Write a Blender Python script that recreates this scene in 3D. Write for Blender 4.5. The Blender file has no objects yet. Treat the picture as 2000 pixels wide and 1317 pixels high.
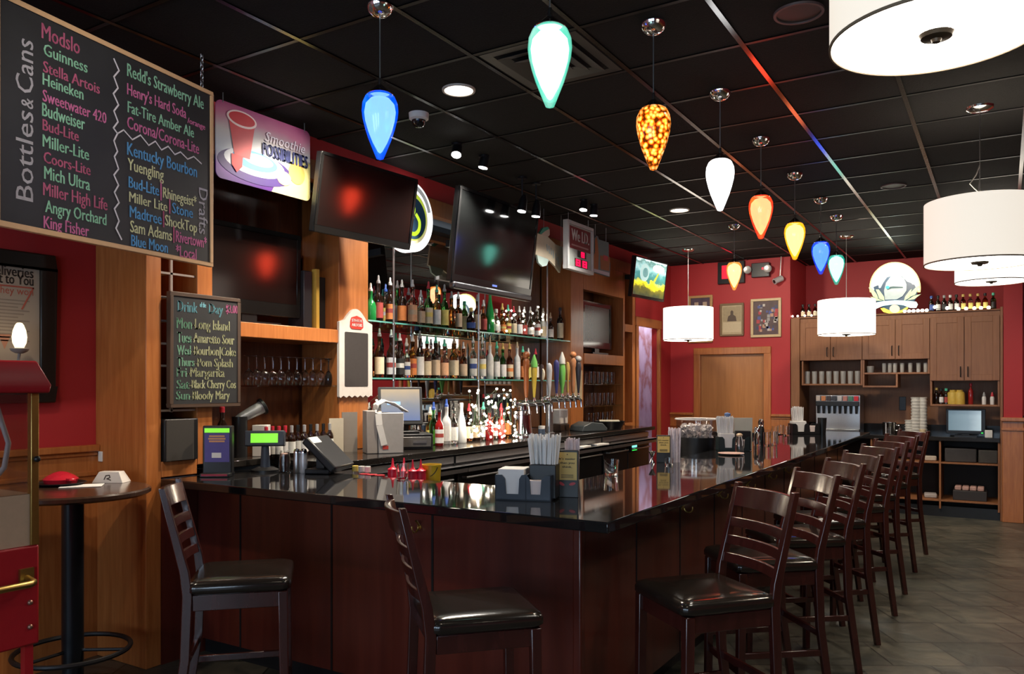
import bpy, bmesh, math, random
from mathutils import Vector, Matrix

sc = bpy.context.scene
COL = sc.collection
random.seed(11)
# ---------------------------------------------------------------- camera, world, light, exposure
F, CX, HY, CAMZ = 1561.0, 1000.0, 755.0, 1.6
TH = math.atan2(960.0, F)
CS, SN = math.cos(TH), math.sin(TH)
cd = bpy.data.cameras.new('camera')
cam = bpy.data.objects.new('camera', cd)
COL.objects.link(cam)
cam.location = (0, 0, CAMZ)
cam.rotation_euler = (math.pi / 2, 0, TH)
cd.sensor_width = 36.0
cd.lens = 36.0 * F / 2000.0
cd.shift_y = (HY - 658.5) / 2000.0
cd.clip_start = 0.05
sc.camera = cam
sc.view_settings.view_transform = 'Standard'
sc.view_settings.look = 'None'
sc.view_settings.gamma = 1.0
sc.view_settings.use_curve_mapping = False
sc.view_settings.exposure = 0.15
sc.cycles.use_denoising = True
sc.cycles.max_bounces = 10
sc.cycles.transmission_bounces = 8
sc.cycles.transparent_max_bounces = 12
sc.cycles.sample_clamp_indirect = 4.0
sc.cycles.caustics_reflective = False
sc.cycles.caustics_refractive = False

world = bpy.data.worlds.new('world')
sc.world = world
world.use_nodes = True
world.node_tree.nodes['Background'].inputs[0].default_value = (0.75, 0.86, 1.0, 1)
world.node_tree.nodes['Background'].inputs[1].default_value = 0.35

def light(name, kind, loc, energy, color, rot=(0, 0, 0), size=0.1, size_y=None, spot=None, blend=0.6):
    ld = bpy.data.lights.new(name, kind)
    ld.energy = energy
    ld.color = color
    if kind == 'AREA':
        ld.size = size
        if size_y:
            ld.shape = 'RECTANGLE'
            ld.size_y = size_y
    else:
        ld.shadow_soft_size = size
    if kind == 'SPOT':
        ld.spot_size = spot
        ld.spot_blend = blend
    o = bpy.data.objects.new(name, ld)
    COL.objects.link(o)
    o.location = loc
    o.rotation_euler = rot
    return o

def aim(o, target):
    o.rotation_euler = (Vector(target) - Vector(o.location)).to_track_quat('-Z', 'Y').to_euler()

# daylight through the front windows behind the viewer
DAY = (0.62, 0.8, 1.0)
for wx in (-3.1, -0.9, 1.3):
    light('daylight', 'AREA', (wx, -3.92, 1.75), 34, DAY, (math.pi / 2, 0, 0), 1.5, 1.9)
# spots at the ceiling downlights, plus added unseen ones without any fixture
CEIL = 3.347
DOWNLIGHTS = []          # (x, y, energy) filled from the spots below, built and added alike
WARM = (1.0, 0.83, 0.62)
for (dx, dy, e) in ((-2.98, 4.04, 170), (-2.55, 7.15, 200), (-0.82, 3.88, 60), (-0.82, 7.67, 70), (-3.45, 1.3, 62), (-0.55, 1.0, 22),
                    (1.2, 4.3, 70), (1.2, 7.6, 70), (-1.6, -1.2, 30), (1.6, 0.6, 25), (1.3, 10.2, 60)):
    DOWNLIGHTS.append((dx, dy))
    light('downlight_and_fill_beam', 'SPOT', (dx, dy, CEIL - 0.03), e, WARM, (0, 0, 0), 0.06, None, math.radians(125), 0.7)

# ---------------------------------------------------------------- pixel ray helpers: where a sight line meets a real plane
def _ray(u, v):
    r, up = (u - CX) / F, (HY - v) / F
    return r * CS - SN, r * SN + CS, up

def aX(u, v, X):
    a, b, c = _ray(u, v)
    t = X / a
    return Vector((X, b * t, CAMZ + c * t))

def aY(u, v, Y):
    a, b, c = _ray(u, v)
    t = Y / b
    return Vector((a * t, Y, CAMZ + c * t))

def aZ(u, v, Z):
    a, b, c = _ray(u, v)
    t = (Z - CAMZ) / c
    return Vector((a * t, b * t, Z))

# ---------------------------------------------------------------- materials
def lin(c):
    if isinstance(c, str):
        c = tuple(int(c[i:i + 2], 16) / 255 for i in (0, 2, 4))
        c = tuple(x / 12.92 if x <= 0.04045 else ((x + 0.055) / 1.055) ** 2.4 for x in c)
    return tuple(c)[:3]

_M = {}
def mat(name, col=(0.5, 0.5, 0.5), rough=0.5, metal=0.0, emit=None, es=0.0, trans=0.0, ior=1.45, spec=0.5,
        noise=0.1, nscale=30.0, bump=0.0, coat=0.0, alpha=1.0):
    if name in _M:
        return _M[name]
    m = bpy.data.materials.new(name)
    m.use_nodes = True
    nt = m.node_tree
    b = nt.nodes['Principled BSDF']
    c = lin(col)
    b.inputs['Base Color'].default_value = (*c, 1)
    b.inputs['Roughness'].default_value = rough
    b.inputs['Metallic'].default_value = metal
    b.inputs['IOR'].default_value = ior
    b.inputs['Specular IOR Level'].default_value = spec
    b.inputs['Transmission Weight'].default_value = trans
    b.inputs['Coat Weight'].default_value = coat
    b.inputs['Coat Roughness'].default_value = 0.08
    b.inputs['Alpha'].default_value = alpha
    if emit is not None:
        b.inputs['Emission Color'].default_value = (*lin(emit), 1)
        b.inputs['Emission Strength'].default_value = es
    if noise and not trans:
        tc = nt.nodes.new('ShaderNodeTexCoord')
        n = nt.nodes.new('ShaderNodeTexNoise')
        n.inputs['Scale'].default_value = nscale
        n.inputs['Detail'].default_value = 3
        nt.links.new(tc.outputs['Object'], n.inputs['Vector'])
        mx = nt.nodes.new('ShaderNodeMix')
        mx.data_type = 'RGBA'
        mx.inputs[6].default_value = (*[x * (1 - noise) for x in c], 1)
        mx.inputs[7].default_value = (*[min(1, x * (1 + noise)) for x in c], 1)
        nt.links.new(n.outputs['Fac'], mx.inputs[0])
        nt.links.new(mx.outputs[2], b.inputs['Base Color'])
        if bump:
            bp = nt.nodes.new('ShaderNodeBump')
            bp.inputs['Strength'].default_value = bump
            bp.inputs['Distance'].default_value = 0.01
            nt.links.new(n.outputs['Fac'], bp.inputs['Height'])
            nt.links.new(bp.outputs['Normal'], b.inputs['Normal'])
    _M[name] = m
    return m

def wood(name, c1, c2, rough=0.35, grain=(30, 30, 2.2), coat=0.2, world=True):
    if name in _M:
        return _M[name]
    m = bpy.data.materials.new(name)
    m.use_nodes = True
    nt = m.node_tree
    b = nt.nodes['Principled BSDF']
    b.inputs['Roughness'].default_value = rough
    b.inputs['Coat Weight'].default_value = coat
    b.inputs['Coat Roughness'].default_value = 0.15
    tc = nt.nodes.new('ShaderNodeTexCoord')
    mp = nt.nodes.new('ShaderNodeMapping')
    mp.inputs['Scale'].default_value = grain
    n = nt.nodes.new('ShaderNodeTexNoise')
    n.inputs['Scale'].default_value = 1.6
    n.inputs['Detail'].default_value = 6
    n.inputs['Distortion'].default_value = 0.5
    rp = nt.nodes.new('ShaderNodeValToRGB')
    rp.color_ramp.elements[0].position = 0.3
    rp.color_ramp.elements[0].color = (*lin(c1), 1)
    rp.color_ramp.elements[1].position = 0.7
    rp.color_ramp.elements[1].color = (*lin(c2), 1)
    nt.links.new(tc.outputs['Object'], mp.inputs['Vector'])
    nt.links.new(mp.outputs['Vector'], n.inputs['Vector'])
    nt.links.new(n.outputs['Fac'], rp.inputs['Fac'])
    nt.links.new(rp.outputs['Color'], b.inputs['Base Color'])
    _M[name] = m
    return m

def glass(name, col=(0.9, 0.95, 0.95), rough=0.02, ior=1.45):
    return mat(name, col, rough, trans=1.0, ior=ior, noise=0)

def lampglass(name, cols, mix=0.45, es=1.2, mottled=False, scale=14.0):
    """Art glass that lets part of the bulb behind it through and glows with its own colour."""
    if name in _M:
        return _M[name]
    m = bpy.data.materials.new(name)
    m.use_nodes = True
    nt = m.node_tree
    nt.nodes.clear()
    out = nt.nodes.new('ShaderNodeOutputMaterial')
    e = nt.nodes.new('ShaderNodeEmission')
    t = nt.nodes.new('ShaderNodeBsdfTransparent')
    g = nt.nodes.new('ShaderNodeBsdfGlossy')
    g.inputs['Roughness'].default_value = 0.1
    mx = nt.nodes.new('ShaderNodeMixShader')
    mg = nt.nodes.new('ShaderNodeMixShader')
    mg.inputs[0].default_value = 0.04
    tc = nt.nodes.new('ShaderNodeTexCoord')
    if mottled:
        n = nt.nodes.new('ShaderNodeTexVoronoi')
        n.inputs['Scale'].default_value = scale
        src = n.outputs['Distance']
    else:
        mp = nt.nodes.new('ShaderNodeMapping')
        mp.inputs['Scale'].default_value = (1, 1, 0.5)
        nt.links.new(tc.outputs['Object'], mp.inputs['Vector'])
        n = nt.nodes.new('ShaderNodeTexNoise')
        n.inputs['Scale'].default_value = scale
        n.inputs['Detail'].default_value = 4
        src = n.outputs['Fac']
    if mottled:
        nt.links.new(tc.outputs['Object'], n.inputs['Vector'])
    else:
        nt.links.new(mp.outputs['Vector'], n.inputs['Vector'])
    rp = nt.nodes.new('ShaderNodeValToRGB')
    el = rp.color_ramp.elements
    while len(el) < len(cols):
        el.new(0.5)
    for k, (p, c) in enumerate(cols):
        el[k].position = p
        el[k].color = (*lin(c), 1)
    nt.links.new(src, rp.inputs['Fac'])
    nt.links.new(rp.outputs['Color'], e.inputs['Color'])
    e.inputs['Strength'].default_value = es
    if mottled:
        nt.links.new(rp.outputs['Color'], t.inputs['Color'])
    mx.inputs[0].default_value = 1 - mix
    nt.links.new(t.outputs[0], mx.inputs[1])
    nt.links.new(e.outputs[0], mx.inputs[2])
    nt.links.new(mx.outputs[0], mg.inputs[1])
    nt.links.new(g.outputs[0], mg.inputs[2])
    nt.links.new(mg.outputs[0], out.inputs['Surface'])
    _M[name] = m
    return m

def ramp_mat(name, stops, axis=2, rough=0.4, es=0.0, noise=0.0, nscale=4.0, lo=0.0, hi=1.0):
    """Printed picture: colours along one generated axis, wobbled by noise."""
    if name in _M:
        return _M[name]
    m = bpy.data.materials.new(name)
    m.use_nodes = True
    nt = m.node_tree
    b = nt.nodes['Principled BSDF']
    b.inputs['Roughness'].default_value = rough
    tc = nt.nodes.new('ShaderNodeTexCoord')
    sp = nt.nodes.new('ShaderNodeSeparateXYZ')
    nt.links.new(tc.outputs['Generated'], sp.inputs[0])
    n = nt.nodes.new('ShaderNodeTexNoise')
    n.inputs['Scale'].default_value = nscale
    n.inputs['Detail'].default_value = 4
    nt.links.new(tc.outputs['Generated'], n.inputs['Vector'])
    ma = nt.nodes.new('ShaderNodeMath')
    ma.operation = 'MULTIPLY_ADD'
    nt.links.new(n.outputs['Fac'], ma.inputs[0])
    ma.inputs[1].default_value = noise
    nt.links.new(sp.outputs[axis], ma.inputs[2])
    mb = nt.nodes.new('ShaderNodeMath')
    mb.operation = 'SUBTRACT'
    nt.links.new(ma.outputs[0], mb.inputs[0])
    mb.inputs[1].default_value = noise * 0.5
    rp = nt.nodes.new('ShaderNodeValToRGB')
    el = rp.color_ramp.elements
    while len(el) < len(stops):
        el.new(0.5)
    for k, (p, c) in enumerate(stops):
        el[k].position = p
        el[k].color = (*lin(c), 1)
    nt.links.new(mb.outputs[0], rp.inputs['Fac'])
    nt.links.new(rp.outputs['Color'], b.inputs['Base Color'])
    if es:
        nt.links.new(rp.outputs['Color'], b.inputs['Emission Color'])
        b.inputs['Emission Strength'].default_value = es
    _M[name] = m
    return m

# ---------------------------------------------------------------- mesh builder
class MB:
    def __init__(s):
        s.v = []
        s.f = []

    def add(s, vs, fs):
        b = len(s.v)
        s.v += [Vector(p) for p in vs]
        s.f += [[i + b for i in f] for f in fs]
        return s

    def box(s, x0, x1, y0, y1, z0, z1):
        return s.add([(x0, y0, z0), (x1, y0, z0), (x1, y1, z0), (x0, y1, z0), (x0, y0, z1), (x1, y0, z1), (x1, y1, z1), (x0, y1, z1)],
                     [(0, 3, 2, 1), (4, 5, 6, 7), (0, 1, 5, 4), (1, 2, 6, 5), (2, 3, 7, 6), (3, 0, 4, 7)])

    def mbox(s, M, sx, sy, sz):
        vs = [M @ Vector((a * sx / 2, b * sy / 2, c * sz / 2)) for c in (-1, 1) for a, b in ((-1, -1), (1, -1), (1, 1), (-1, 1))]
        return s.add(vs, [(0, 3, 2, 1), (4, 5, 6, 7), (0, 1, 5, 4), (1, 2, 6, 5), (2, 3, 7, 6), (3, 0, 4, 7)])

    def bar(s, p0, p1, w, h, up=(0, 0, 1), w1=None, h1=None):
        p0, p1 = Vector(p0), Vector(p1)
        d = (p1 - p0).normalized()
        x = d.cross(Vector(up))
        if x.length < 1e-5:
            x = d.cross(Vector((1, 0, 0)))
        x.normalize()
        y = x.cross(d)
        w1 = w1 or w
        h1 = h1 or h
        vs = [p + x * a * ww / 2 + y * b * hh / 2 for p, ww, hh in ((p0, w, h), (p1, w1, h1)) for a, b in ((-1, -1), (1, -1), (1, 1), (-1, 1))]
        return s.add(vs, [(0, 3, 2, 1), (4, 5, 6, 7), (0, 1, 5, 4), (1, 2, 6, 5), (2, 3, 7, 6), (3, 0, 4, 7)])

    def cyl(s, p0, p1, r0, r1=None, n=16):
        return s.tube([p0, p1], [r0, r0 if r1 is None else r1], n)

    def tube(s, pts, r, n=8, closed=False):
        pts = [Vector(p) for p in pts]
        rs = r if isinstance(r, (list, tuple)) else [r] * len(pts)
        m = len(pts)
        vs, fs = [], []
        prev = None
        for i, p in enumerate(pts):
            if closed:
                d = (pts[(i + 1) % m] - pts[i - 1]).normalized()
            else:
                d = (pts[min(i + 1, m - 1)] - pts[max(i - 1, 0)]).normalized()
            if prev is None:
                a = Vector((0, 0, 1)) if abs(d.z) < 0.9 else Vector((1, 0, 0))
                x = d.cross(a).normalized()
            else:
                x = (prev - d * prev.dot(d)).normalized()
            prev = x
            y = d.cross(x)
            vs += [p + (x * math.cos(2 * math.pi * k / n) + y * math.sin(2 * math.pi * k / n)) * rs[i] for k in range(n)]
        for i in range(m if closed else m - 1):
            j = (i + 1) % m
            for k in range(n):
                fs.append((i * n + k, i * n + (k + 1) % n, j * n + (k + 1) % n, j * n + k))
        if not closed:
            fs.append(tuple(range(n - 1, -1, -1)))
            fs.append(tuple((m - 1) * n + k for k in range(n)))
        return s.add(vs, fs)

    def lathe(s, prof, c=(0, 0, 0), n=20, M=None, closed=False, sq=1.0, arc=None):
        """prof: (r, z) pairs; closed joins last to first (a shell)."""
        c = Vector(c)
        vs, fs = [], []
        m = len(prof)
        full = arc is None
        cols = n if full else n + 1
        for r, z in prof:
            for k in range(cols):
                a = 2 * math.pi * k / n if full else arc[0] + (arc[1] - arc[0]) * k / n
                ca, sa = math.cos(a), math.sin(a)
                q = 1.0
                if sq < 1.0:
                    q = 1.0 / max(abs(ca), abs(sa)) * (1 - sq) + sq
                p = Vector((r * q * ca, r * q * sa, z))
                vs.append((M @ p if M else p) + c)
        for i in range(m if closed else m - 1):
            j = (i + 1) % m
            for k in range(n):
                k2 = (k + 1) % cols if full else k + 1
                fs.append((i * cols + k, i * cols + k2, j * cols + k2, j * cols + k))
        if not closed and full:
            if prof[0][0] > 1e-6:
                fs.append(tuple(range(cols - 1, -1, -1)))
            if prof[-1][0] > 1e-6:
                fs.append(tuple((m - 1) * cols + k for k in range(cols)))
        return s.add(vs, fs)

    def prism(s, poly, o, u, v, depth):
        """poly in (u, v) coordinates pushed out along u x v by depth."""
        o, u, v = Vector(o), Vector(u), Vector(v)
        n = u.cross(v).normalized() * depth
        k = len(poly)
        a = [o + u * x + v * y for x, y in poly]
        return s.add(a + [p + n for p in a], [tuple(range(k - 1, -1, -1)), tuple(range(k, 2 * k))] +
                     [(i, (i + 1) % k, (i + 1) % k + k, i + k) for i in range(k)])

    def sphere(s, c, r, n=12, m=8, sz=1.0):
        return s.lathe([(r * math.sin(math.pi * i / m), -r * sz * math.cos(math.pi * i / m)) for i in range(m + 1)], c, n)

def ellipse(cx, cy, rx, ry, n=28, a0=0.0, a1=2 * math.pi):
    full = abs(a1 - a0 - 2 * math.pi) < 1e-6
    k = n if full else n + 1
    return [(cx + rx * math.cos(a0 + (a1 - a0) * i / n), cy + ry * math.sin(a0 + (a1 - a0) * i / n)) for i in range(k)]

def rrect(x0, x1, y0, y1, r, n=5):
    out = []
    for cx, cy, a in ((x1 - r, y1 - r, 0), (x0 + r, y1 - r, 90), (x0 + r, y0 + r, 180), (x1 - r, y0 + r, 270)):
        out += [(cx + r * math.cos(math.radians(a + 90 * i / n)), cy + r * math.sin(math.radians(a + 90 * i / n))) for i in range(n + 1)]
    return out

def mesh_of(name, mb, off=None, smooth=35, weld=True):
    me = bpy.data.meshes.new(name)
    vs = [p - off for p in mb.v] if off is not None else mb.v
    me.from_pydata([tuple(p) for p in vs], [], mb.f)
    bm = bmesh.new()
    bm.from_mesh(me)
    if weld:
        bmesh.ops.remove_doubles(bm, verts=bm.verts, dist=1e-5)
    bmesh.ops.recalc_face_normals(bm, faces=bm.faces)
    bm.to_mesh(me)
    bm.free()
    if smooth:
        me.polygons.foreach_set('use_smooth', [True] * len(me.polygons))
        me.set_sharp_from_angle(angle=math.radians(smooth))
    return me

def tag(o, label=None, cat=None, group=None, kind=None):
    if label: o['label'] = label
    if cat: o['category'] = cat
    if group: o['group'] = group
    if kind: o['kind'] = kind
    return o

def bevel(o, w, seg=2):
    md = o.modifiers.new('edge', 'BEVEL')
    md.width = w
    md.segments = seg
    md.limit_method = 'ANGLE'
    md.angle_limit = math.radians(40)
    md.harden_normals = False
    return o

def thing(name, label, cat, loc=(0, 0, 0), rz=0.0, group=None):
    o = bpy.data.objects.new(name, None)
    o.empty_display_size = 0.1
    COL.objects.link(o)
    o.location = loc
    o.rotation_euler = (0, 0, rz)
    return tag(o, label, cat, group)

def part(name, mb, m, parent, bev=0, smooth=35, label=None, world=True, weld=True):
    """A child mesh. world=True: mb holds scene coordinates of an unrotated thing; False: mb is in the thing's own frame."""
    off = None
    if world:
        root = parent
        while root.parent:
            root = root.parent
        off = Vector(root.location)
    o = bpy.data.objects.new(name, mesh_of(name, mb, off, smooth, weld))
    COL.objects.link(o)
    o.data.materials.append(m)
    o.parent = parent
    if bev:
        bevel(o, bev)
    if label:
        o['label'] = label
    return o

def solo(name, label, cat, mb, m, loc=(0, 0, 0), rz=0.0, group=None, bev=0, smooth=35, world=False, weld=True):
    o = bpy.data.objects.new(name, mesh_of(name, mb, Vector(loc) if world else None, smooth, weld))
    COL.objects.link(o)
    o.data.materials.append(m)
    o.location = loc
    o.rotation_euler = (0, 0, rz)
    if bev:
        bevel(o, bev)
    return tag(o, label, cat, group)

def struct(name, mb, m, parent=None, bev=0, smooth=35):
    o = bpy.data.objects.new(name, mesh_of(name, mb, None, smooth))
    COL.objects.link(o)
    o.data.materials.append(m)
    if parent:
        o.parent = parent
    else:
        o['kind'] = 'structure'
    if bev:
        bevel(o, bev)
    return o

def kids(o):
    return [c for c in bpy.data.objects if c.parent == o]

def copy_tree(o, parent=None):
    ch = kids(o)
    c = o.copy()
    COL.objects.link(c)
    c.parent = parent
    for x in ch:
        copy_tree(x, c)
    return c

_G = {}
def glyphs(s):
    if s not in _G:
        cu = bpy.data.curves.new('glyphs', 'FONT')
        cu.body = s
        cu.resolution_u = 2
        o = bpy.data.objects.new('glyphs', cu)
        me = bpy.data.meshes.new_from_object(o)
        vs = [(p.co.x, p.co.y) for p in me.vertices]
        fs = [tuple(f.vertices) for f in me.polygons]
        bpy.data.objects.remove(o)
        bpy.data.curves.remove(cu)
        bpy.data.meshes.remove(me)
        _G[s] = (vs, fs)
    return _G[s]

def write(mb, s, o, u, v, w, h, slant=0.0, bold=0.0):
    """Flat lettering from baseline point o along unit vectors u (reading) and v (up): w wide, capitals h tall."""
    vs, fs = glyphs(s)
    if not vs:
        return mb
    x0 = min(p[0] for p in vs)
    x1 = max(p[0] for p in vs)
    o, u, v = Vector(o), Vector(u), Vector(v)
    kx = w / max(1e-6, x1 - x0)
    ky = h / 0.69
    jit = lambda x, y: y + slant * x
    for dx in ([0.0] if not bold else [-bold, bold]):
        mb.add([o + u * ((x - x0) * kx + dx + slant * y * ky) + v * (y * ky) for x, y in vs], fs)
    return mb

def stroke(mb, pts, w, n, d=0.0012):
    """A flat chalk or paint stroke of width w along 3-D points on a plane with normal n."""
    pts = [Vector(p) for p in pts]
    n = Vector(n).normalized()
    for a, b in zip(pts, pts[1:]):
        t = (b - a).normalized()
        s = n.cross(t) * w / 2
        a2, b2 = a - t * w * 0.3, b + t * w * 0.3
        mb.add([a2 - s, b2 - s, b2 + s, a2 + s, a2 - s + n * d, b2 - s + n * d, b2 + s + n * d, a2 + s + n * d],
               [(0, 3, 2, 1), (4, 5, 6, 7), (0, 1, 5, 4), (1, 2, 6, 5), (2, 3, 7, 6), (3, 0, 4, 7)])
    return mb

ORD = ['first', 'second', 'third', 'fourth', 'fifth', 'sixth', 'seventh', 'eighth', 'ninth', 'tenth', 'eleventh', 'twelfth',
       'thirteenth', 'fourteenth', 'fifteenth', 'sixteenth', 'seventeenth', 'eighteenth', 'nineteenth', 'twentieth',
       'twenty-first', 'twenty-second', 'twenty-third', 'twenty-fourth', 'twenty-fifth', 'twenty-sixth', 'twenty-seventh',
       'twenty-eighth', 'twenty-ninth', 'thirtieth', 'thirty-first', 'thirty-second', 'thirty-third', 'thirty-fourth']

# shared materials
W_OR = wood('orange_wood', (0.37, 0.115, 0.028), (0.49, 0.175, 0.048))
W_CAB = wood('cabinet_wood', (0.24, 0.092, 0.033), (0.31, 0.125, 0.048), rough=0.5, coat=0.05)
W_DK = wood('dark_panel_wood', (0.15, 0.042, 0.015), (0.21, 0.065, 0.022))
W_MAH = wood('mahogany', (0.072, 0.012, 0.008), (0.118, 0.022, 0.013), rough=0.28, grain=(9, 9, 0.7), coat=0.5)
W_STOOL = wood('stool_wood', (0.032, 0.007, 0.006), (0.055, 0.012, 0.010), rough=0.25, grain=(20, 20, 4), coat=0.6)
RED = mat('red_paint', (0.43, 0.026, 0.030), 0.55, noise=0.08, nscale=3)
BLK = mat('black_plastic', (0.012, 0.012, 0.013), 0.35)
BLKM = mat('black_metal', (0.01, 0.01, 0.012), 0.4, metal=0.2)
GRANITE = mat('black_granite', (0.010, 0.010, 0.011), 0.045, spec=0.8, noise=0.6, nscale=180)
CHROME = mat('chrome', (0.75, 0.75, 0.76), 0.12, metal=1.0)
STEEL = mat('brushed_steel', (0.5, 0.5, 0.5), 0.32, metal=1.0, nscale=60)
BRASS = mat('brass', (0.55, 0.38, 0.12), 0.35, metal=1.0)
WHITE = mat('white_paper', (0.75, 0.74, 0.71), 0.7, noise=0.04)
LEATHER = mat('black_leather', (0.016, 0.012, 0.010), 0.16, spec=0.8, noise=0.3, nscale=60, bump=0.02)
SCREEN = mat('dark_screen', (0.010, 0.009, 0.010), 0.12, spec=0.9, noise=0.02)
CLEAR = glass('clear_glass', (0.96, 0.98, 0.97), 0.01)
def sheet_glass(name, tint, refl=.10, rough=.03):
    m = bpy.data.materials.new(name)
    m.use_nodes = True
    nt = m.node_tree
    nt.nodes.clear()
    o_, tr, gl, mx = [nt.nodes.new(x) for x in ('ShaderNodeOutputMaterial', 'ShaderNodeBsdfTransparent', 'ShaderNodeBsdfGlossy', 'ShaderNodeMixShader')]
    tr.inputs[0].default_value = (*tint, 1)
    gl.inputs['Roughness'].default_value = rough
    mx.inputs[0].default_value = refl
    nt.links.new(tr.outputs[0], mx.inputs[1])
    nt.links.new(gl.outputs[0], mx.inputs[2])
    nt.links.new(mx.outputs[0], o_.inputs[0])
    return m
SHELFG = sheet_glass('shelf_glass', (.80, .93, .88), .14)
GEDGE = mat('green_glass_edge', (.10, .36, .30), .12, coat=.8, noise=.3, nscale=9)

# ================================================================ SETTING
XL, XF, YB, YR = -4.61, -4.12, 11.10, 12.10     # left wall, back-bar front plane, door wall, recess wall
XR, YN = 4.2, -4.0

def tile_floor():
    m = bpy.data.materials.new('slate_tile')
    m.use_nodes = True
    nt = m.node_tree
    b = nt.nodes['Principled BSDF']
    tc = nt.nodes.new('ShaderNodeTexCoord')
    mp = nt.nodes.new('ShaderNodeMapping')
    mp.inputs['Rotation'].default_value = (0, 0, math.radians(-30.5))
    nt.links.new(tc.outputs['Object'], mp.inputs['Vector'])
    br = nt.nodes.new('ShaderNodeTexBrick')
    br.offset = 0.5
    br.inputs['Scale'].default_value = 1.0
    br.inputs['Brick Width'].default_value = 0.42
    br.inputs['Row Height'].default_value = 0.42
    br.inputs['Mortar Size'].default_value = 0.006
    br.inputs['Mortar Smooth'].default_value = 0.4
    br.inputs['Color1'].default_value = (0.105, 0.10, 0.085, 1)
    br.inputs['Color2'].default_value = (0.05, 0.054, 0.047, 1)
    br.inputs['Mortar'].default_value = (0.012, 0.012, 0.011, 1)
    nt.links.new(mp.outputs['Vector'], br.inputs['Vector'])
    n = nt.nodes.new('ShaderNodeTexNoise')
    n.inputs['Scale'].default_value = 5.0
    n.inputs['Detail'].default_value = 8
    n.inputs['Distortion'].default_value = 1.2
    nt.links.new(tc.outputs['Object'], n.inputs['Vector'])
    rp = nt.nodes.new('ShaderNodeValToRGB')
    rp.color_ramp.elements[0].position = 0.3
    rp.color_ramp.elements[0].color = (0.55, 0.58, 0.55, 1)
    rp.color_ramp.elements[1].position = 0.75
    rp.color_ramp.elements[1].color = (1.35, 1.25, 1.1, 1)
    nt.links.new(n.outputs['Fac'], rp.inputs['Fac'])
    mx = nt.nodes.new('ShaderNodeMix')
    mx.data_type = 'RGBA'
    mx.blend_type = 'MULTIPLY'
    mx.inputs[0].default_value = 1.0
    nt.links.new(br.outputs['Color'], mx.inputs[6])
    nt.links.new(rp.outputs['Color'], mx.inputs[7])
    nt.links.new(mx.outputs[2], b.inputs['Base Color'])
    b.inputs['Roughness'].default_value = 0.36
    bp = nt.nodes.new('ShaderNodeBump')
    bp.inputs['Strength'].default_value = 0.35
    bp.inputs['Distance'].default_value = 0.012
    nt.links.new(n.outputs['Fac'], bp.inputs['Height'])
    nt.links.new(bp.outputs['Normal'], b.inputs['Normal'])
    return m

struct('floor', MB().box(-6.4, XR + 0.1, YN - 0.1, YR + 0.1, -0.1, 0), tile_floor())
CEILM = mat('black_ceiling_tile', (0.0085, 0.008, 0.0075), 0.85, spec=0.2, noise=0.5, nscale=140, bump=0.25)
struct('ceiling', MB().box(-6.4, XR + 0.1, YN - 0.1, YR + 0.1, CEIL, CEIL + 0.1), CEILM)
GRIDM = mat('black_grid_metal', (0.085, 0.082, 0.08), 0.2, metal=1.0, noise=0.1)
GRIDX = mat('dark_cross_tee', (0.012, 0.0115, 0.011), 0.4, metal=1.0, noise=0.1)
GX = [-3.64 + 0.6267 * k for k in range(-1, 13)]
GY = [2.863 + 0.6134 * k for k in range(-11, 15)]
g = MB()
for x in GX:
    if x > XF:
        g.box(x - 0.013, x + 0.013, YN, YR, CEIL - 0.007, CEIL)
struct('trim_1', g, GRIDM)
g = MB()
for y in GY:
    g.box(XF if y > 2.75 else XL, XR, y - 0.012, y + 0.012, CEIL - 0.005, CEIL)
struct('trim_2', g, GRIDX)

# left wall (recessed red wall before the back bar), wainscot and chair rail
struct('wall_left', MB().box(XL - 0.1, XL, YN, 2.80, 0, CEIL), RED)
struct('wall_left_wainscot', MB().box(XL, XL + 0.018, YN, 2.76, 0.0, 1.19), W_OR)
g = MB().box(XL, XL + 0.05, YN, 2.757, 1.215, 1.255).box(XL, XL + 0.03, YN, 2.757, 1.19, 1.215).box(XL, XL + 0.028, YN, 2.757, 1.07, 1.10)
struct('trim_3', g, W_OR, bev=0.006)
# red soffit band over the back bar and the wall beyond it with the passage
struct('wall_left_soffit', MB().box(XF - 0.1, XF, 2.76, 9.80, 3.19, CEIL), RED)
g = MB().box(XF - 0.1, XF, 9.80, 9.86, 0, CEIL).box(XF - 0.1, XF, 9.86, 10.62, 2.42, CEIL).box(XF - 0.1, XF, 10.62, YB, 0, CEIL)
struct('wall_left_beyond', g, RED)
g = MB().box(XF - 0.02, XF + 0.02, 9.80, 9.87, 0, 2.50).box(XF - 0.02, XF + 0.02, 10.60, 10.67, 0, 2.50).box(XF - 0.02, XF + 0.025, 9.78, 10.69, 2.40, 2.52)
struct('trim_4', g, W_OR, bev=0.005)
MURAL = ramp_mat('mottled_passage_paint', [(0.25, (0.62, 0.56, 0.66)), (0.5, (0.50, 0.42, 0.54)), (0.62, (0.36, 0.17, 0.16)), (0.8, (0.60, 0.55, 0.68))],
                 axis=2, rough=0.6, noise=1.5, nscale=7)
struct('wall_passage', MB().box(-5.3, -5.2, 9.0, YR, 0, CEIL), MURAL)
struct('wall_passage_end', MB().box(-5.2, XF - 0.1, YB + 0.3, YB + 0.4, 0, CEIL), MURAL)
struct('wall_passage_near', MB().box(-5.2, -4.68, 9.3, 9.4, 0, CEIL), MURAL)
light('passage_lamp', 'POINT', (-4.75, 10.7, 2.9), 40, (0.85, 0.86, 1.0), size=0.12)
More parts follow.
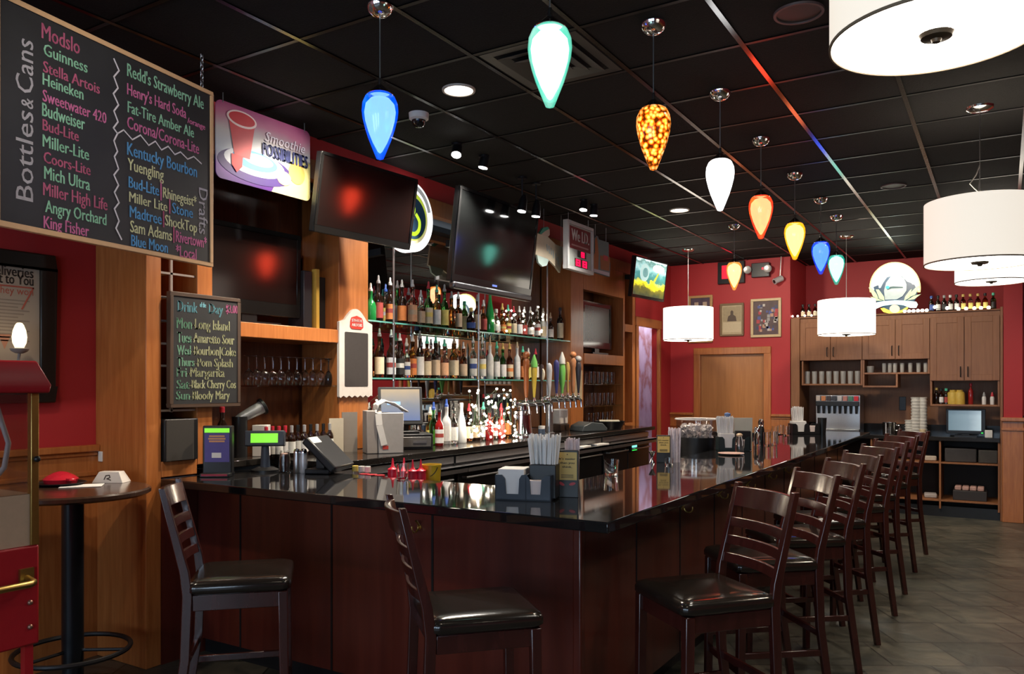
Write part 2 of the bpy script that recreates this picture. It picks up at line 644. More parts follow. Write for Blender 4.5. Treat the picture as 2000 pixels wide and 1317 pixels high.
# door wall
DX0, DX1, DZ = -3.69, -2.77, 2.06
g = MB().box(XF - 0.1, DX0, YB, YB + 0.1, 0, CEIL).box(DX1, -2.44, YB, YB + 0.1, 0, CEIL).box(DX0, DX1, YB, YB + 0.1, DZ, CEIL)
struct('wall_back', g, RED)
g = MB().box(XF, DX0 - 0.08, YB - 0.018, YB, 0, 1.16).box(DX1 + 0.08, -2.43, YB - 0.018, YB, 0, 1.16)
struct('wall_back_wainscot', g, W_OR)
g = MB()
for a, b_ in ((XF, DX0 - 0.085), (DX1 + 0.085, -2.43)):
    g.box(a, b_, YB - 0.05, YB, 1.19, 1.225).box(a, b_, YB - 0.03, YB, 1.16, 1.19).box(a, b_, YB - 0.03, YB, 1.02, 1.05)
struct('trim_5', g, W_OR, bev=0.005)
door = struct('door_1', MB().box(DX0, DX1, YB + 0.035, YB + 0.08, 0, DZ), wood('door_wood', (0.36, 0.14, 0.04), (0.43, 0.18, 0.055), coat=0.1, grain=(20, 20, 1.5)))
struct('frame', MB().box(DX0 - 0.08, DX0 + 0.015, YB - 0.025, YB + 0.06, 0, DZ + 0.085).box(DX1 - 0.015, DX1 + 0.08, YB - 0.025, YB + 0.06, 0, DZ + 0.085)
       .box(DX0 - 0.08, DX1 + 0.08, YB - 0.028, YB + 0.06, DZ - 0.012, DZ + 0.085), W_OR, parent=door, bev=0.006)
struct('handle', MB().cyl((DX0 + 0.1, YB - 0.06, 1.02), (DX0 + 0.22, YB - 0.06, 1.02), 0.011).cyl((DX0 + 0.1, YB + 0.04, 1.02), (DX0 + 0.1, YB - 0.06, 1.02), 0.012), STEEL, parent=door)
struct('wall_recess_side', MB().box(-2.54, -2.44, YB + 0.1, YR, 0, CEIL), RED)
struct('wall_recess', MB().box(-2.54, 0.0, YR, YR + 0.1, 0, CEIL), RED)
# pilaster and wall to its right
struct('wall_pilaster', MB().box(0.0, 0.19, YB - 0.03, YR, 0, CEIL), RED)
g = MB().box(-0.012, 0.20, YB - 0.05, YB - 0.03, 0, 1.19).box(-0.03, 0.215, YB - 0.08, YB - 0.03, 1.19, 1.235).box(-0.02, 0.205, YB - 0.065, YB - 0.03, 1.08, 1.11)
struct('trim_6', g, W_OR, bev=0.005)
struct('wall_right_back', MB().box(0.19, XR, YB + 0.25, YB + 0.35, 0, CEIL), RED)
struct('wall_right_wainscot', MB().box(0.19, XR, YB + 0.23, YB + 0.25, 0, 1.1), W_OR)
struct('wall_right', MB().box(XR, XR + 0.1, YN, YR, 0, CEIL), RED)
struct('wall_right_side_wainscot', MB().box(XR - 0.02, XR, YN, YB, 0, 1.2), W_OR)
# front wall behind the viewer, with the windows that let the daylight in
SKYP = mat('window_daylight', (0.1, 0.1, 0.1), 0.2, emit=(0.62, 0.8, 1.0), es=2.2, noise=0)
struct('wall_front', MB().box(XL - 0.1, XR + 0.1, YN - 0.1, YN, 0, CEIL), RED)
for k, wx in enumerate((-3.1, -0.9, 1.3)):
    w = struct('window_%d' % (k + 1), MB().box(wx - 0.78, wx + 0.78, YN, YN + 0.02, 0.78, 2.72), SKYP)
    g = MB()
    for a, b_, c, d in ((wx - 0.86, wx - 0.78, 0.7, 2.8), (wx + 0.78, wx + 0.86, 0.7, 2.8), (wx - 0.02, wx + 0.02, 0.78, 2.72)):
        g.box(a, b_, YN, YN + 0.06, c, d)
    g.box(wx - 0.86, wx + 0.86, YN, YN + 0.07, 0.7, 0.78).box(wx - 0.86, wx + 0.86, YN, YN + 0.06, 2.72, 2.8)
    struct('frame', g, W_OR, parent=w)

# ================================================================ BAR
BX1, BX0, BY0, BY1 = -1.31, -2.06, 2.845, 10.0     # outer edge, inner edge of the long run, near edge, far edge
BZ0, BZ1 = 1.025, 1.07
bar = thing('bar_counter', 'large U-shaped mahogany bar with a glossy black granite top', 'bar counter', (-1.6, 3.1, 0))
poly = [(XF + 0.005, BY0), (BX1, BY0), (BX1, BY1), (-3.05, BY1), (-3.05, 9.25), (BX0, 9.25), (BX0, 3.60), (XF + 0.005, 3.60)]
part('countertop', MB().prism(poly, (0, 0, BZ0), (1, 0, 0), (0, 1, 0), BZ1 - BZ0), GRANITE, bar, bev=0.006, smooth=30, label='glossy black granite top')
PX, PY = -1.56, 3.095
part('near_panel', MB().box(XF + 0.01, PX, PY, PY + 0.03, 0.1, BZ0), W_MAH, bar)
part('long_panel', MB().box(PX - 0.03, PX, PY + 0.03, 9.75, 0.1, BZ0), W_MAH, bar)
part('far_panel', MB().box(-3.03, PX - 0.03, 9.72, 9.75, 0.1, BZ0), W_MAH, bar)
part('inner_panel', MB().box(XF + 0.01, -2.0, 3.50, 3.53, 0, BZ0).box(-2.0, -1.97, 3.53, 9.3, 0, BZ0).box(-3.0, -2.0, 9.3, 9.33, 0, BZ0), BLK, bar)
part('kick_board', MB().box(XF + 0.01, PX - 0.05, PY + 0.05, PY + 0.08, 0, 0.1).box(PX - 0.08, PX - 0.05, PY + 0.08, 9.7, 0, 0.1), BLK, bar)
GAP = mat('joint_gap', (0.004, 0.002, 0.002), 0.8)
for x in (-3.735, -3.02, -2.355):
    part('panel_joint', MB().box(x - 0.006, x + 0.006, PY - 0.003, PY, 0.1, 0.985), GAP, bar)
for y in (3.72, 4.35, 4.98, 5.61, 6.24, 6.87, 7.5, 8.13, 8.76, 9.39):
    part('panel_joint', MB().box(PX, PX + 0.003, y - 0.005, y + 0.005, 0.1, 0.985), GAP, bar)
part('corner_trim', MB().box(PX - 0.03, PX + 0.012, PY - 0.012, PY + 0.03, 0.1, BZ0), W_MAH, bar, bev=0.008)
part('top_rail', MB().box(XF + 0.01, PX, PY - 0.012, PY, 0.985, BZ0).box(PX, PX + 0.012, PY, 9.75, 0.985, BZ0), W_MAH, bar, bev=0.004)
def hook(p, d):
    p, d = Vector(p), Vector(d)
    z = Vector((0, 0, 1))
    g = MB().cyl(p, p + d * 0.006, 0.013)
    arc = [p + d * (0.038 - 0.024 * math.cos(a)) - z * (0.020 * math.sin(a)) + z * 0.0 for a in [math.pi * k / 8 for k in range(9)]]
    g.tube([p + d * 0.004, p + d * 0.012] + arc + [arc[-1] + z * 0.012], 0.0045, 8)
    g.tube([p + d * 0.004 + z * 0.008, p + d * 0.022 + z * 0.028, p + d * 0.03 + z * 0.035], 0.0055, 8)
    part('purse_hook', g, BRASS, bar)
hook(aY(820, 1030, PY), (0, -1, 0))
for u, v in ((1332, 993), (1403, 967), (1458, 948), (1501, 930), (1532, 918)):
    hook(aX(u, v, PX), (1, 0, 0))

# ================================================================ BAR STOOLS
def curved_rail(z0, z1, w, y0, sag, th, lean):
    g = MB()
    n = 10
    vs, fs = [], []
    for i in range(n + 1):
        x = -w / 2 + w * i / n
        s = sag * (1 - (2 * x / w) ** 2)
        for z in (z0, z1):
            yy = y0 - s - lean * (z - 0.76)
            vs += [(x, yy, z), (x, yy - th, z)]
    for i in range(n):
        a, b_ = 4 * i, 4 * i + 4
        fs += [(a, b_, b_ + 2, a + 2), (a + 1, a + 3, b_ + 3, b_ + 1), (a, a + 1, b_ + 1, b_), (a + 2, b_ + 2, b_ + 3, a + 3)]
    fs += [(0, 2, 3, 1), (4 * n, 4 * n + 1, 4 * n + 3, 4 * n + 2)]
    return g.add(vs, fs)

def make_stool():
    t = thing('bar_stool', 'stool', 'bar stool', (0, 0, 0), 0, 'dark ladder-back bar stools around the bar')
    W, D = 0.40, 0.40
    prof = rrect(-0.215, 0.215, -0.205, 0.22, 0.04)
    n = len(prof)
    rings = [(0.94, 0.722), (1.0, 0.735), (1.0, 0.755), (0.97, 0.771), (0.86, 0.781), (0.45, 0.777)]
    g = MB()
    vs = [(x * k, y * k, z) for k, z in rings for x, y in prof]
    fs = [(i * n + j, i * n + (j + 1) % n, (i + 1) * n + (j + 1) % n, (i + 1) * n + j) for i in range(len(rings) - 1) for j in range(n)]
    fs += [tuple(range(n - 1, -1, -1)), tuple((len(rings) - 1) * n + j for j in range(n))]
    g.add(vs, fs)
    part('seat', g, LEATHER, t, world=False, smooth=60, label='black leather seat pad')
    g = MB()
    for a in (-0.19, 0.19):
        g.box(a - 0.011, a + 0.011, -0.18, 0.19, 0.655, 0.722)
    for b_ in (-0.18, 0.185):
        g.box(-0.19, 0.19, b_ - 0.011, b_ + 0.011, 0.655, 0.722)
    part('apron', g, W_STOOL, t, bev=0.003, world=False)
    for a in (-1, 1):
        part('leg', MB().bar((a * 0.192, 0.195, 0), (a * 0.19, 0.185, 0.722), 0.034, 0.034, (0, 1, 0), 0.04, 0.04), W_STOOL, t, bev=0.004, world=False)
    lean = 0.22
    for a in (-1, 1):
        g = MB()
        pts = [((a * 0.195, -0.275, 0), 0.034), ((a * 0.193, -0.21, 0.45), 0.038), ((a * 0.192, -0.20, 0.72), 0.04),
               ((a * 0.192, -0.212, 0.82), 0.038), ((a * 0.192, -0.30, 1.175), 0.026)]
        vs, fs = [], []
        for (x, y, z), w in pts:
            vs += [(x - 0.014, y - w / 2, z), (x + 0.014, y - w / 2, z), (x + 0.014, y + w / 2, z), (x - 0.014, y + w / 2, z)]
        m = len(pts)
        for i in range(m - 1):
            for k in range(4):
                fs.append((i * 4 + k, i * 4 + (k + 1) % 4, i * 4 + 4 + (k + 1) % 4, i * 4 + 4 + k))
        fs += [(3, 2, 1, 0), (4 * m - 4, 4 * m - 3, 4 * m - 2, 4 * m - 1)]
        g.add(vs, fs)
        part('back_post', g, W_STOOL, t, bev=0.003, world=False)
    part('top_rail', curved_rail(1.072, 1.158, 0.37, -0.185, 0.04, 0.018, 0.24), W_STOOL, t, bev=0.003, world=False, smooth=30)
    for z in (1.005, 0.928, 0.852):
        part('slat', curved_rail(z - 0.02, z + 0.02, 0.36, -0.188, 0.03, 0.013, 0.23), W_STOOL, t, bev=0.002, world=False, smooth=30)
    part('footrest', MB().box(-0.18, 0.18, 0.18, 0.2, 0.235, 0.27), W_STOOL, t, bev=0.003, world=False)
    for a in (-1, 1):
        part('stretcher', MB().bar((a * 0.19, 0.19, 0.33), (a * 0.193, -0.225, 0.33), 0.018, 0.03), W_STOOL, t, bev=0.003, world=False)
    part('stretcher', MB().box(-0.18, 0.18, -0.225, -0.207, 0.40, 0.43), W_STOOL, t, bev=0.003, world=False)
    return t

STOOLS = [(-1.05, 3.21, 140, 'dark wood bar stool with black seat, nearest the bar corner on the long side'),
          (-1.03, 4.03, 130, 'dark wood bar stool, second from the corner along the long side of the bar'),
          (-1.01, 4.72, 128, 'dark wood bar stool, third from the corner along the long side of the bar'),
          (-1.00, 5.37, 130, 'dark wood bar stool, fourth from the corner along the long side of the bar'),
          (-0.98, 6.10, 132, 'dark wood bar stool, fifth from the corner along the long side of the bar'),
          (-0.98, 6.78, 132, 'dark wood bar stool, sixth from the corner along the long side of the bar'),
          (-0.98, 7.61, 134, 'dark wood bar stool, seventh from the corner along the long side of the bar'),
          (-0.96, 8.48, 134, 'dark wood bar stool at the far end of the row along the long side'),
          (-2.91, 2.42, -45, 'dark wood bar stool beside the round side table, facing the short end of the bar'),
          (-1.72, 2.52, -43, 'dark wood bar stool under the caddy, its ladder back seen edge on')]
s0 = make_stool()
for i, (x, y, a, lab) in enumerate(STOOLS):
    o = s0 if i == 0 else copy_tree(s0)
    o.location = (x, y, 0)
    o.rotation_euler = (0, 0, math.radians(a))
    o['label'] = lab

# ================================================================ BACK BAR (built-in wood cabinetry along the left wall)
CZ = 1.13                                     # back counter top
bb = thing('back_bar_cabinet', 'long orange wood back bar cabinetry with columns and fascia behind the bar', 'cabinet', (-4.3, 4.0, 0))
FZ = 3.05
part('end_panel', MB().box(XL, XF, 2.758, 2.854, 0, FZ), W_OR, bb, bev=0.004)
part('post', MB().box(-4.5, XF, 3.094, 3.203, CZ, FZ), W_OR, bb, bev=0.004)
part('column', MB().box(-4.50, XF, 4.295, 4.61, CZ, FZ), W_OR, bb, bev=0.005)
part('column', MB().box(-4.50, XF, 7.955, 8.27, CZ, FZ), W_OR, bb, bev=0.005)
part('fascia', MB().box(-4.2, XF + 0.004, 2.758, 9.79, FZ, 3.19), W_OR, bb, bev=0.004)
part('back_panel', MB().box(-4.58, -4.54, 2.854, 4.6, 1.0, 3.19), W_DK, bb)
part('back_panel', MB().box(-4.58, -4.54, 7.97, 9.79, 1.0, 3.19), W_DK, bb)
part('beam_shelf', MB().box(-4.54, XF + 0.01, 3.203, 4.295, 1.915, 2.01), W_OR, bb, bev=0.004)
part('base_panel', MB().box(-4.2, XF + 0.004, 2.854, 3.62, 0, 1.02), W_MAH, bb)
part('sill', MB().box(-4.54, XF, 2.854, 3.094, 1.075, 1.165), W_OR, bb, bev=0.004)
part('header_panel', MB().box(-4.2, XF, 8.27, 9.42, 2.72, FZ), W_OR, bb)
part('beam_shelf', MB().box(-4.54, XF + 0.01, 8.27, 9.40, 1.86, 1.985), W_OR, bb, bev=0.004)
part('side_panel', MB().box(-4.54, XF, 9.40, 9.45, CZ, FZ), W_OR, bb, bev=0.004)
part('side_panel', MB().box(-4.54, XF, 9.70, 9.79, 0, FZ), W_OR, bb, bev=0.004)
part('crosspiece', MB().box(-4.16, XF + 0.004, 9.45, 9.70, 2.30, 2.40), W_OR, bb, bev=0.004)
part('crosspiece', MB().box(-4.16, XF + 0.004, 9.45, 9.70, 1.0, 1.13), W_OR, bb, bev=0.004)
part('soffit_board', MB().box(-4.54, -4.2, 2.854, 9.7, FZ + 0.06, FZ + 0.09), BLK, bb)
SHM = sheet_glass('small_shelf_glass', (.86, .93, .91), .12)
for z in (1.63, 1.37):
    part('glass_shelf', MB().box(-4.53, XF - 0.01, 8.28, 9.39, z - 0.012, z), SHM, bb)
part('glass_shelf', MB().box(-4.53, XF - 0.01, 3.21, 4.29, 1.596, 1.608), SHM, bb)
# base of the back bar and its counter
part('base_cabinet', MB().box(-4.54, -3.62, 3.62, 8.90, 0, 1.085), BLK, bb, label='black base under the counter')
solo('back_counter', 'long dark granite counter running along under the bottle shelves', 'counter',
     MB().box(-4.53, -3.50, 3.62, 8.92, 1.088, CZ).box(-4.53, XF, 8.92, 9.38, 1.088, CZ).box(-4.53, XF - 0.01, 3.21, 3.62, 1.088, CZ), mat('dark_counter_stone', (0.02, 0.017, 0.015), 0.12, noise=0.5, nscale=120), bev=0.004)
def cooler(y0, y1, lab):
    t = thing('bar_cooler', lab, 'cooler', (-3.6, (y0 + y1) / 2, 0), group='coolers under the back counter')
    part('body', MB().box(-3.619, -3.58, y0, y1, 0.08, 1.07), BLK, t)
    part('steel_ledge', MB().box(-3.60, -3.44, y0, y1, 0.985, 1.0).box(-3.455, -3.44, y0, y1, 0.955, 1.0), STEEL, t)
    part('steel_strip', MB().box(-3.585, -3.565, y0 + 0.01, y1 - 0.01, 1.015, 1.065), STEEL, t)
    ym = (y0 + y1) / 2
    for a, b_ in ((y0 + 0.02, ym - 0.01), (ym + 0.01, y1 - 0.02)):
        d = part('door', MB().box(-3.58, -3.555, a, b_, 0.12, 0.94), mat('cooler_black', (0.015, 0.015, 0.016), 0.25), t, bev=0.004)
        part('handle', MB().tube([(-3.555, a + 0.06, 0.90), (-3.52, a + 0.06, 0.90), (-3.52, b_ - 0.06, 0.90), (-3.555, b_ - 0.06, 0.90)], 0.009, 8), STEEL, d)
for y0, y1, nm in ((3.66, 4.96, 'below the cash drawer'), (4.97, 6.27, 'below the string lights'), (6.28, 7.58, 'below the beer taps'), (7.59, 8.88, 'at the far end of the counter')):
    cooler(y0, y1, 'black under-counter cooler with steel ledge, ' + nm)
# mirror and glass bottle shelves
MIR = mat('mirror_silver', (0.72, 0.72, 0.72), 0.02, metal=1.0, noise=0)
solo('wall_mirror', 'large mirror behind the bottle shelves between two wood columns', 'mirror', MB().box(-4.53, -4.51, 4.62, 7.95, CZ + 0.002, FZ), MIR)
SZ1, SZ2 = 2.11, 1.668
t = thing('glass_shelf', 'upper green-edged glass shelf holding bottles in front of the mirror', 'shelf', (-4.3, 6.28, SZ1 - .012))
part('sheet', MB().box(-4.50, -4.129, 4.615, 7.95, SZ1 - 0.012, SZ1), SHELFG, t)
part('front_edge', MB().box(-4.129, -4.125, 4.615, 7.95, SZ1 - 0.012, SZ1), GEDGE, t, label='green front edge')
t = thing('glass_shelf', 'lower green-edged glass shelf holding bottles in front of the mirror', 'shelf', (-4.3, 6.28, SZ2 - .012))
part('sheet', MB().box(-4.50, -4.129, 4.615, 7.95, SZ2 - 0.012, SZ2), SHELFG, t)
part('front_edge', MB().box(-4.129, -4.125, 4.615, 7.95, SZ2 - 0.012, SZ2), GEDGE, t, label='green front edge')
for u, nm in ((769, 'near the white-framed chalkboard'), (935, 'beside the green champagne bottle'), (1069, 'near the far column')):
    p = aX(u, 700, -4.115)
    t = thing('shelf_standard', 'thin vertical steel rod carrying the glass shelves, ' + nm, 'shelf rod', (p.x, p.y, CZ), group='rods carrying the glass shelves')
    part('rod', MB().cyl((p.x, p.y, CZ), (p.x, p.y, FZ), 0.008, n=10), STEEL, t)
    for z in (SZ1, SZ2):
        part('clamp', MB().cyl((p.x, p.y, z - 0.022), (p.x, p.y, z - 0.012), 0.016, n=12), CHROME, t)

# ================================================================ BOTTLES
PROF = {
 'liquor': [(0, 0), (.034, 0), (.038, .006), (.038, .165), (.033, .195), (.017, .222), (.0145, .232), (.0145, .282), (.016, .284), (.016, .3), (0, .3)],
 'square': [(0, 0), (.031, 0), (.034, .006), (.034, .175), (.030, .195), (.016, .212), (.0145, .222), (.0145, .282), (.016, .284), (.016, .3), (0, .3)],
 'wine': [(0, 0), (.034, 0), (.0365, .005), (.0365, .185), (.030, .212), (.0155, .24), (.0135, .255), (.0135, .3), (.0155, .302), (.0155, .316), (0, .316)],
 'champagne': [(0, 0), (.042, 0), (.045, .008), (.044, .10), (.036, .165), (.020, .235), (.0145, .27), (.0145, .31), (.0165, .312), (.0165, .326), (0, .326)],
 'flask': [(0, 0), (.040, 0), (.044, .008), (.044, .115), (.036, .150), (.018, .175), (.0145, .19), (.0145, .23), (.016, .232), (.016, .248), (0, .248)],
 'jug': [(0, 0), (.046, 0), (.05, .01), (.052, .09), (.040, .15), (.018, .19), (.015, .205), (.015, .235), (.018, .237), (.018, .255), (0, .255)],
 'tall': [(0, 0), (.031, 0), (.034, .006), (.0345, .21), (.029, .235), (.0155, .262), (.014, .27), (.014, .325), (.0155, .327), (.0155, .34), (0, .34)],
}
BG = {
 'dark': mat('dark_bottle', (0.016, 0.007, 0.004), 0.06, noise=0, coat=0.6),
 'red': mat('red_liqueur', (0.30, 0.012, 0.012), 0.06, noise=0, coat=0.6),
 'amber': glass('amber_spirit', (0.75, 0.30, 0.06)),
 'brown': glass('brown_spirit', (0.36, 0.12, 0.04)),
 'gold': glass('gold_spirit', (0.92, 0.66, 0.16)),
 'green': glass('green_bottle', (0.10, 0.48, 0.12)),
 'mint': mat('mint_liqueur', (0.02, 0.26, 0.06), 0.06, noise=0, coat=0.5),
 'teal': glass('teal_bottle', (0.35, 0.75, 0.68)),
 'clear': glass('clear_spirit', (0.93, 0.96, 0.95)),
 'frost': mat('frosted_bottle', (0.66, 0.68, 0.68), 0.35, noise=0.03, coat=0.2),
 'pink': glass('pink_spirit', (0.85, 0.42, 0.35)),
}
LB = {k: mat('label_' + k, c, 0.55, noise=0.22, nscale=45) for k, c in dict(
    red=(.42, .07, .06), orange=(.80, .27, .08), cream=(.78, .66, .46), white=(.90, .88, .84), yellow=(.88, .70, .20), black=(.03, .03, .03),
    peach=(.82, .46, .27), beige=(.66, .50, .35), blue=(.05, .09, .30), green=(.07, .25, .09), pale=(.72, .72, .68)).items()}
CP = {k: mat('cap_' + k, c, 0.3, noise=0.05) for k, c in dict(
    white=(.78, .76, .72), green=(.10, .58, .38), black=(.015, .015, .015), red=(.55, .03, .05), grey=(.35, .35, .35), gold=(.65, .45, .12), blue=(.05, .12, .45), tan=(.6, .45, .3)).items()}

def bottle(loc, kind, gl, lab=None, cap='white', pour=True, s=1.0, sh=1.0, label='', group=None, band=None, face=-0.85, lz=None):
    t = thing('bottle', label, 'bottle', loc, 0, group)
    P = [(r * s, z * s * sh) for r, z in PROF[kind]]
    sq = 0.35 if kind == 'square' else 1.0
    part('body', MB().lathe(P, n=20, sq=sq), BG[gl], t, world=False, smooth=40)
    R = max(r for r, z in P) + 0.0007
    hb = [z for r, z in P if r > R * 0.93]
    z0, z1 = (hb[0] + 0.022 * s, hb[-1] - 0.018 * s) if lz is None else (lz[0] * s * sh, lz[1] * s * sh)
    if lab:
        part('label', MB().lathe([(R, z0), (R, z1)], n=14, sq=sq, arc=(face - 1.35, face + 1.35)), LB[lab], t, world=False, smooth=60)
    if band:
        zb = z0 + (z1 - z0) * 0.42
        part('label_band', MB().lathe([(R + 0.0006, zb), (R + 0.0006, zb + (z1 - z0) * 0.28)], n=14, sq=sq, arc=(face - 1.2, face + 1.2)), LB[band], t, world=False, smooth=60)
    top = P[-1][1]
    if pour:
        part('pourer', MB().lathe([(0, top - 0.002), (.0165, top - 0.002), (.0165, top + .014), (.012, top + .02), (.0095, top + .03), (.008, top + .055), (.004, top + .062), (0, top + .062)], n=12), CP[cap], t, world=False)
    else:
        part('cap', MB().lathe([(0, top - 0.004), (.0168, top - .03 * s), (.0168, top + .004), (.013, top + .008), (0, top + .008)], n=12), CP[cap], t, world=False)
    return t

UP = [  # sight-line column, row (0 front, 1 behind), kind, glass, label, cap, pourer, size, height factor, band, look
 (724, 0, 'flask', 'mint', None, 'white', 1, 1.0, .95, None, 'green liqueur bottle, white pourer'),
 (739, 0, 'liquor', 'dark', 'red', 'grey', 1, 1.0, 1.02, None, 'dark bottle with red label'),
 (753, 1, 'liquor', 'clear', 'yellow', 'blue', 1, .95, .95, 'white', 'clear bottle with yellow label'),
 (762, 0, 'liquor', 'dark', 'orange', 'white', 1, 1.0, 1.02, 'red', 'dark bottle with orange label'),
 (776, 1, 'wine', 'green', 'white', 'white', 1, 1.0, 1.0, None, 'green bottle with white label'),
 (785, 0, 'liquor', 'dark', 'orange', 'white', 1, 1.0, 1.02, None, 'dark bottle with plain orange label'),
 (798, 1, 'liquor', 'red', None, 'grey', 1, .95, .95, None, 'unlabelled red liqueur bottle'),
 (806, 0, 'square', 'pink', 'peach', 'white', 1, 1.05, 1.02, 'beige', 'square bottle with peach label'),
 (822, 0, 'square', 'clear', 'beige', 'white', 1, 1.0, .82, None, 'short square bottle with beige label'),
 (837, 0, 'liquor', 'green', 'cream', 'red', 1, 1.0, 1.1, 'yellow', 'green bottle with cream label'),
 (853, 0, 'liquor', 'gold', 'white', 'green', 1, .95, 1.1, None, 'golden bottle with white label'),
 (868, 0, 'liquor', 'green', 'yellow', 'grey', 1, 1.0, 1.1, None, 'green bottle with yellow label'),
 (882, 0, 'square', 'amber', None, 'grey', 1, .95, .98, None, 'plain square amber bottle'),
 (895, 0, 'square', 'brown', 'beige', 'white', 1, .95, 1.0, None, 'square brown bottle with beige label'),
 (907, 1, 'wine', 'green', 'cream', 'green', 0, .95, .95, None, 'green wine bottle with cream label'),
 (920, 0, 'flask', 'dark', 'blue', 'gold', 0, .95, .9, None, 'squat dark bottle with blue label'),
 (932, 0, 'tall', 'brown', 'beige', 'grey', 1, .95, .9, None, 'tall brown bottle with beige label'),
 (944, 0, 'square', 'brown', 'red', 'white', 1, .95, .88, None, 'square brown bottle with red label'),
 (957, 0, 'champagne', 'mint', None, 'black', 0, 1.05, 1.18, None, 'green champagne bottle'),
 (969, 0, 'flask', 'clear', 'white', 'white', 0, .95, 1.0, None, 'squat clear bottle with white label'),
 (981, 0, 'flask', 'amber', 'orange', 'gold', 1, 1.0, 1.0, 'yellow', 'squat amber bottle with orange label'),
 (992, 0, 'liquor', 'gold', 'yellow', 'green', 1, .9, .9, 'red', 'golden bottle with yellow label'),
 (1003, 0, 'square', 'dark', 'cream', 'red', 1, .9, .88, None, 'square dark bottle with cream label'),
 (1014, 0, 'liquor', 'brown', 'white', 'white', 1, .9, .92, None, 'brown bottle with white label'),
 (1024, 0, 'liquor', 'brown', 'red', 'white', 1, .9, .92, None, 'brown bottle with red label'),
 (1036, 0, 'flask', 'clear', 'pale', 'white', 1, 1.0, 1.05, None, 'squat clear bottle with pale label'),
 (1049, 0, 'square', 'clear', 'white', 'white', 1, 1.0, .95, 'red', 'square clear bottle with white label'),
 (1061, 0, 'liquor', 'frost', 'cream', 'white', 1, .95, .95, None, 'frosted bottle with cream label'),
 (1075, 0, 'liquor', 'dark', 'white', 'tan', 1, .95, .82, None, 'dark bottle with tan pourer'),
 (1094, 0, 'wine', 'dark', 'cream', 'black', 0, 1.0, 1.14, None, 'dark wine bottle with cream label')]
LO = [
 (741, 0, 'liquor', 'brown', 'cream', 'grey', 1, 1.0, 1.1, None, 'brown bottle with cream label'),
 (764, 0, 'liquor', 'dark', 'white', 'white', 1, 1.0, 1.1, 'red', 'dark bottle with white label'),
 (773, 1, 'tall', 'clear', 'white', 'green', 1, .95, .98, None, 'tall clear bottle with white label'),
 (781, 0, 'square', 'dark', 'black', 'white', 1, 1.02, 1.0, 'pale', 'square bottle with black label'),
 (794, 0, 'liquor', 'clear', 'white', 'white', 1, .85, 1.06, 'blue', 'slim clear bottle with white label'),
 (806, 0, 'square', 'amber', 'orange', 'white', 1, .92, 1.12, 'red', 'square amber bottle with orange label'),
 (820, 0, 'wine', 'dark', 'white', 'grey', 1, 1.0, 1.08, None, 'dark wine bottle with white label'),
 (834, 0, 'liquor', 'brown', 'cream', 'green', 1, 1.0, 1.0, None, 'brown bottle with wide cream label'),
 (851, 0, 'square', 'dark', 'beige', 'green', 1, 1.05, .98, None, 'square dark bottle with beige label'),
 (868, 0, 'liquor', 'pink', 'peach', 'green', 1, 1.0, .96, None, 'pale bottle with peach label'),
 (887, 0, 'square', 'amber', 'cream', 'tan', 1, 1.12, .95, None, 'wide square amber bottle'),
 (905, 0, 'liquor', 'brown', 'beige', 'white', 1, .95, .98, None, 'brown bottle with beige label'),
 (924, 0, 'tall', 'clear', 'pale', 'white', 1, 1.05, .95, 'blue', 'tall clear bottle with blue mark'),
 (942, 0, 'tall', 'clear', 'pale', 'white', 1, 1.05, .95, 'yellow', 'tall clear bottle with yellow mark'),
 (957, 0, 'tall', 'frost', 'pale', 'tan', 1, 1.0, .95, None, 'tall frosted bottle'),
 (970, 0, 'tall', 'teal', 'white', 'green', 1, .95, .95, None, 'tall teal bottle'),
 (982, 0, 'liquor', 'green', 'white', 'gold', 1, .95, 1.05, None, 'green bottle with white label'),
 (995, 0, 'liquor', 'brown', 'cream', 'gold', 1, 1.0, 1.02, 'orange', 'brown bottle with orange band'),
 (1010, 0, 'tall', 'frost', 'white', 'tan', 1, .95, 1.0, None, 'tall white bottle'),
 (1021, 0, 'liquor', 'amber', 'orange', 'green', 1, .95, 1.0, None, 'amber bottle with orange label'),
 (1032, 0, 'liquor', 'gold', 'yellow', 'white', 1, .95, .95, None, 'golden bottle with yellow label'),
 (1046, 0, 'square', 'dark', 'white', 'red', 1, .95, .95, None, 'square dark bottle with white label')]
for lst, z, nm in ((UP, SZ1, 'upper'), (LO, SZ2, 'lower')):
    for i, (u, row, kind, gl, lb, cp, po, s, sh, band, look) in enumerate(lst):
        p = aX(u, 700, -4.205 if row == 0 else -4.325)
        bottle((p.x, p.y, z), kind, gl, lb, cp, bool(po), s, sh, '%s, %s from the white chalkboard along the %s glass shelf' % (look, ORD[i], nm),
               'bottles on the %s glass shelf' % nm, band)
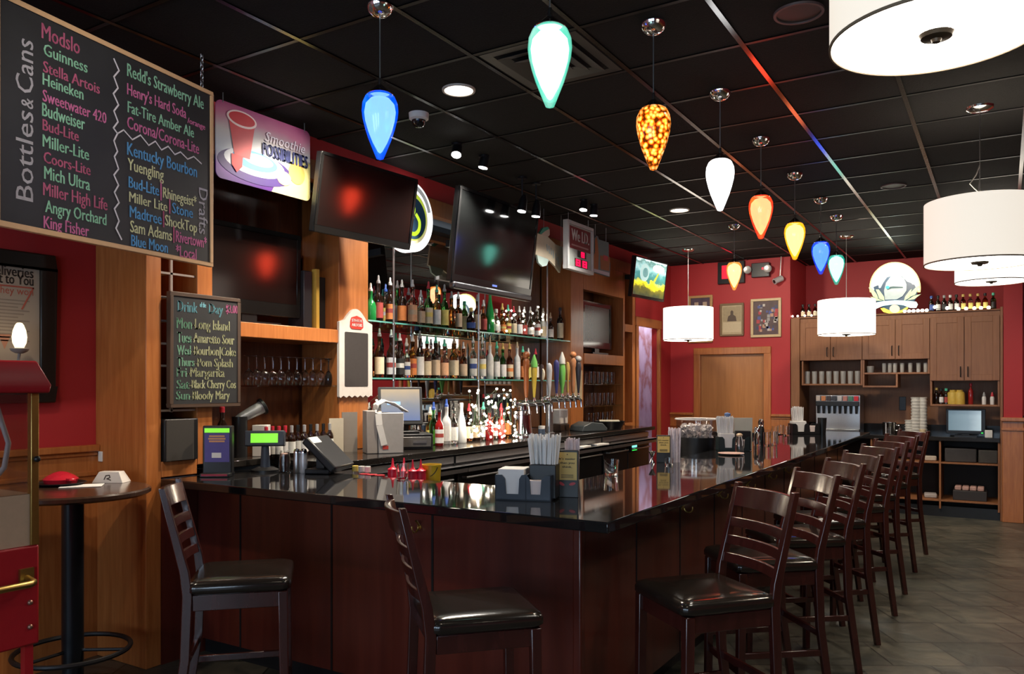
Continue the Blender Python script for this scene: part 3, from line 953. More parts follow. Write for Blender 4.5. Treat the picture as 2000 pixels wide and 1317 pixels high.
CT = [(840, -3.95, 'liquor', 'gold', 'yellow', 'white', 1, .9, .9, None, 'golden bottle with yellow label'),
      (847, -3.85, 'wine', 'green', None, 'blue', 1, .95, .95, None, 'bright green bottle'),
      (858, -3.78, 'liquor', 'red', 'white', 'black', 1, .9, 1.0, 'red', 'red bottle with white label'),
      (872, -3.85, 'liquor', 'frost', 'pale', 'blue', 1, 1.0, 1.02, None, 'frosted bottle with blue pourer'),
      (886, -3.85, 'liquor', 'clear', 'pale', 'black', 1, .95, .98, None, 'clear bottle with pale label'),
      (901, -3.85, 'champagne', 'frost', None, 'white', 0, 1.0, 1.0, None, 'frosted round-shouldered bottle'),
      (916, -3.9, 'liquor', 'brown', 'cream', 'red', 1, .95, .92, None, 'brown bottle with cream label'),
      (930, -3.9, 'square', 'dark', 'beige', 'white', 1, .95, .9, None, 'square dark bottle'),
      (944, -3.9, 'liquor', 'clear', 'white', 'green', 1, .95, .95, None, 'clear bottle with white label'),
      (956, -3.82, 'liquor', 'red', None, 'black', 1, .95, .85, None, 'dark red liqueur bottle'),
      (968, -3.9, 'liquor', 'clear', 'pale', 'white', 1, .95, .95, 'red', 'clear bottle with red band'),
      (979, -3.85, 'liquor', 'red', 'red', 'red', 1, .9, .95, None, 'bright red bottle'),
      (991, -3.92, 'square', 'amber', 'orange', 'gold', 1, .95, .9, None, 'square amber bottle')]
for i, (u, X, kind, gl, lb, cp, po, s, sh, band, look) in enumerate(CT):
    p = aX(u, 850, X)
    bottle((p.x, p.y, CZ), kind, gl, lb, cp, bool(po), s, sh, '%s, %s from the touchscreen on the back counter' % (look, ORD[i]), 'bottles on the back counter', band)
# string lights woven between the counter bottles
t = thing('string_lights', 'tangle of tiny white string lights among the bottles on the back counter', 'string lights', (-3.8, 5.6, CZ))
BULB = mat('fairy_bulb', (1, 1, 1), 0.3, emit=(1.0, 0.86, 0.66), es=9, noise=0)
rnd = random.Random(5)
pts = []
for k in range(78):
    u = 916 + 94 * rnd.random()
    v = 758 + 98 * rnd.random() ** 0.9
    pts.append(aX(u, min(v, 854), -3.78 + 0.06 * rnd.random() - (0.12 if v < 800 else 0)))
pts.sort(key=lambda p: p.y + 0.35 * math.sin(6 * p.z))
part('wire', MB().tube(pts, 0.0016, 5), mat('green_wire', (0.02, 0.05, 0.02), 0.5), t)
bm_ = MB().sphere((0, 0, 0), 0.0105, 8, 6)
b0 = None
for p in pts:
    if b0 is None:
        b0 = part('bulb', bm_, BULB, t, world=False)
        o = b0
    else:
        o = b0.copy()
        COL.objects.link(o)
    o.location = p - Vector(t.location)
t = thing('string_lights', 'small white string lights between the bottles on the far half of the upper glass shelf', 'string lights', (-4.15, 7.0, SZ1))
pts = sorted([aX(962 + 100 * rnd.random(), 600 + 50 * rnd.random(), -4.155) for k in range(26)], key=lambda p: p.y)
for q_ in pts:
    q_.z = max(q_.z, SZ1 + .014)
part('wire', MB().tube(pts, 0.0014, 5), mat('green_wire', (0.02, 0.05, 0.02), 0.5), t)
for q_ in pts:
    o = b0.copy()
    COL.objects.link(o)
    o.parent = t
    o.location = q_ - Vector(t.location)
for pw in ((-3.7, 5.45, 1.4), (-3.7, 5.95, 1.3)):
    light('string_light_glow', 'POINT', pw, 6, WARM, size=0.05)

# ================================================================ BEER TOWERS
def tower(X, u, kind, lab, handles, tops):
    p = aX(u, 850, X)
    t = thing('beer_tower', lab, 'beer tap', (p.x, p.y, CZ))
    x, y = p.x, p.y
    hz = 1.475 if kind == 'pole' else 1.44
    if kind == 'pole':
        part('column', MB().lathe([(0, 0), (.055, 0), (.055, .012), (.038, .016), (.036, .33), (0, .33)], (x, y, CZ), 24), STEEL, t)
        y0, y1 = y - 0.06, y + 0.52
    else:
        part('column', MB().lathe([(0, 0), (.125, 0), (.125, .01), (.10, .03), (.085, .1), (.08, .2), (.088, .205), (.088, .24), (.05, .25), (.045, .30), (0, .30)], (x, y, CZ), 28), CHROME, t)
        y0, y1 = y - 0.12, y + 0.42
    part('manifold', MB().cyl((x, y0, hz), (x, y1, hz), 0.035, n=20).sphere((x, y0, hz), 0.035).sphere((x, y1, hz), 0.035), CHROME, t)
    for k, (prof, m1) in enumerate(handles):
        yy = y0 + 0.05 + (y1 - y0 - 0.1) * k / max(1, len(handles) - 1)
        f = part('faucet', MB().cyl((x + .03, yy, hz), (x + .10, yy, hz), 0.016, n=12).tube([(x + .085, yy, hz), (x + .115, yy, hz - .02), (x + .12, yy, hz - .09)], [.015, .013, .010], 10)
                 .lathe([(.014, .0), (.018, .012), (.012, .03), (.008, .05)], (x + .085, yy, hz + .012), 12), CHROME, t)
        h_ = part('tap_handle', MB().lathe(prof, (x + .085, yy, hz + .055), 14), m1, t)
        zt = hz + .055 + prof[-1][1]
        tk, tm = tops[k]
        if tk == 'ball':
            part('finial', MB().sphere((x + .085, yy, zt + .02), .034, 14, 10), tm, h_)
        elif tk == 'cone':
            part('finial', MB().lathe([(0, -.05), (.034, -.05), (.030, .0), (.006, .07), (0, .072)], (x + .085, yy, zt), 14), tm, h_)
        elif tk == 'disc':
            part('plaque', MB().lathe([(0, -.008), (.055, -.006), (.058, 0), (.055, .006), (0, .008)], (x + .09, yy, zt - .1), 22, Matrix.Rotation(.9, 4, 'Z') @ Matrix.Rotation(math.pi / 2, 4, 'Y')), tm, h_)
H1 = [(0, 0), (.010, 0), (.014, .04), (.024, .16), (.030, .26), (.026, .31), (.012, .33), (0, .335)]
H2 = [(0, 0), (.012, 0), (.016, .05), (.030, .12), (.036, .22), (.026, .30), (.006, .34), (0, .345)]
H3 = [(0, 0), (.012, 0), (.018, .02), (.024, .1), (.024, .26), (.030, .28), (.030, .34), (.012, .37), (0, .375)]
H4 = [(0, 0), (.008, 0), (.012, .03), (.010, .12), (.018, .2), (.024, .26), (.014, .31), (0, .32)]
hm = lambda n, c, r=0.3: mat('tap_' + n, c, r, noise=0.1)
tower(-3.85, 1020, 'drum', 'chrome bell-based beer tower with wood and cream tap handles beside the string lights',
      [(H3, hm('wood', (.20, .06, .018))), (H1, hm('yellow', (.5, .36, .05))), (H4, hm('dark', (.05, .03, .03))), (H1, hm('silver', (.45, .45, .47), .2))],
      [('ball', hm('wood', (.32, .11, .03))), ('cone', hm('green', (.16, .46, .10))), ('disc', hm('cream', (.68, .60, .48))), ('', None)])
tower(-3.85, 1073, 'pole', 'steel T-shaped beer tower with navy, green and copper tap handles',
      [(H1, hm('navy', (.04, .04, .16))), (H2, hm('green', (.16, .46, .10))), (H4, hm('gold', (.5, .33, .10))), (H3, hm('copper', (.42, .19, .09), .25)), (H1, hm('ink', (.03, .03, .04)))],
      [('', None), ('cone', hm('white', (.6, .6, .56))), ('', None), ('ball', hm('orange', (.55, .22, .09))), ('ball', hm('pale', (.5, .5, .5)))])

# ================================================================ GLASSWARE
def wineglass(loc, label, group, down=True):
    prof = [(0, 0), (.034, 0), (.034, .002), (.005, .008), (.0038, .05), (.0038, .085), (.012, .095), (.030, .115), (.036, .14), (.034, .17), (.029, .195),
            (.0275, .195), (.0325, .17), (.0345, .14), (.0285, .117), (.011, .098), (0, .094)]
    if down:
        prof = [(r, .195 - z) for r, z in prof]
    return solo('wine_glass', label, 'glass', MB().lathe(prof, n=18), CLEAR, loc, group=group)
def tumbler(loc, r, h, label, group=None, m=None, name='glass_tumbler', cat='glass'):
    prof = [(0, 0), (r * .86, 0), (r * .88, .003), (r, h), (r - .003, h), (r * .86 - .002, .012), (0, .012)]
    return solo(name, label, cat, MB().lathe(prof, n=16), m or CLEAR, loc, group=group)
for i in range(11):
    p = aX(486 + 15.6 * i, 750, -4.22)
    wineglass((p.x, p.y, 1.608), 'upside-down wine glass, %s from the drinks chalkboard under the TV shelf' % ORD[i], 'wine glasses under the TV shelf')
for row, z, h, r, n, u0, du in ((0, 1.985, .0, .0, 0, 0, 0), (1, 1.63, .15, .036, 7, 1147, 8), (2, 1.37, .15, .036, 7, 1148, 8), (3, CZ, .15, .036, 6, 1150, 9)):
    for i in range(n):
        p = aX(u0 + du * i, 760, -4.22)
        tumbler((p.x, p.y, z), r, h, 'clear beer glass, %s from the column on the %s shelf of the far unit' % (ORD[i], ['', 'upper glass', 'lower glass', 'bottom'][row]), 'beer glasses in the far shelf unit')

# ================================================================ CHALKBOARDS
CHALK = {k: mat('chalk_' + k, c, 0.85, noise=0.18, nscale=60) for k, c in dict(
    pink=(.62, .17, .36), rose=(.50, .12, .22), mint=(.30, .62, .42), blue=(.12, .38, .70), yellow=(.66, .68, .40), white=(.62, .60, .64), red=(.6, .06, .06), aqua=(.25, .6, .7)).items()}
SLATE = mat('chalkboard_black', (0.022, 0.023, 0.024), 0.55, noise=0.35, nscale=6)

class Plane:
    """Upright rectangle: o lower left corner, d reading direction (horizontal unit vector), facing n."""
    def __init__(s, o, d):
        s.o = Vector(o)
        s.d = Vector(d).normalized()
        s.n = s.d.cross(Vector((0, 0, 1))).normalized()
    def at(s, u, v):
        r = Vector(_ray(u, v))
        c = Vector((0, 0, CAMZ))
        t = (s.o - c).dot(s.n) / r.dot(s.n)
        p = c + r * t - s.o
        return p.dot(s.d), p.z
    def p(s, a, b, off=0.0):
        return s.o + s.d * a + Vector((0, 0, b)) + s.n * off
    def slab(s, mb, a0, a1, b0, b1, t0, t1):
        pts = [s.p(a, b, t) for t in (t0, t1) for a, b in ((a0, b0), (a1, b0), (a1, b1), (a0, b1))]
        return mb.add(pts, [(0, 3, 2, 1), (4, 5, 6, 7), (0, 1, 5, 4), (1, 2, 6, 5), (2, 3, 7, 6), (3, 0, 4, 7)])
    def prism(s, mb, poly, t0, t1):
        return mb.prism(poly, s.p(0, 0, t0), s.d, (0, 0, 1), t1 - t0)
    def text(s, mb, txt, a, b, w, h, off=0.003, slant=0.0, bold=0.0):
        return write(mb, txt, s.p(a, b, off), s.d, (0, 0, 1), w, h, slant, bold)
    def line(s, mb, txt, ul, vt, vb, ur, off=0.003, bold=0.0):
        a0, b0 = s.at(ul, vb)
        _, b1 = s.at(ul, vt)
        a1, _ = s.at(ur, (vt + vb) / 2)
        return s.text(mb, txt, a0, b0, a1 - a0, b1 - b0, off, 0.0, bold)
    def frame(s, mb, a0, a1, b0, b1, w, t0, t1):
        s.slab(mb, a0, a1, b1 - w, b1, t0, t1)
        s.slab(mb, a0, a1, b0, b0 + w, t0, t1)
        s.slab(mb, a0, a0 + w, b0 + w, b1 - w, t0, t1)
        return s.slab(mb, a1 - w, a1, b0 + w, b1 - w, t0, t1)

# big hanging beer list: its far end hangs close to the back bar, its near end swings out
L = 1.20
dv = Vector((-0.1716, 0.985, 0)).normalized()
far = Vector((-3.60, 2.80, 2.237))
P1 = Plane(far - dv * L, dv)
bt = thing('chalkboard', 'large wood-framed chalkboard listing bottles, cans and drafts, hung from the ceiling by chains', 'chalkboard', tuple(P1.p(L / 2, 0)))
H1b = 0.935
part('slate', P1.slab(MB(), 0.015, L - 0.015, 0.015, H1b - 0.015, -0.012, 0.0), SLATE, bt)
part('frame', P1.frame(MB(), 0, L, 0, H1b, 0.021, -0.02, 0.006), mat('pale_frame_wood', (0.60, 0.38, 0.20), 0.5, noise=0.12), bt, bev=0.003)
for a in (0.10, L - 0.075):
    g = MB()
    z = P1.o.z + H1b
    k = 0
    while z < CEIL - 0.005:
        c = P1.p(a, z - P1.o.z + 0.012, -0.003)
        ax = (P1.d if k % 2 else P1.n)
        g.tube([c + ax * (0.008 * math.cos(q)) + Vector((0, 0, 0.016 * math.sin(q))) for q in [2 * math.pi * i / 10 for i in range(10)]], 0.003, 6, closed=True)
        z += 0.024
        k += 1
    part('chain', g, STEEL, bt)
LINES = [('Modslo', 81, 44, 74, 155, 'rose'), ('Guinness', 85, 84, 107, 170, 'mint'), ('Stella Artois', 84, 118, 140, 194, 'rose'),
 ('Heineken', 83, 142, 165, 162, 'mint'), ('Sweetwater 420', 83, 174, 197, 207, 'pink'), ('Budweiser', 82, 200, 226, 165, 'mint'),
 ('Bud-Lite', 83, 232, 254, 153, 'rose'), ('Miller-Lite', 83, 262, 286, 173, 'mint'), ('Coors-Lite', 85, 295, 317, 176, 'rose'),
 ('Mich Ultra', 86, 324, 349, 175, 'mint'), ('Miller High Life', 84, 356, 381, 209, 'rose'), ('Angry Orchard', 88, 390, 414, 207, 'mint'),
 ('King Fisher', 85, 421, 445, 173, 'pink'),
 ("Redd's Strawberry Ale", 248, 123, 148, 397, 'mint'), ("Henry's Hard Soda", 248, 162, 184, 363, 'pink'), ('/orange', 366, 229, 240, 400, 'pink'),
 ('Fat-Tire Amber Ale', 249, 197, 219, 378, 'mint'), ('Corona/Corona-Lite', 248, 226, 250, 388, 'pink'),
 ('Kentucky Bourbon', 248, 277, 302, 384, 'blue'), ('Yuengling', 249, 308, 331, 319, 'yellow'),
 ('Bud-Lite', 251, 344, 366, 310, 'blue'), ('|', 313, 353, 382, 315, 'pink'), ('Rhinegeist*', 318, 365, 386, 383, 'yellow'),
 ('Miller Lite', 252, 374, 394, 326, 'yellow'), ('|', 330, 388, 410, 332, 'rose'), ('Stone', 336, 395, 416, 376, 'blue'),
 ('Madtree', 253, 401, 424, 315, 'blue'), ('|', 318, 412, 436, 320, 'rose'), ('ShockTop', 322, 419, 440, 384, 'yellow'),
 ('Sam Adams', 254, 430, 453, 335, 'yellow'), ('|', 338, 442, 466, 340, 'rose'), ('Rivertown*', 343, 450, 472, 403, 'pink'),
 ('Blue Moon', 256, 458, 480, 327, 'blue'), ('*Local', 343, 478, 500, 383, 'pink')]
def chalk(P, t, txt, ul, vt, vb, ur, c, bold=0.0011):
    part('chalk_lettering', P.line(MB(), txt, ul, vt, vb, ur, 0.002, bold), CHALK[c], t, smooth=0, weld=False)
for a in LINES:
    chalk(P1, bt, *a)
def vertical(P, mb, txt, ua, va, ub, vb_, uc, down=False, off=0.002, bold=0.0004):
    """Lettering that runs up (or down) the board between two sight points; uc gives the cap side."""
    a0, b0 = P.at(ua, va)
    a1, b1 = P.at(ub, vb_)
    ac, _ = P.at(uc, va)
    z = Vector((0, 0, 1))
    if down:
        return write(mb, txt, P.p(a0, b0, off), -z, P.d, b0 - b1, abs(ac - a0), 0, bold)
    return write(mb, txt, P.p(a0, b0, off), z, -P.d, b1 - b0, abs(a0 - ac), 0, bold)
for w_, va_, vb2 in (('Bottles', 395, 221), ('&', 215, 195), ('Cans', 187, 82)):
    part('chalk_lettering', vertical(P1, MB(), w_, 64, va_, 62, vb2, 30 if w_ != '&' else 40), CHALK['white'], bt, smooth=0, weld=False)
part('chalk_lettering', vertical(P1, MB(), 'Drafts', 388, 366, 388, 456, 405, down=True), CHALK['white'], bt, smooth=0, weld=False)
zz = [(222, 115), (232, 138), (222, 150), (230, 172), (221, 183), (231, 205), (222, 217), (230, 238), (221, 250), (229, 261), (222, 275), (229, 296), (223, 306),
      (231, 330), (222, 342), (231, 362), (223, 376), (232, 396), (223, 408), (232, 432), (226, 446), (237, 468)]
part('chalk_line', stroke(MB(), [P1.p(*P1.at(u, v), 0.001) for u, v in zz], 0.007, P1.n), CHALK['white'], bt, smooth=0, weld=False)
z2 = [(229, 261), (241, 254), (258, 273), (274, 264), (290, 284), (303, 276), (315, 293), (328, 286), (341, 302), (352, 297), (366, 311), (378, 306), (393, 320)]
part('chalk_line', stroke(MB(), [P1.p(*P1.at(u, v), 0.001) for u, v in z2], 0.006, P1.n), CHALK['white'], bt, smooth=0, weld=False)

# drink of the day board on the cabinetry
P2 = Plane((-4.085, 2.886, 1.475), (0, 1, 0))
w2, h2 = 0.495, 0.675
b2 = thing('chalkboard', 'brown-framed chalkboard with the drink of the day list fixed to the cabinet posts', 'chalkboard', tuple(P2.p(w2 / 2, 0)))
part('slate', P2.slab(MB(), 0.01, w2 - 0.01, 0.01, h2 - 0.01, -0.03, 0), SLATE, b2)
part('frame', P2.frame(MB(), 0, w2, 0, h2, 0.021, -0.034, 0.005), mat('brown_frame_wood', (0.075, 0.045, 0.03), 0.5), b2, bev=0.003)
for txt, ul, vt, vb, ur, c in [('Drink', 347, 587, 608, 385, 'aqua'), ('of the', 390, 590, 600, 402, 'aqua'), ('Day', 408, 593, 612, 435, 'aqua'), ('$3.00', 441, 595, 611, 464, 'pink'),
    ('Mon', 345, 620, 641, 374, 'mint'), ('-Long Island', 375, 622, 642, 448, 'yellow'), ('Tues', 346, 648, 669, 373, 'mint'), ('-Amaretto Sour', 374, 650, 669, 457, 'yellow'),
    ('Wed', 346, 674, 693, 372, 'mint'), ('-Bourbon|Coke', 374, 675, 693, 460, 'yellow'), ('Thurs', 346, 698, 715, 379, 'mint'), ('-Pom Splash', 380, 699, 716, 454, 'yellow'),
    ('Fri', 345, 718, 736, 364, 'mint'), ('-Margarita', 365, 718, 736, 438, 'yellow'), ('Sat', 345, 742, 760, 369, 'mint'), ('-Black Cherry Cos', 370, 742, 759, 460, 'yellow'),
    ('Sun', 344, 764, 781, 370, 'mint'), ('-Bloody Mary', 371, 764, 781, 448, 'yellow')]:
    chalk(P2, b2, txt, ul, vt, vb, ur, c, 0.0009)

# white framed blank chalkboard with a red beer crest on the near column
P3 = Plane((-4.105, 4.275, 1.525), (0, 1, 0))
b3 = thing('chalkboard', 'white-framed blank chalkboard with a red beer crest, hung on the wood column', 'chalkboard', tuple(P3.p(0.175, 0)))
wv = [(0.355 - 0.355 * i / 24, 0.008 * math.sin(i * math.pi / 2)) for i in range(25)]
arch = [(0.0, 0.545)] + [(0.06 + 0.235 * i / 16, 0.565 + 0.085 * math.sin(math.pi * i / 16)) for i in range(17)] + [(0.355, 0.545)]
part('frame', P3.prism(MB(), wv[::-1] and ([(x, y) for x, y in wv[::-1]] + [(x, y) for x, y in arch[::-1]]), -0.014, 0.008), mat('white_board_paint', (0.62, 0.57, 0.52), 0.5), b3, smooth=20)
part('slate', P3.prism(MB(), rrect(0.055, 0.305, 0.075, 0.475, 0.01), 0.006, 0.0105), mat('grey_slate', (0.04, 0.034, 0.032), 0.6), b3)
crest = rrect(0.115, 0.245, 0.50, 0.575, 0.014)
g = P3.prism(MB(), [(0.13, 0.50), (0.23, 0.50), (0.25, 0.515), (0.248, 0.56), (0.235, 0.585), (0.18, 0.60), (0.125, 0.585), (0.112, 0.56), (0.11, 0.515)], 0.008, 0.012)
part('crest', g, mat('crest_red', (.50, .045, .03), 0.4), b3)
g = MB()
P3.text(g, 'STELLA', 0.125, 0.553, 0.11, 0.022, 0.0135, bold=0.0012)
P3.text(g, 'ARTOIS', 0.125, 0.52, 0.11, 0.022, 0.0135, bold=0.0012)
part('crest_lettering', g, WHITE, b3, smooth=0, weld=False)

# ================================================================ SCREENS
def facing(c, d, tilt=0.0):
    """Frame whose -y axis looks along the horizontal direction d; tilt leans the top towards the viewer."""
    return Matrix.Translation(Vector(c)) @ Matrix.Rotation(math.atan2(d[0], -d[1]), 4, 'Z') @ Matrix.Rotation(tilt, 4, 'X')
def tv(label, c, d, tilt, w, h, group=None, screen=None, bez=0.022, bottom=0.03, mount=True, name='television', stand=False):
    M = facing(c, d, tilt)
    base = M @ Vector((0, 0, -h / 2))
    t = thing(name, label, 'television', tuple(base), 0, group)
    def lb(x0, x1, y0, y1, z0, z1, mb):
        return mb.add([M @ Vector(p) for p in ((x0, y0, z0), (x1, y0, z0), (x1, y1, z0), (x0, y1, z0), (x0, y0, z1), (x1, y0, z1), (x1, y1, z1), (x0, y1, z1))],
                      [(0, 3, 2, 1), (4, 5, 6, 7), (0, 1, 5, 4), (1, 2, 6, 5), (2, 3, 7, 6), (3, 0, 4, 7)])
    hw, hh = w / 2, h / 2
    part('housing', lb(-hw, hw, 0.0, 0.05, -hh, hh, MB()), BLK, t, bev=0.006)
    g = MB()
    lb(-hw, hw, -0.008, 0, hh - bez, hh, g)
    lb(-hw, hw, -0.008, 0, -hh, -hh + bez + bottom, g)
    lb(-hw, -hw + bez, -0.008, 0, -hh + bez + bottom, hh - bez, g)
    lb(hw - bez, hw, -0.008, 0, -hh + bez + bottom, hh - bez, g)
    part('bezel', g, mat('gloss_black', (0.01, 0.01, 0.01), 0.12, noise=0), t, bev=0.003)
    part('screen', lb(-hw + bez, hw - bez, -0.003, 0, -hh + bez + bottom, hh - bez, MB()), screen or SCREEN, t)
    if mount:
        g = MB()
        p = M @ Vector((0, 0.05, 0.02))
        q = Vector((XF - 0.02 if d[0] > 0.5 else p.x, p.y, p.z + 0.03))
        g.bar(p, q, 0.06, 0.06)
        lb(-0.12, 0.12, 0.05, 0.065, -0.1, 0.12, g)
        part('wall_bracket', g, BLKM, t)
    if stand:
        g = MB()
        lb(-0.06, 0.06, 0.0, 0.04, -hh - 0.055, -hh + 0.01, g)
        lb(-0.22, 0.22, -0.05, 0.07, -hh - 0.07, -hh - 0.05, g)
        part('stand', g, BLK, t)
    return t, lb
MATTE_SCR = mat('matte_dark_screen', (0.010, 0.006, 0.0055), 0.11, spec=1.0, noise=0.02)
tv('black television standing on the wood beam shelf behind the hanging chalkboard', (-4.25, 3.60, 2.37), (.9989, -.047), math.radians(1.1), 0.84, 0.58, None, MATTE_SCR, 0.03, 0.06, False, stand=True)
tv('black television hung on the fascia beside the smoothie banner, reflecting a red lamp', (-3.76, 4.21, 2.87), (.9965, -.0837), math.radians(9.2), 0.90, 0.52, None, MATTE_SCR, 0.02, 0.025)
t3, lb3 = tv('largest black television, hung over the bottle shelves with a bar along its bottom', (-3.62, 5.66, 2.79), (1, 0.0), math.radians(6.8), 1.22, 0.74, None, mat('grey_dark_screen', (0.005, 0.0055, 0.0055), 0.085, spec=1.0, noise=0.02), 0.024, 0.03)
part('speaker_bar', lb3(-0.60, 0.60, -0.03, 0.03, -0.425, -0.37, MB()), mat('dark_grey_metal', (0.10, 0.10, 0.11), 0.3, metal=0.8), t3, bev=0.015, label='grey bar along the bottom')
part('logo', lb3(-0.035, 0.035, -0.010, -0.008, -0.352, -0.336, MB()), mat('blue_logo', (.1, .15, .5), 0.3, emit=(.2, .3, .9), es=0.6), t3)
TVPIC = ramp_mat('television_picture', [(0.0, (.02, .03, .01)), (.2, (.10, .09, .01)), (.33, (.85, .78, .02)), (.42, (.04, .16, .13)), (.6, (.05, .22, .22)), (.75, (.35, .55, .55)), (.9, (.08, .2, .18)), (1, (.7, .85, .85))],
                 axis=2, es=1.3, noise=0.45, nscale=5)
t4, lb4 = tv('small television showing a bright teal and yellow picture beside the passage', (-3.80, 9.50, 2.95), (0.985, -0.10), math.radians(7), 0.86, 0.50, None, TVPIC, 0.018, 0.015)
def pic(n, poly, c, e):
    M4 = facing((-3.80, 9.50, 2.95), (0.985, -0.10), math.radians(7))
    R3 = M4.to_3x3()
    g = MB().prism(poly, M4 @ Vector((0, -.004, 0)), R3 @ Vector((1, 0, 0)), R3 @ Vector((0, 0, 1)), .001)
    part('picture_shape', g, mat('picture_' + n, c, .4, emit=c, es=e, noise=.3, nscale=9), t4, smooth=0)
pic('pale_blob', ellipse(-.16, .07, .12, .11), (.42, .60, .58), .9)
pic('white_glow', ellipse(.2, .15, .16, .05), (.8, .95, .9), 1.0)
pic('dark_blob', ellipse(-.14, .07, .07, .06), (.08, .2, .2), .8)
pic('gold_streak', [(.08, -.02), (.2, .1), (.22, .09), (.13, -.03)], (.5, .5, .05), .9)
tv('black television standing in the far shelf unit above the beer glasses', (-4.22, 8.84, 2.34), (1, 0), 0.0, 0.80, 0.56, None, mat('teal_dark_screen', (0.03, 0.045, 0.05), 0.25, spec=0.6), 0.05, 0.03, False, stand=True)

# cable boxes beside the first television
t = thing('cable_box', 'upright black cable box with a yellow edge beside the shelf television', 'box', (-4.22, 4.09, 2.01))
part('case', MB().box(-4.36, -4.20, 4.03, 4.11, 2.01, 2.42), mat('grey_black_case', (0.03, 0.03, 0.035), 0.3), t, bev=0.006)
part('label_edge', MB().box(-4.23, -4.185, 4.135, 4.165, 2.01, 2.44), mat('yellow_card', (.72, .45, .08), 0.5), t)
solo('audio_box', 'black box with round drivers standing against the near column', 'speaker', MB().box(-4.42, -4.25, 4.21, 4.29, 2.01, 2.40), BLK, bev=0.004)
# speaker on the sill below the wine rack
t = thing('loudspeaker', 'square dark loudspeaker on the wood sill below the wine rack', 'speaker', (-4.24, 2.97, 1.165))
part('cabinet', MB().box(-4.40, -4.10, 2.862, 3.088, 1.165, 1.41), BLK, t, bev=0.006)
part('grille', MB().box(-4.10, -4.09, 2.868, 3.05, 1.17, 1.405), mat('grille_cloth', (0.035, 0.03, 0.026), 0.8, noise=0.6, nscale=300), t)
# wine rack: pale grid in the narrow niche
t = thing('wine_rack', 'tall dark niche with a pale wine rack grid behind the drinks chalkboard', 'wine rack', (-4.3, 2.97, 1.45))
part('backing', MB().box(-4.53, -4.50, 2.856, 3.092, 1.45, 3.05), BLK, t)
g = MB().box(-4.15, -4.135, 2.925, 2.94, 1.45, 3.0)
for v in (498, 535, 582, 628, 672, 715, 758, 802):
    z = aX(335, v, -4.14).z
    g.box(-4.15, -4.135, 2.856, 3.092, z - 0.006, z + 0.006).box(-4.5, -4.15, 2.926, 2.938, z - 0.005, z + 0.005)
part('grid', g, mat('rack_metal', (0.42, 0.36, 0.32), 0.4, metal=0.6), t)

# ================================================================ SIGNS
# smoothie banner
PS = Plane((-3.95, 3.095, 2.835), (0, 1, 0))
sw, sh_ = 0.75, 0.465
t = thing('banner', 'colourful smoothie banner with a red drink cup hung from the ceiling', 'sign', tuple(PS.p(sw / 2, 0)))
PRINT = ramp_mat('banner_print', [(0, (.05, .015, .13)), (.2, (.11, .03, .24)), (.38, (.38, .44, .52)), (.62, (.44, .42, .42)), (.83, (.45, .15, .25)), (1, (.33, .06, .17))], axis=2, noise=0.25, nscale=2.5)
rr = rrect(0, sw, 0, sh_, 0.04)
part('panel', PS.prism(MB(), rr, -0.008, 0), PRINT, t)
def sticker(P, par, name, poly, m, lvl=1):
    return part(name, P.prism(MB(), poly, 0.0008 * lvl, 0.0008 * lvl + 0.0006), m, par)
pc = lambda n, c, r=0.45: mat('print_' + n, c, r, noise=0.12, nscale=12)
sticker(PS, t, 'printed_corner', [(0.42, 0.0)] + [(x, y) for x, y in rr if x > 0.7 and y < 0.1][-6:] + [(0.75, 0.25), (0.62, 0.27), (0.50, 0.14)], pc('olive', (.55, .52, .22)), 1)
sticker(PS, t, 'printed_table', ellipse(0.30, 0.12, 0.29, 0.10, a0=0), pc('navy', (.05, .03, .14)), 2)
sticker(PS, t, 'printed_swirl', ellipse(0.29, 0.145, 0.235, 0.078), pc('pale', (.62, .66, .74)), 3)
sticker(PS, t, 'printed_swirl', ellipse(0.29, 0.16, 0.175, 0.058), pc('blue', (.08, .34, .62)), 4)
sticker(PS, t, 'printed_swirl', ellipse(0.31, 0.17, 0.12, 0.036), pc('sky', (.35, .62, .80)), 5)
sticker(PS, t, 'printed_fruit', ellipse(0.52, 0.105, 0.06, 0.045), pc('peach', (.70, .42, .22)), 5)
sticker(PS, t, 'printed_fruit', ellipse(0.63, 0.16, 0.07, 0.07), pc('amber', (.62, .36, .10)), 4)
sticker(PS, t, 'printed_cup', [(0.13, 0.16), (0.245, 0.16), (0.285, 0.385), (0.085, 0.385)], pc('red', (.56, .05, .06)), 6)
sticker(PS, t, 'printed_cup_rim', ellipse(0.185, 0.388, 0.112, 0.05), pc('pinkwhite', (.78, .62, .60)), 7)
sticker(PS, t, 'printed_drink', ellipse(0.185, 0.39, 0.098, 0.039), pc('crimson', (.50, .03, .04)), 8)
sticker(PS, t, 'printed_berry', [(0.105, 0.165), (0.19, 0.165), (0.185, 0.10), (0.145, 0.06), (0.108, 0.10)], pc('berry', (.52, .02, .03)), 9)
g = MB()
PS.text(g, 'POSSIBILITIES', 0.345, 0.215, 0.375, 0.078, 0.0095, bold=0.003)
part('lettering', g, pc('ink', (.04, .05, .16)), t, smooth=0, weld=False)
g = MB()
PS.text(g, 'Smoothie', 0.36, 0.305, 0.33, 0.062, 0.0095, slant=0.25)
part('lettering', g, pc('silver', (.72, .66, .74)), t, smooth=0, weld=False, label='pale slanted script')
g = MB()
for a in (0.05, 0.70):
    g.cyl(PS.p(a, sh_ - 0.012, 0), PS.p(a, CEIL - 2.835, 0), 0.003, n=6)
part('hanger', g, STEEL, t)
light('banner_spot', 'SPOT', (-3.45, 3.75, 3.22), 5, (1, .95, .9), size=0.02, spot=math.radians(90))  # spot without a fixture, there to brighten the banner
aim(bpy.data.objects['banner_spot'], (-4.0, 3.5, 3.02))

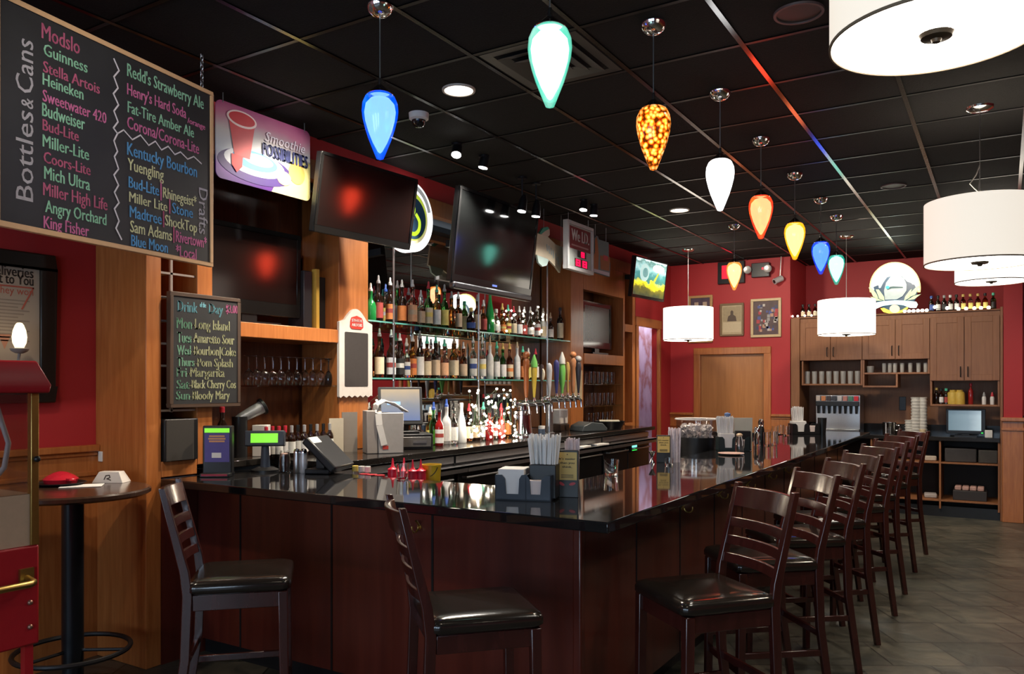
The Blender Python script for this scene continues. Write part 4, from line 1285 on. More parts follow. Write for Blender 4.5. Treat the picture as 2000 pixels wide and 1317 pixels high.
# round lit beer sign behind the second television
c0 = aX(803, 422, -4.03)
PO = Plane((-4.03, c0.y, c0.z), (0, 1, 0))
t = thing('lit_sign', 'round white lit sign with a navy and lime swirl, half behind a television', 'sign', tuple(PO.p(0, -0.29)))
R0 = 0.285
LITW = mat('lit_sign_white', (.8, .8, .8), 0.3, emit=(1, 1, .98), es=1.35, noise=0)
part('lightbox', PO.prism(MB(), ellipse(0, 0, R0, R0, 48), -0.09, 0.0), LITW, t)
def smooth_pts(P, n=6):
    out = []
    for i in range(len(P) - 1):
        a, b, c, d = P[max(0, i - 1)], P[i], P[i + 1], P[min(len(P) - 1, i + 2)]
        for k in range(n):
            t_ = k / n
            out.append(tuple(.5 * (2 * b[j] + (c[j] - a[j]) * t_ + (2 * a[j] - 5 * b[j] + 4 * c[j] - d[j]) * t_ ** 2 + (3 * b[j] - a[j] - 3 * c[j] + d[j]) * t_ ** 3) for j in (0, 1)))
    return out + [P[-1]]
def lit(n, c, e=0.5):
    return mat('lit_' + n, c, 0.3, emit=c, es=e, noise=0)
sticker(PO, t, 'lettering_band', [(x, y) for x, y in ellipse(0, 0.005, .262, .262, 40, math.radians(15), math.radians(165))] + [(x, y) for x, y in ellipse(0, 0.005, .222, .222, 40, math.radians(165), math.radians(15))], lit('grey', (.62, .64, .65), .35), 1)
sticker(PO, t, 'gold_ring', ellipse(0, -0.01, .212, .212, 40), lit('pale_gold', (.62, .55, .30), .7), 2)
sticker(PO, t, 'lime_ring', ellipse(0, 0.0, .196, .196, 40), lit('lime', (.45, .58, .05), .8), 3)
sticker(PO, t, 'navy_field', ellipse(0.01, -0.012, .176, .172, 40), lit('navy', (.02, .05, .09), .3), 4)
g = MB()
for pts, wd in (([(-.10, .10), (-.04, .13), (.02, .10), (.03, .04), (-.01, .0)], .03), ([(.06, .02), (.10, -.03), (.09, -.1), (.03, -.14), (-.05, -.12), (-.08, -.06), (-.04, -.01), (.02, .0)], .032)):
    stroke(g, [PO.p(a, b, .0042) for a, b in smooth_pts(pts)], wd, PO.n)
part('swirl', g, lit('lime', (.45, .58, .05), .8), t)

# cream pennant beer sign
PP = Plane((-3.85, aX(1048, 480, -3.85).y, 0), (0, 1, 0))
q = lambda u, v: PP.at(u, v)
zb = q(1090, 530)[1]
t = thing('pennant_sign', 'cream waving pennant sign with a green-hatted figure shape, hung beside the big television', 'sign', tuple(PP.p(0.2, zb)))
PP2 = PP
poly = [q(*p) for p in ((1050, 456), (1069, 462), (1086, 478), (1102, 484), (1094, 533), (1086, 522), (1070, 506), (1046, 497))]
part('pennant', PP.prism(MB(), poly, -0.02, 0), pc('cream', (.62, .54, .40)), t)
part('figure', PP.prism(MB(), [q(*p) for p in ((1049, 497), (1052, 513), (1060, 521), (1068, 519), (1073, 507))], -0.02, -0.001), pc('aqua', (.50, .64, .60)), t)
part('head', PP.prism(MB(), [q(*p) for p in ((1058, 458), (1061, 447), (1069, 443), (1074, 449), (1074, 459), (1069, 464))], -0.02, -0.001), pc('skin', (.62, .48, .38)), t)
part('hat', PP.prism(MB(), [q(*p) for p in ((1054, 456), (1061, 445), (1070, 443), (1073, 447), (1064, 452), (1057, 458))], -0.022, 0.001), pc('hatgreen', (.08, .34, .24)), t)
g = MB()
for i, (u, v) in enumerate(((1068, 478), (1072, 481), (1076, 485), (1080, 490), (1085, 496), (1089, 503))):
    stroke(g, [PP.p(*q(u, v), .001), PP.p(*q(u + 1, v + 12 + 2 * (i % 2)), .001)], .014, PP.n)
part('lettering_strokes', g, pc('steelblue', (.32, .45, .50)), t)
part('hanger', MB().cyl(PP.p(*q(1062, 446)), PP.p(q(1062, 446)[0], CEIL), 0.002, n=6).cyl(PP.p(*q(1096, 484)), PP.p(q(1096, 484)[0], CEIL), 0.002, n=6), STEEL, t)

# We I.D. sign with red digits
PI = Plane((-3.70, aX(1108, 480, -3.70).y, 0), (0, 1, 0))
q = lambda u, v: PI.at(u, v)
a1, z0 = q(1157, 536)
z1 = q(1108, 430)[1]
t = thing('age_check_sign', 'white framed maroon We I.D. sign with red digits hung above the far column', 'sign', tuple(PI.p(a1 / 2, z0)))
part('board', PI.slab(MB(), 0, a1, z0, z1, -0.04, 0), pc('greygreen', (.42, .46, .42)), t)
part('frame', PI.frame(MB(), -.01, a1 + .01, z0 - .01, z1 + .01, 0.035, -0.045, 0.012), pc('framewhite', (.60, .60, .60)), t, bev=0.004)
zm = z0 + (z1 - z0) * 0.44
sticker(PI, t, 'maroon_panel', [(0.05, zm), (a1 - .05, zm), (a1 - .05, z1 - .04), (0.05, z1 - .04)], pc('maroon', (.20, .02, .025)), 1)
g = MB()
PI.text(g, 'We I.D.', 0.09, zm + 0.085, a1 - .18, 0.115, 0.003, bold=0.005)
part('lettering', g, WHITE, t, smooth=0, weld=False)
g = MB()
PI.slab(g, 0.09, a1 - .10, zm + .03, zm + .045, .001, .003)
part('small_print', g, pc('dullpink', (.45, .25, .25)), t)
DIG = mat('red_digit_light', (.8, .02, .05), 0.3, emit=(1, .0, .06), es=1.6, noise=0)
DK = pc('black', (.015, .015, .015))
am = a1 * .56
for c0_, c1_, d0_, d1_ in ((am - .10, am + .10, .135, .205), (am - .16, am + .14, .035, .118)):
    sticker(PI, t, 'digit_window', [(c0_, z0 + d0_), (c1_, z0 + d0_), (c1_, z0 + d1_), (c0_, z0 + d1_)], DK, 2)
for c_, d_, w_, h_ in ((am + .02, .17, .075, .052), (am - .085, .077, .10, .064), (am + .065, .077, .10, .064)):
    g = MB()
    for sx in (-1, 1):
        PI.slab(g, c_ + sx * w_ * .36 - w_ * .14, c_ + sx * w_ * .36 + w_ * .14, z0 + d_ - h_ / 2, z0 + d_ + h_ / 2, .0025, .004)
    for sy in (-1, 0, 1):
        PI.slab(g, c_ - w_ / 2, c_ + w_ / 2, z0 + d_ + sy * h_ * .42 - h_ * .12, z0 + d_ + sy * h_ * .42 + h_ * .12, .0025, .0042)
    part('digit', g, DIG, t)
part('hanger', MB().cyl(PI.p(.06, z1 + .005, -.02), PI.p(.06, CEIL, -.02), 0.003, n=6).cyl(PI.p(a1 - .06, z1 + .005, -.02), PI.p(a1 - .06, CEIL, -.02), 0.003, n=6), STEEL, t)
# amber bottle shaped sign
PA = Plane((-3.72, aX(1158, 500, -3.72).y, 0), (0, 1, 0))
q = lambda u, v: PA.at(u, v)
t = thing('beer_sign', 'amber and grey bottle-shaped beer sign hung beyond the We I.D. sign', 'sign', tuple(PA.p(.2, q(1175, 541)[1])))
part('panel', PA.prism(MB(), [q(*p) for p in ((1159, 531), (1191, 541), (1192, 516), (1189, 500), (1189, 474), (1170, 468), (1168, 462), (1165, 460), (1161, 466), (1162, 490), (1159, 502))], -0.03, 0), pc('greyblue', (.13, .18, .20)), t)
sticker(PA, t, 'printed_bottle', [q(*p) for p in ((1160, 525), (1168, 527), (1169, 497), (1167, 472), (1165, 462), (1162, 468), (1162, 492), (1159, 503))], pc('beer', (.36, .11, .025)), 1)
sticker(PA, t, 'printed_glass', [q(*p) for p in ((1173, 526), (1190, 530), (1191, 503), (1172, 499))], pc('ale', (.30, .09, .02)), 1)
sticker(PA, t, 'printed_crest', [q(*p) for p in ((1178, 508), (1187, 511), (1187, 501), (1178, 498))], pc('red2', (.5, .04, .06)), 2)
sticker(PA, t, 'printed_base', [q(*p) for p in ((1160, 531), (1190, 540), (1190, 533), (1160, 525))], pc('lilac', (.55, .50, .58)), 2)
part('hanger', MB().cyl(PA.p(*q(1165, 462), -.015), PA.p(q(1165, 462)[0], CEIL, -.015), 0.003, n=6).cyl(PA.p(*q(1186, 474), -.015), PA.p(q(1186, 474)[0], CEIL, -.015), 0.003, n=6), STEEL, t)
# small cream notice on the far column
PN = Plane((-4.118, aX(1117, 760, -4.118).y, 0), (0, 1, 0))
q = lambda u, v: PN.at(u, v)
g = PN.slab(MB(), 0, q(1137, 750)[0], q(1120, 781)[1], q(1120, 723)[1], 0, 0.003)
solo('notice', 'cream paper notice taped to the far wood column beside the beer taps', 'notice', g, pc('oldpaper', (.60, .48, .30)))

# ================================================================ LAMPS
BULB_W = {}
def pendant(x, y, shell, bulbc, bes, label, tip=2.64, top=2.955, R=0.083, light_c=None):
    t = thing('pendant_lamp', label, 'pendant lamp', (x, y, tip), 0, 'teardrop glass pendant lamps over the bar')
    H = top - tip
    # teardrop: pointed below, widest about two thirds up
    prof = [(0.0, 0), (.016, .006), (.026, .03), (.038, .06), (.054, .10), (.068, .145), (.079, .19), (.083, .225), (.080, .26), (.067, .29), (.046, .308), (.030, .315)]
    k = R / .083
    q = H / .315
    part('glass_shade', MB().lathe([(r * k, z * q) for r, z in prof] + [(r * k * .94, z * q) for r, z in prof[::-1][:-2]] + [(0, .02)], n=28), shell, t, world=False, smooth=80)
    bm_ = mat('bulb_%s' % label[:24], (0, 0, 0), 0.5, emit=bulbc, es=bes, noise=0)
    part('bulb', MB().lathe([(0, .03 * q), (.010 * k, .038 * q), (.033 * k, .08 * q), (.053 * k, .13 * q), (.067 * k, .18 * q), (.072 * k, .22 * q), (.066 * k, .255 * q), (.044 * k, .28 * q), (.018 * k, .289 * q), (0, .291 * q)], n=20), bm_, t, world=False, smooth=80)
    part('cap', MB().lathe([(.054 * k, H - .022), (.060 * k, H - .014), (.045 * k, H), (.022, H + .02), (.010, H + .03), (.008, H + .06), (0, H + .06)], n=18), CHROME, t, world=False)
    part('cord', MB().cyl((0, 0, H + .05), (0, 0, CEIL - tip - .03), .0035, n=8), STEEL, t, world=False)
    cz = CEIL - tip
    part('canopy', MB().lathe([(0, cz - .05), (.012, cz - .05), (.03, cz - .046), (.05, cz - .032), (.062, cz - .012), (.065, cz), (0, cz)], n=24), CHROME, t, world=False)
    return t
LG = lampglass
BLUE = LG('blue_art_glass', [(.25, (.0, .02, .8)), (.55, (.0, .06, 1.0)), (.8, (.02, .16, 1.0))], .6, 2.8)
BLUE2 = LG('deep_blue_art_glass', [(.25, (.0, .02, .6)), (.5, (.0, .05, 1.0)), (.75, (.05, .2, 1.0))], .6, 1.0)
GREEN = LG('aqua_white_art_glass', [(.2, (.02, .6, .35)), (.45, (.15, .9, .62)), (.75, (.6, 1, .9))], .6, 1.1)
GREEN2 = LG('green_art_glass', [(.25, (.02, .6, .4)), (.55, (.04, .9, .6)), (.75, (.3, 1, .8))], .6, .55)
AMB = LG('amber_speckled_art_glass', [(.0, (1.0, .80, .5)), (.36, (1.0, .5, .10)), (.55, (.8, .2, .015)), (.72, (.10, .025, .0))], .6, 2.2, True, 50)
AMB2 = LG('amber_art_glass', [(.2, (.5, .10, .0)), (.5, (1.0, .30, .03)), (.75, (1, .5, .12))], .6, 1.4)
WHT = LG('white_art_glass', [(.3, (.95, 1, 1)), (.7, (1, 1, 1))], .5, 4.5)
REDG = LG('red_art_glass', [(.25, (.8, .004, .004)), (.5, (1.0, .03, .008)), (.75, (1, .12, .01))], .6, 3.2)
YEL = LG('yellow_art_glass', [(.25, (1., .24, .0)), (.55, (1.0, .32, .008)), (.8, (1, .38, .03))], .6, 2.6)
for x, y, m, bc, be, lab in (
    (-2.44, 2.81, BLUE, (.9, 1.8, 14), 1, 'bright blue teardrop pendant lamp over the short end of the bar'),
    (-1.445, 2.62, GREEN, (5, 10, 8.5), 1, 'pale aqua white teardrop pendant lamp over the bar corner, largest in view'),
    (-1.438, 3.64, AMB, (16, 9, 4), 1, 'amber speckled teardrop pendant lamp over the long bar side'),
    (-1.434, 4.69, WHT, (14, 14, 14), 1, 'pure white teardrop pendant lamp over the long bar side'),
    (-1.46, 5.73, REDG, (30, 1.9, .8), 1, 'red and orange teardrop pendant lamp between the white and yellow ones'),
    (-1.463, 6.82, YEL, (14, 1.7, 1.2), 1, 'yellow teardrop pendant lamp between the red and the small blue one'),
    (-1.448, 7.835, BLUE2, (.45, 1.2, 12), 1, 'deep blue teardrop pendant lamp far down the long bar side'),
    (-1.46, 8.72, GREEN2, (2.4, 9, 7), 1, 'green teardrop pendant lamp at the far end of the row'),
    (-2.486, 8.64, AMB2, (12, 2.2, 1.3), 1, 'amber teardrop pendant lamp over the far short side of the bar')):
    pendant(x, y, m, bc, be, lab)

SHADE = mat('drum_shade_cloth', (.82, .76, .66), 0.7, emit=(1.0, .90, .76), es=0.72, noise=0.03, nscale=8)
SHADE_B = mat('bright_drum_shade', (.85, .82, .78), 0.7, emit=(1.0, .93, .82), es=1.5, noise=0.03, nscale=8)
DIFF = mat('drum_diffuser', (.85, .84, .8), 0.5, emit=(1.0, .93, .82), es=10, noise=0)
def drum(x, y, zb, R, H, label, cloth, kink=False, e=40):
    t = thing('drum_pendant', label, 'drum lamp', (x, y, zb), 0, 'white drum shade pendant lamps')
    part('shade', MB().lathe([(R, 0), (R, H), (R - .006, H), (R - .006, 0)], n=64, closed=True), cloth, t, world=False, smooth=50)
    part('diffuser', MB().lathe([(0, .012), (R - .007, .012), (R - .007, .02), (0, .02)], n=48), DIFF, t, world=False)
    part('trim_ring', MB().lathe([(R - .004, -.003), (R + .002, -.003), (R + .002, .006), (R - .004, .006)], n=64, closed=True), mat('shade_trim', (.30, .22, .14), .6), t, world=False)
    part('finial', MB().lathe([(0, -.02), (.012, -.018), (.016, -.008), (.045, -.004), (.052, .008), (0, .012)], n=20), mat('bronze', (.10, .08, .06), .35, metal=.9), t, world=False)
    g = MB()
    for k in range(3):
        a = 2 * math.pi * k / 3
        g.cyl((0, 0, H - .02), (math.cos(a) * (R - .006), math.sin(a) * (R - .006), H - .02), .004, n=6)
    g.cyl((0, 0, 0.02), (0, 0, H + .02), .008, n=8)
    part('spider', g, STEEL, t, world=False)
    cz = CEIL - zb
    part('cord', MB().cyl((0, 0, H), (0, 0, cz - .02), .003, n=6), STEEL, t, world=False)
    if kink:
        part('slack_cord', MB().tube([(-.01, -.0, cz - .55), (.0, .0, cz - .42), (.0, .02, cz - .38)], .003, 6).tube(
            [(.0, .0, cz - .36), (-.02, 0, cz - .42), (-.055, .01, cz - .47), (-.03, .02, cz - .5), (.03, .02, cz - .57), (.045, .02, H)], .004, 6), STEEL, t, world=False)
    part('canopy', MB().lathe([(0, cz - .028), (.05, cz - .026), (.075, cz - .012), (.08, cz), (0, cz)], n=28), CHROME, t, world=False)
    return t
drum(-.180, 2.84, 2.70, .313, .38, 'largest white drum pendant lamp, cut by the top of the frame above the near stools', SHADE, e=30)
drum(-.126, 5.79, 2.37, .313, .385, 'cream white drum pendant lamp with a kinked cord, in front of another drum', SHADE, True, 30)
drum(-.10, 9.02, 2.61, .313, .36, 'white drum pendant lamp partly hidden behind the kinked-cord drum lamp', SHADE_B, e=30)
p = (-1.557, 9.95)
drum(p[0], p[1], 2.20, .313, .40, 'glowing white drum pendant lamp hanging low before the wall cupboards', SHADE_B, e=30)
drum(-3.43, 9.87, 2.19, .313, .41, 'glowing white drum pendant lamp hanging before the back door and pictures', SHADE_B, e=30)

# recessed downlights
TRIMW = mat('downlight_trim', (.55, .5, .42), .5)
LENS = mat('downlight_lens', (1, 1, 1), .3, emit=(1, .93, .78), es=6, noise=0)
LENSOFF = mat('unlit_lens', (.012, .012, .012), .5)
def can(x, y, lit, label, R=.095):
    t = thing('recessed_downlight', label, 'downlight', (x, y, CEIL - .01), 0, 'recessed ceiling downlights')
    part('trim', MB().lathe([(R - .012, CEIL), (R + .004, CEIL), (R + .002, CEIL - .010), (R - .010, CEIL - .010)], (x, y, 0), 36, closed=True), TRIMW if lit else mat('dark_trim', (.09, .06, .06), .5), t)
    part('lens', MB().lathe([(0, CEIL - .004), (R - .010, CEIL - .004), (R - .010, CEIL), (0, CEIL)], (x, y, 0), 32), LENS if lit else LENSOFF, t)
p = aZ(896, 175, CEIL); can(p.x, p.y, True, 'bright recessed ceiling downlight above the second television')
p = aZ(1327, 410, CEIL); can(p.x, p.y, True, 'bright recessed ceiling downlight further down, left of the white pendant lamp')
p = aZ(1560, 24, CEIL); can(p.x, p.y, False, 'unlit dark recessed downlight beside the largest drum lamp', .11)
p = aZ(1745, 363, CEIL); can(p.x, p.y, False, 'unlit recessed downlight near the far end of the ceiling', .10)
# air diffuser in one ceiling tile
vx0, vx1, vy0, vy1 = GX[3] + .02, GX[4] - .02, GY[12] + .02, GY[13] - .02
t = thing('air_vent', 'square black air diffuser set in a ceiling tile behind the aqua pendant', 'air vent', ((vx0 + vx1) / 2, (vy0 + vy1) / 2, CEIL - .03))
VM = mat('vent_black', (.012, .0115, .011), .4)
cxv, cyv = (vx0 + vx1) / 2, (vy0 + vy1) / 2
for k, (s, dz) in enumerate(((.285, .004), (.215, .016), (.15, .022), (.085, .026))):
    g = MB()
    a = s
    b_ = s - .055
    o8 = [(-a, -a), (a, -a), (a, a), (-a, a)]
    i8 = [(-b_, -b_), (b_, -b_), (b_, b_), (-b_, b_)]
    z0v, z1v = CEIL - dz, CEIL - max(.002, dz - .012)
    vs = [(cxv + x, cyv + y, z0v) for x, y in o8] + [(cxv + x, cyv + y, z1v) for x, y in i8] + [(cxv + x, cyv + y, z0v + .003) for x, y in o8] + [(cxv + x, cyv + y, z1v + .003) for x, y in i8]
    fs = []
    for i in range(4):
        j = (i + 1) % 4
        fs += [(i, j, 4 + j, 4 + i), (8 + i, 12 + i, 12 + j, 8 + j), (i, 8 + i, 8 + j, j), (4 + i, 4 + j, 12 + j, 12 + i)]
    part('vane', g.add(vs, fs), VM, t, smooth=0)
# dome camera
p = aZ(818, 222, CEIL)
t = thing('dome_camera', 'white-rimmed black dome security camera on the ceiling beyond the blue pendant', 'camera', (p.x, p.y, CEIL - .1))
part('mount', MB().lathe([(0, CEIL), (.065, CEIL), (.062, CEIL - .035), (.045, CEIL - .045), (0, CEIL - .045)], (p.x, p.y, 0), 24), WHITE, t)
part('dome', MB().lathe([(.045, CEIL - .045), (.040, CEIL - .068), (.025, CEIL - .085), (0, CEIL - .09)], (p.x, p.y, 0), 20), mat('gloss_black', (0.01, 0.01, 0.01), 0.12), t)
# track heads
HEADW = mat('spot_lamp_face', (1, 1, 1), .3, emit=(1, .98, .95), es=25, noise=0)
def head(u, v, X, target, e, label):
    p = aX(u, v, X)
    t = thing('spotlight', label, 'spotlight', tuple(p), 0, 'ceiling spotlights along the back bar')
    d = (Vector(target) - p).normalized()
    part('stem', MB().cyl((p.x, p.y, CEIL), (p.x, p.y, p.z + .03), .008, n=8).lathe([(0, CEIL), (.04, CEIL), (.04, CEIL - .015), (0, CEIL - .015)], (p.x, p.y, 0), 16), BLKM, t)
    part('head', MB().tube([p - d * .09 + Vector((0, 0, .02)), p - d * .05 + Vector((0, 0, .01)), p + d * .03], [.018, .034, .04], 16), BLKM, t)
    part('lamp_face', MB().cyl(p + d * .031, p + d * .034, .034, n=16), HEADW, t)
    l = light('spot_beam', 'SPOT', tuple(p + d * .04), e, (1, .93, .84), size=.03, spot=math.radians(125), blend=.6)
    aim(l, p + d)
for u, v, X, tg, e, lab in ((892, 296, -3.35, (-2.9, 3.6, 1.0), 70, 'small lit ceiling spotlight right of the blue pendant lamp'),
    (945, 320, -3.35, (-3.75, 4.8, 1.2), 190, 'small lit ceiling spotlight above the big television'),
    (1020, 406, -3.42, (-3.6, 5.4, 1.2), 15, 'small lit ceiling spotlight at the top corner of the big television'),
    (1047, 416, -3.42, (-3.6, 5.9, 1.2), 9, 'small lit ceiling spotlight just past the corner of the big television'),
    (1140, 404, -3.35, (-3.45, 6.3, 1.2), 30, 'small lit ceiling spotlight above the We I.D. sign, nearer of two'),
    (1160, 415, -3.35, (-3.45, 6.9, 1.2), 40, 'small lit ceiling spotlight above the amber beer sign, further of two')):
    head(u, v, X, tg, e, lab)
# added spots without fixtures, brightening the shelf niche and the hanging chalkboard
light('niche_fill', 'SPOT', (-3.5, 3.6, CEIL - .05), 115, (1, .86, .68), size=.05, spot=math.radians(100), blend=.8)
aim(bpy.data.objects['niche_fill'], (-4.2, 3.5, 1.6))
light('board_fill', 'SPOT', (-1.9, 1.6, CEIL - .05), 66, (1, .90, .80), size=.05, spot=math.radians(70), blend=.8)
aim(bpy.data.objects['board_fill'], (-3.65, 2.4, 2.5))

# ================================================================ LEFT: FRAMED POSTER, POPCORN CART, ROUND TABLE
PF = Plane((XL + 0.03, 0.2, 0), (0, 1, 0))
qa = lambda u, v: PF.at(u, v)
ar, zt = qa(108, 500)
zbm = qa(108, 787)[1]
aw = 1.15
t = thing('framed_poster', 'large black-framed cream poster hanging on the red wall behind the popcorn cart', 'framed poster', tuple(PF.p(ar - aw / 2, zbm)))
FW = 0.085
part('frame', PF.frame(MB(), ar - aw, ar, zbm, zt, FW, -0.028, 0.012), mat('black_frame', (.016, .013, .011), .3), t, bev=0.008)
part('sheet', PF.slab(MB(), ar - aw + FW, ar - FW, zbm + FW, zt - FW, -0.012, -0.006), mat('poster_paper', (.44, .36, .28), .6, noise=.06, nscale=5), t)
g = MB()
x1 = qa(66, 540)[0]
for s_, vt, vb, ul in (('Deliveries', 531, 541, -24), ('Profit to You', 546, 556, -40)):
    a0 = qa(ul, vb)[0]
    PF.text(g, s_, a0, qa(60, vb + 2)[1], x1 - a0, 0.055, -0.005, bold=.002)
part('lettering', g, mat('poster_ink', (.08, .06, .05), .6), t, smooth=0, weld=False)
g = MB()
zs = qa(64, 563)[1]
stroke(g, [PF.p(x1 - .7, zs, -.0055), PF.p(x1, zs, -.0055), PF.p(x1 - .06, zs - .12, -.0055)], .008, PF.n)
PF.text(g, 'they won', qa(-6, 575)[0], qa(45, 576)[1], .19, .04, -.005)
part('red_marks', g, mat('poster_red', (.50, .12, .08), .6), t, smooth=0, weld=False)
g = MB()
for k in range(13):
    z = qa(30, 588 + 6.6 * k)[1]
    PF.slab(g, x1 - .62, x1 - .02 - .03 * (k % 3), z, z + .007, -.0058, -.0052)
part('small_print', g, mat('poster_grey', (.30, .24, .19), .6), t)
g = MB()
a0, b0 = qa(-3, 652)
PF.prism(g, [(a0, b0), (qa(10, 678)[0], qa(10, 682)[1]), (qa(23, 652)[0], b0)], -.0058, -.0052)
part('printed_triangle', g, mat('poster_salmon', (.52, .24, .15), .6), t)

# reflection of an egg-shaped sconce in the poster glass, built as a solid lamp
t = thing('sconce_reflection', 'reflection of a lit egg-shaped sconce with grey cup, built solid before the framed poster', 'lamp reflection', tuple(aX(38, 688, -4.45)))
p = Vector(t.location)
part('cup', MB().lathe([(0, -.008), (.02, -.006), (.040, .006), (.046, .018), (.03, .022), (.0, .022)], p, 20), mat('grey_cup', (.28, .25, .23), .5), t)
part('shade', MB().lathe([(.02, .02), (.033, .05), (.036, .08), (.031, .115), (.02, .145), (.012, .155), (0, .157)], p, 20), mat('egg_shade', (.9, .85, .7), .4, emit=(1, .80, .5), es=1.6, noise=0), t, smooth=80)
part('bracket', MB().tube([p + Vector((0, 0, -.005)), p + Vector((-.02, 0, -.09)), p + Vector((-.10, 0, -.12))], .008, 8).cyl(p + Vector((-.085, 0, -.12)), p + Vector((-.122, 0, -.12)), .03, n=16), mat('grey_cup', (.28, .25, .23), .5), t)  # bracket made up to carry the reflected lamp

# popcorn cart
PXR, PYN = -3.06, 1.63         # corner nearest the bar
t = thing('popcorn_cart', 'red popcorn cart with brass corner posts, glass case and brass handle', 'popcorn cart', (-3.3, 1.4, 0))
PRED = mat('popcorn_red', (.44, .016, .024), .35, noise=.06)
x0, x1p, y0p, y1p = -3.60, -3.07, 1.12, 1.62
part('body', MB().box(x0, x1p, y0p, y1p, .64, 1.01), PRED, t, bev=0.008)
cx_, cy_ = (x0 + x1p) / 2, (y0p + y1p) / 2
part('handle', MB().tube([(x1p, y0p + .05, .895), (x1p + .055, y0p + .05, .885), (x1p + .075, y0p + .07, .885), (x1p + .075, y1p - .07, .885), (x1p + .055, y1p - .05, .885), (x1p, y1p - .05, .895)], .013, 12)
     .box(x1p, x1p + .012, y1p - .075, y1p - .025, .86, .93).box(x1p, x1p + .012, y0p + .025, y0p + .075, .86, .93), BRASS, t, smooth=60)
for a, b_ in ((x0 + .015, y0p + .015), (x1p - .015, y0p + .015), (x0 + .015, y1p - .015), (x1p - .015, y1p - .015)):
    part('corner_post', MB().box(a - .014, a + .014, b_ - .014, b_ + .014, 1.01, 1.575), BRASS, t, bev=0.002)
PANE = bpy.data.materials.new('case_glass')
PANE.use_nodes = True
nt = PANE.node_tree
nt.nodes.clear()
o_, tr, gl, mxs = [nt.nodes.new(x) for x in ('ShaderNodeOutputMaterial', 'ShaderNodeBsdfTransparent', 'ShaderNodeBsdfGlossy', 'ShaderNodeMixShader')]
tr.inputs[0].default_value = (.88, .86, .85, 1)
gl.inputs['Roughness'].default_value = .05
mxs.inputs[0].default_value = .10
nt.links.new(tr.outputs[0], mxs.inputs[1]); nt.links.new(gl.outputs[0], mxs.inputs[2]); nt.links.new(mxs.outputs[0], o_.inputs[0])
for (a0, a1, b0, b1) in ((x1p - .018, x1p - .014, y0p + .03, y1p - .03), (x0 + .014, x0 + .018, y0p + .03, y1p - .03), (x0 + .03, x1p - .03, y1p - .018, y1p - .014), (x0 + .03, x1p - .03, y0p + .014, y0p + .018)):
    part('pane', MB().box(a0, a1, b0, b1, 1.20, 1.57), PANE, t)
part('case_deck', MB().box(x0 + .012, x1p - .012, y0p + .012, y1p - .012, 1.01, 1.20), mat('steel_deck', (.60, .41, .27), .5, metal=.0), t, label='metal popcorn bin floor')
part('hose', MB().tube([(x1p - .10, y1p - .11, 1.56), (x1p - .09, y1p - .09, 1.47), (x1p - .07, y1p - .075, 1.39), (x1p - .08, y1p - .085, 1.30), (x1p - .14, y1p - .12, 1.22)], .010, 8), mat('pale_hose', (.6, .58, .6), .4), t, smooth=80)
# roof: pitched hood with overhang
rz0, rz1, rz2 = 1.575, 1.605, 1.695
def ring(z, o):
    return [(x0 - o, y0p - o, z), (x1p + o, y0p - o, z), (x1p + o, y1p + o, z), (x0 - o, y1p + o, z)]
vs = ring(rz0, .025) + ring(rz1, .03) + ring(rz2, -.005)
part('roof', MB().add(vs, [(3, 2, 1, 0), (8, 9, 10, 11)] + [(i + 4 * k, (i + 1) % 4 + 4 * k, (i + 1) % 4 + 4 * k + 4, i + 4 * k + 4) for k in range(2) for i in range(4)]), PRED, t, bev=0.006)
part('latch_knob', MB().sphere((x1p + .012, y1p - .015, 1.33), .012), BLK, t)
for z in (.71, .80):
    part('bolt', MB().sphere((x1p + .002, y1p - .035, z), .010, 10, 6), mat('bolt_bronze', (.35, .2, .15), .4, metal=.8), t)
part('badge', MB().box(x1p, x1p + .004, y1p - .28, y1p - .20, .955, .985), BLK, t)
for a, b_ in ((x0 + .03, y0p + .03), (x1p - .03, y0p + .03), (x0 + .03, y1p - .03), (x1p - .03, y1p - .03)):
    part('leg', MB().bar((a, b_, .08), (a, b_, .65), .03, .03), PRED, t)
part('brace', MB().bar((x1p - .03, y1p - .03, .10), (x1p - .03, y1p - .33, .63), .02, .025).bar((x1p - .03, y0p + .03, .10), (x1p - .03, y0p + .33, .63), .02, .025), PRED, t)
part('undershelf', MB().box(x0 + .02, x1p - .02, y0p + .02, y1p - .02, .16, .18), PRED, t)
for yw in (y0p + .13, ):
    w = MB().tube([(x1p + .03, yw + .20 * math.cos(a), .215 + .20 * math.sin(a)) for a in [2 * math.pi * k / 24 for k in range(24)]], .012, 8, closed=True)
    for k in range(6):
        a = math.pi * k / 6
        w.cyl((x1p + .03, yw + .2 * math.cos(a), .215 + .2 * math.sin(a)), (x1p + .03, yw - .2 * math.cos(a), .215 - .2 * math.sin(a)), .006, n=6)
    part('wheel', w, mat('wheel_blue', (.12, .26, .42), .4), t)
for a, b_ in ((x0 + .03, y0p + .03), (x0 + .03, y1p - .03), (x1p - .03, y1p - .03)):
    part('caster', MB().cyl((a - .015, b_, .04), (a + .015, b_, .04), .04, n=18), BLK, t)

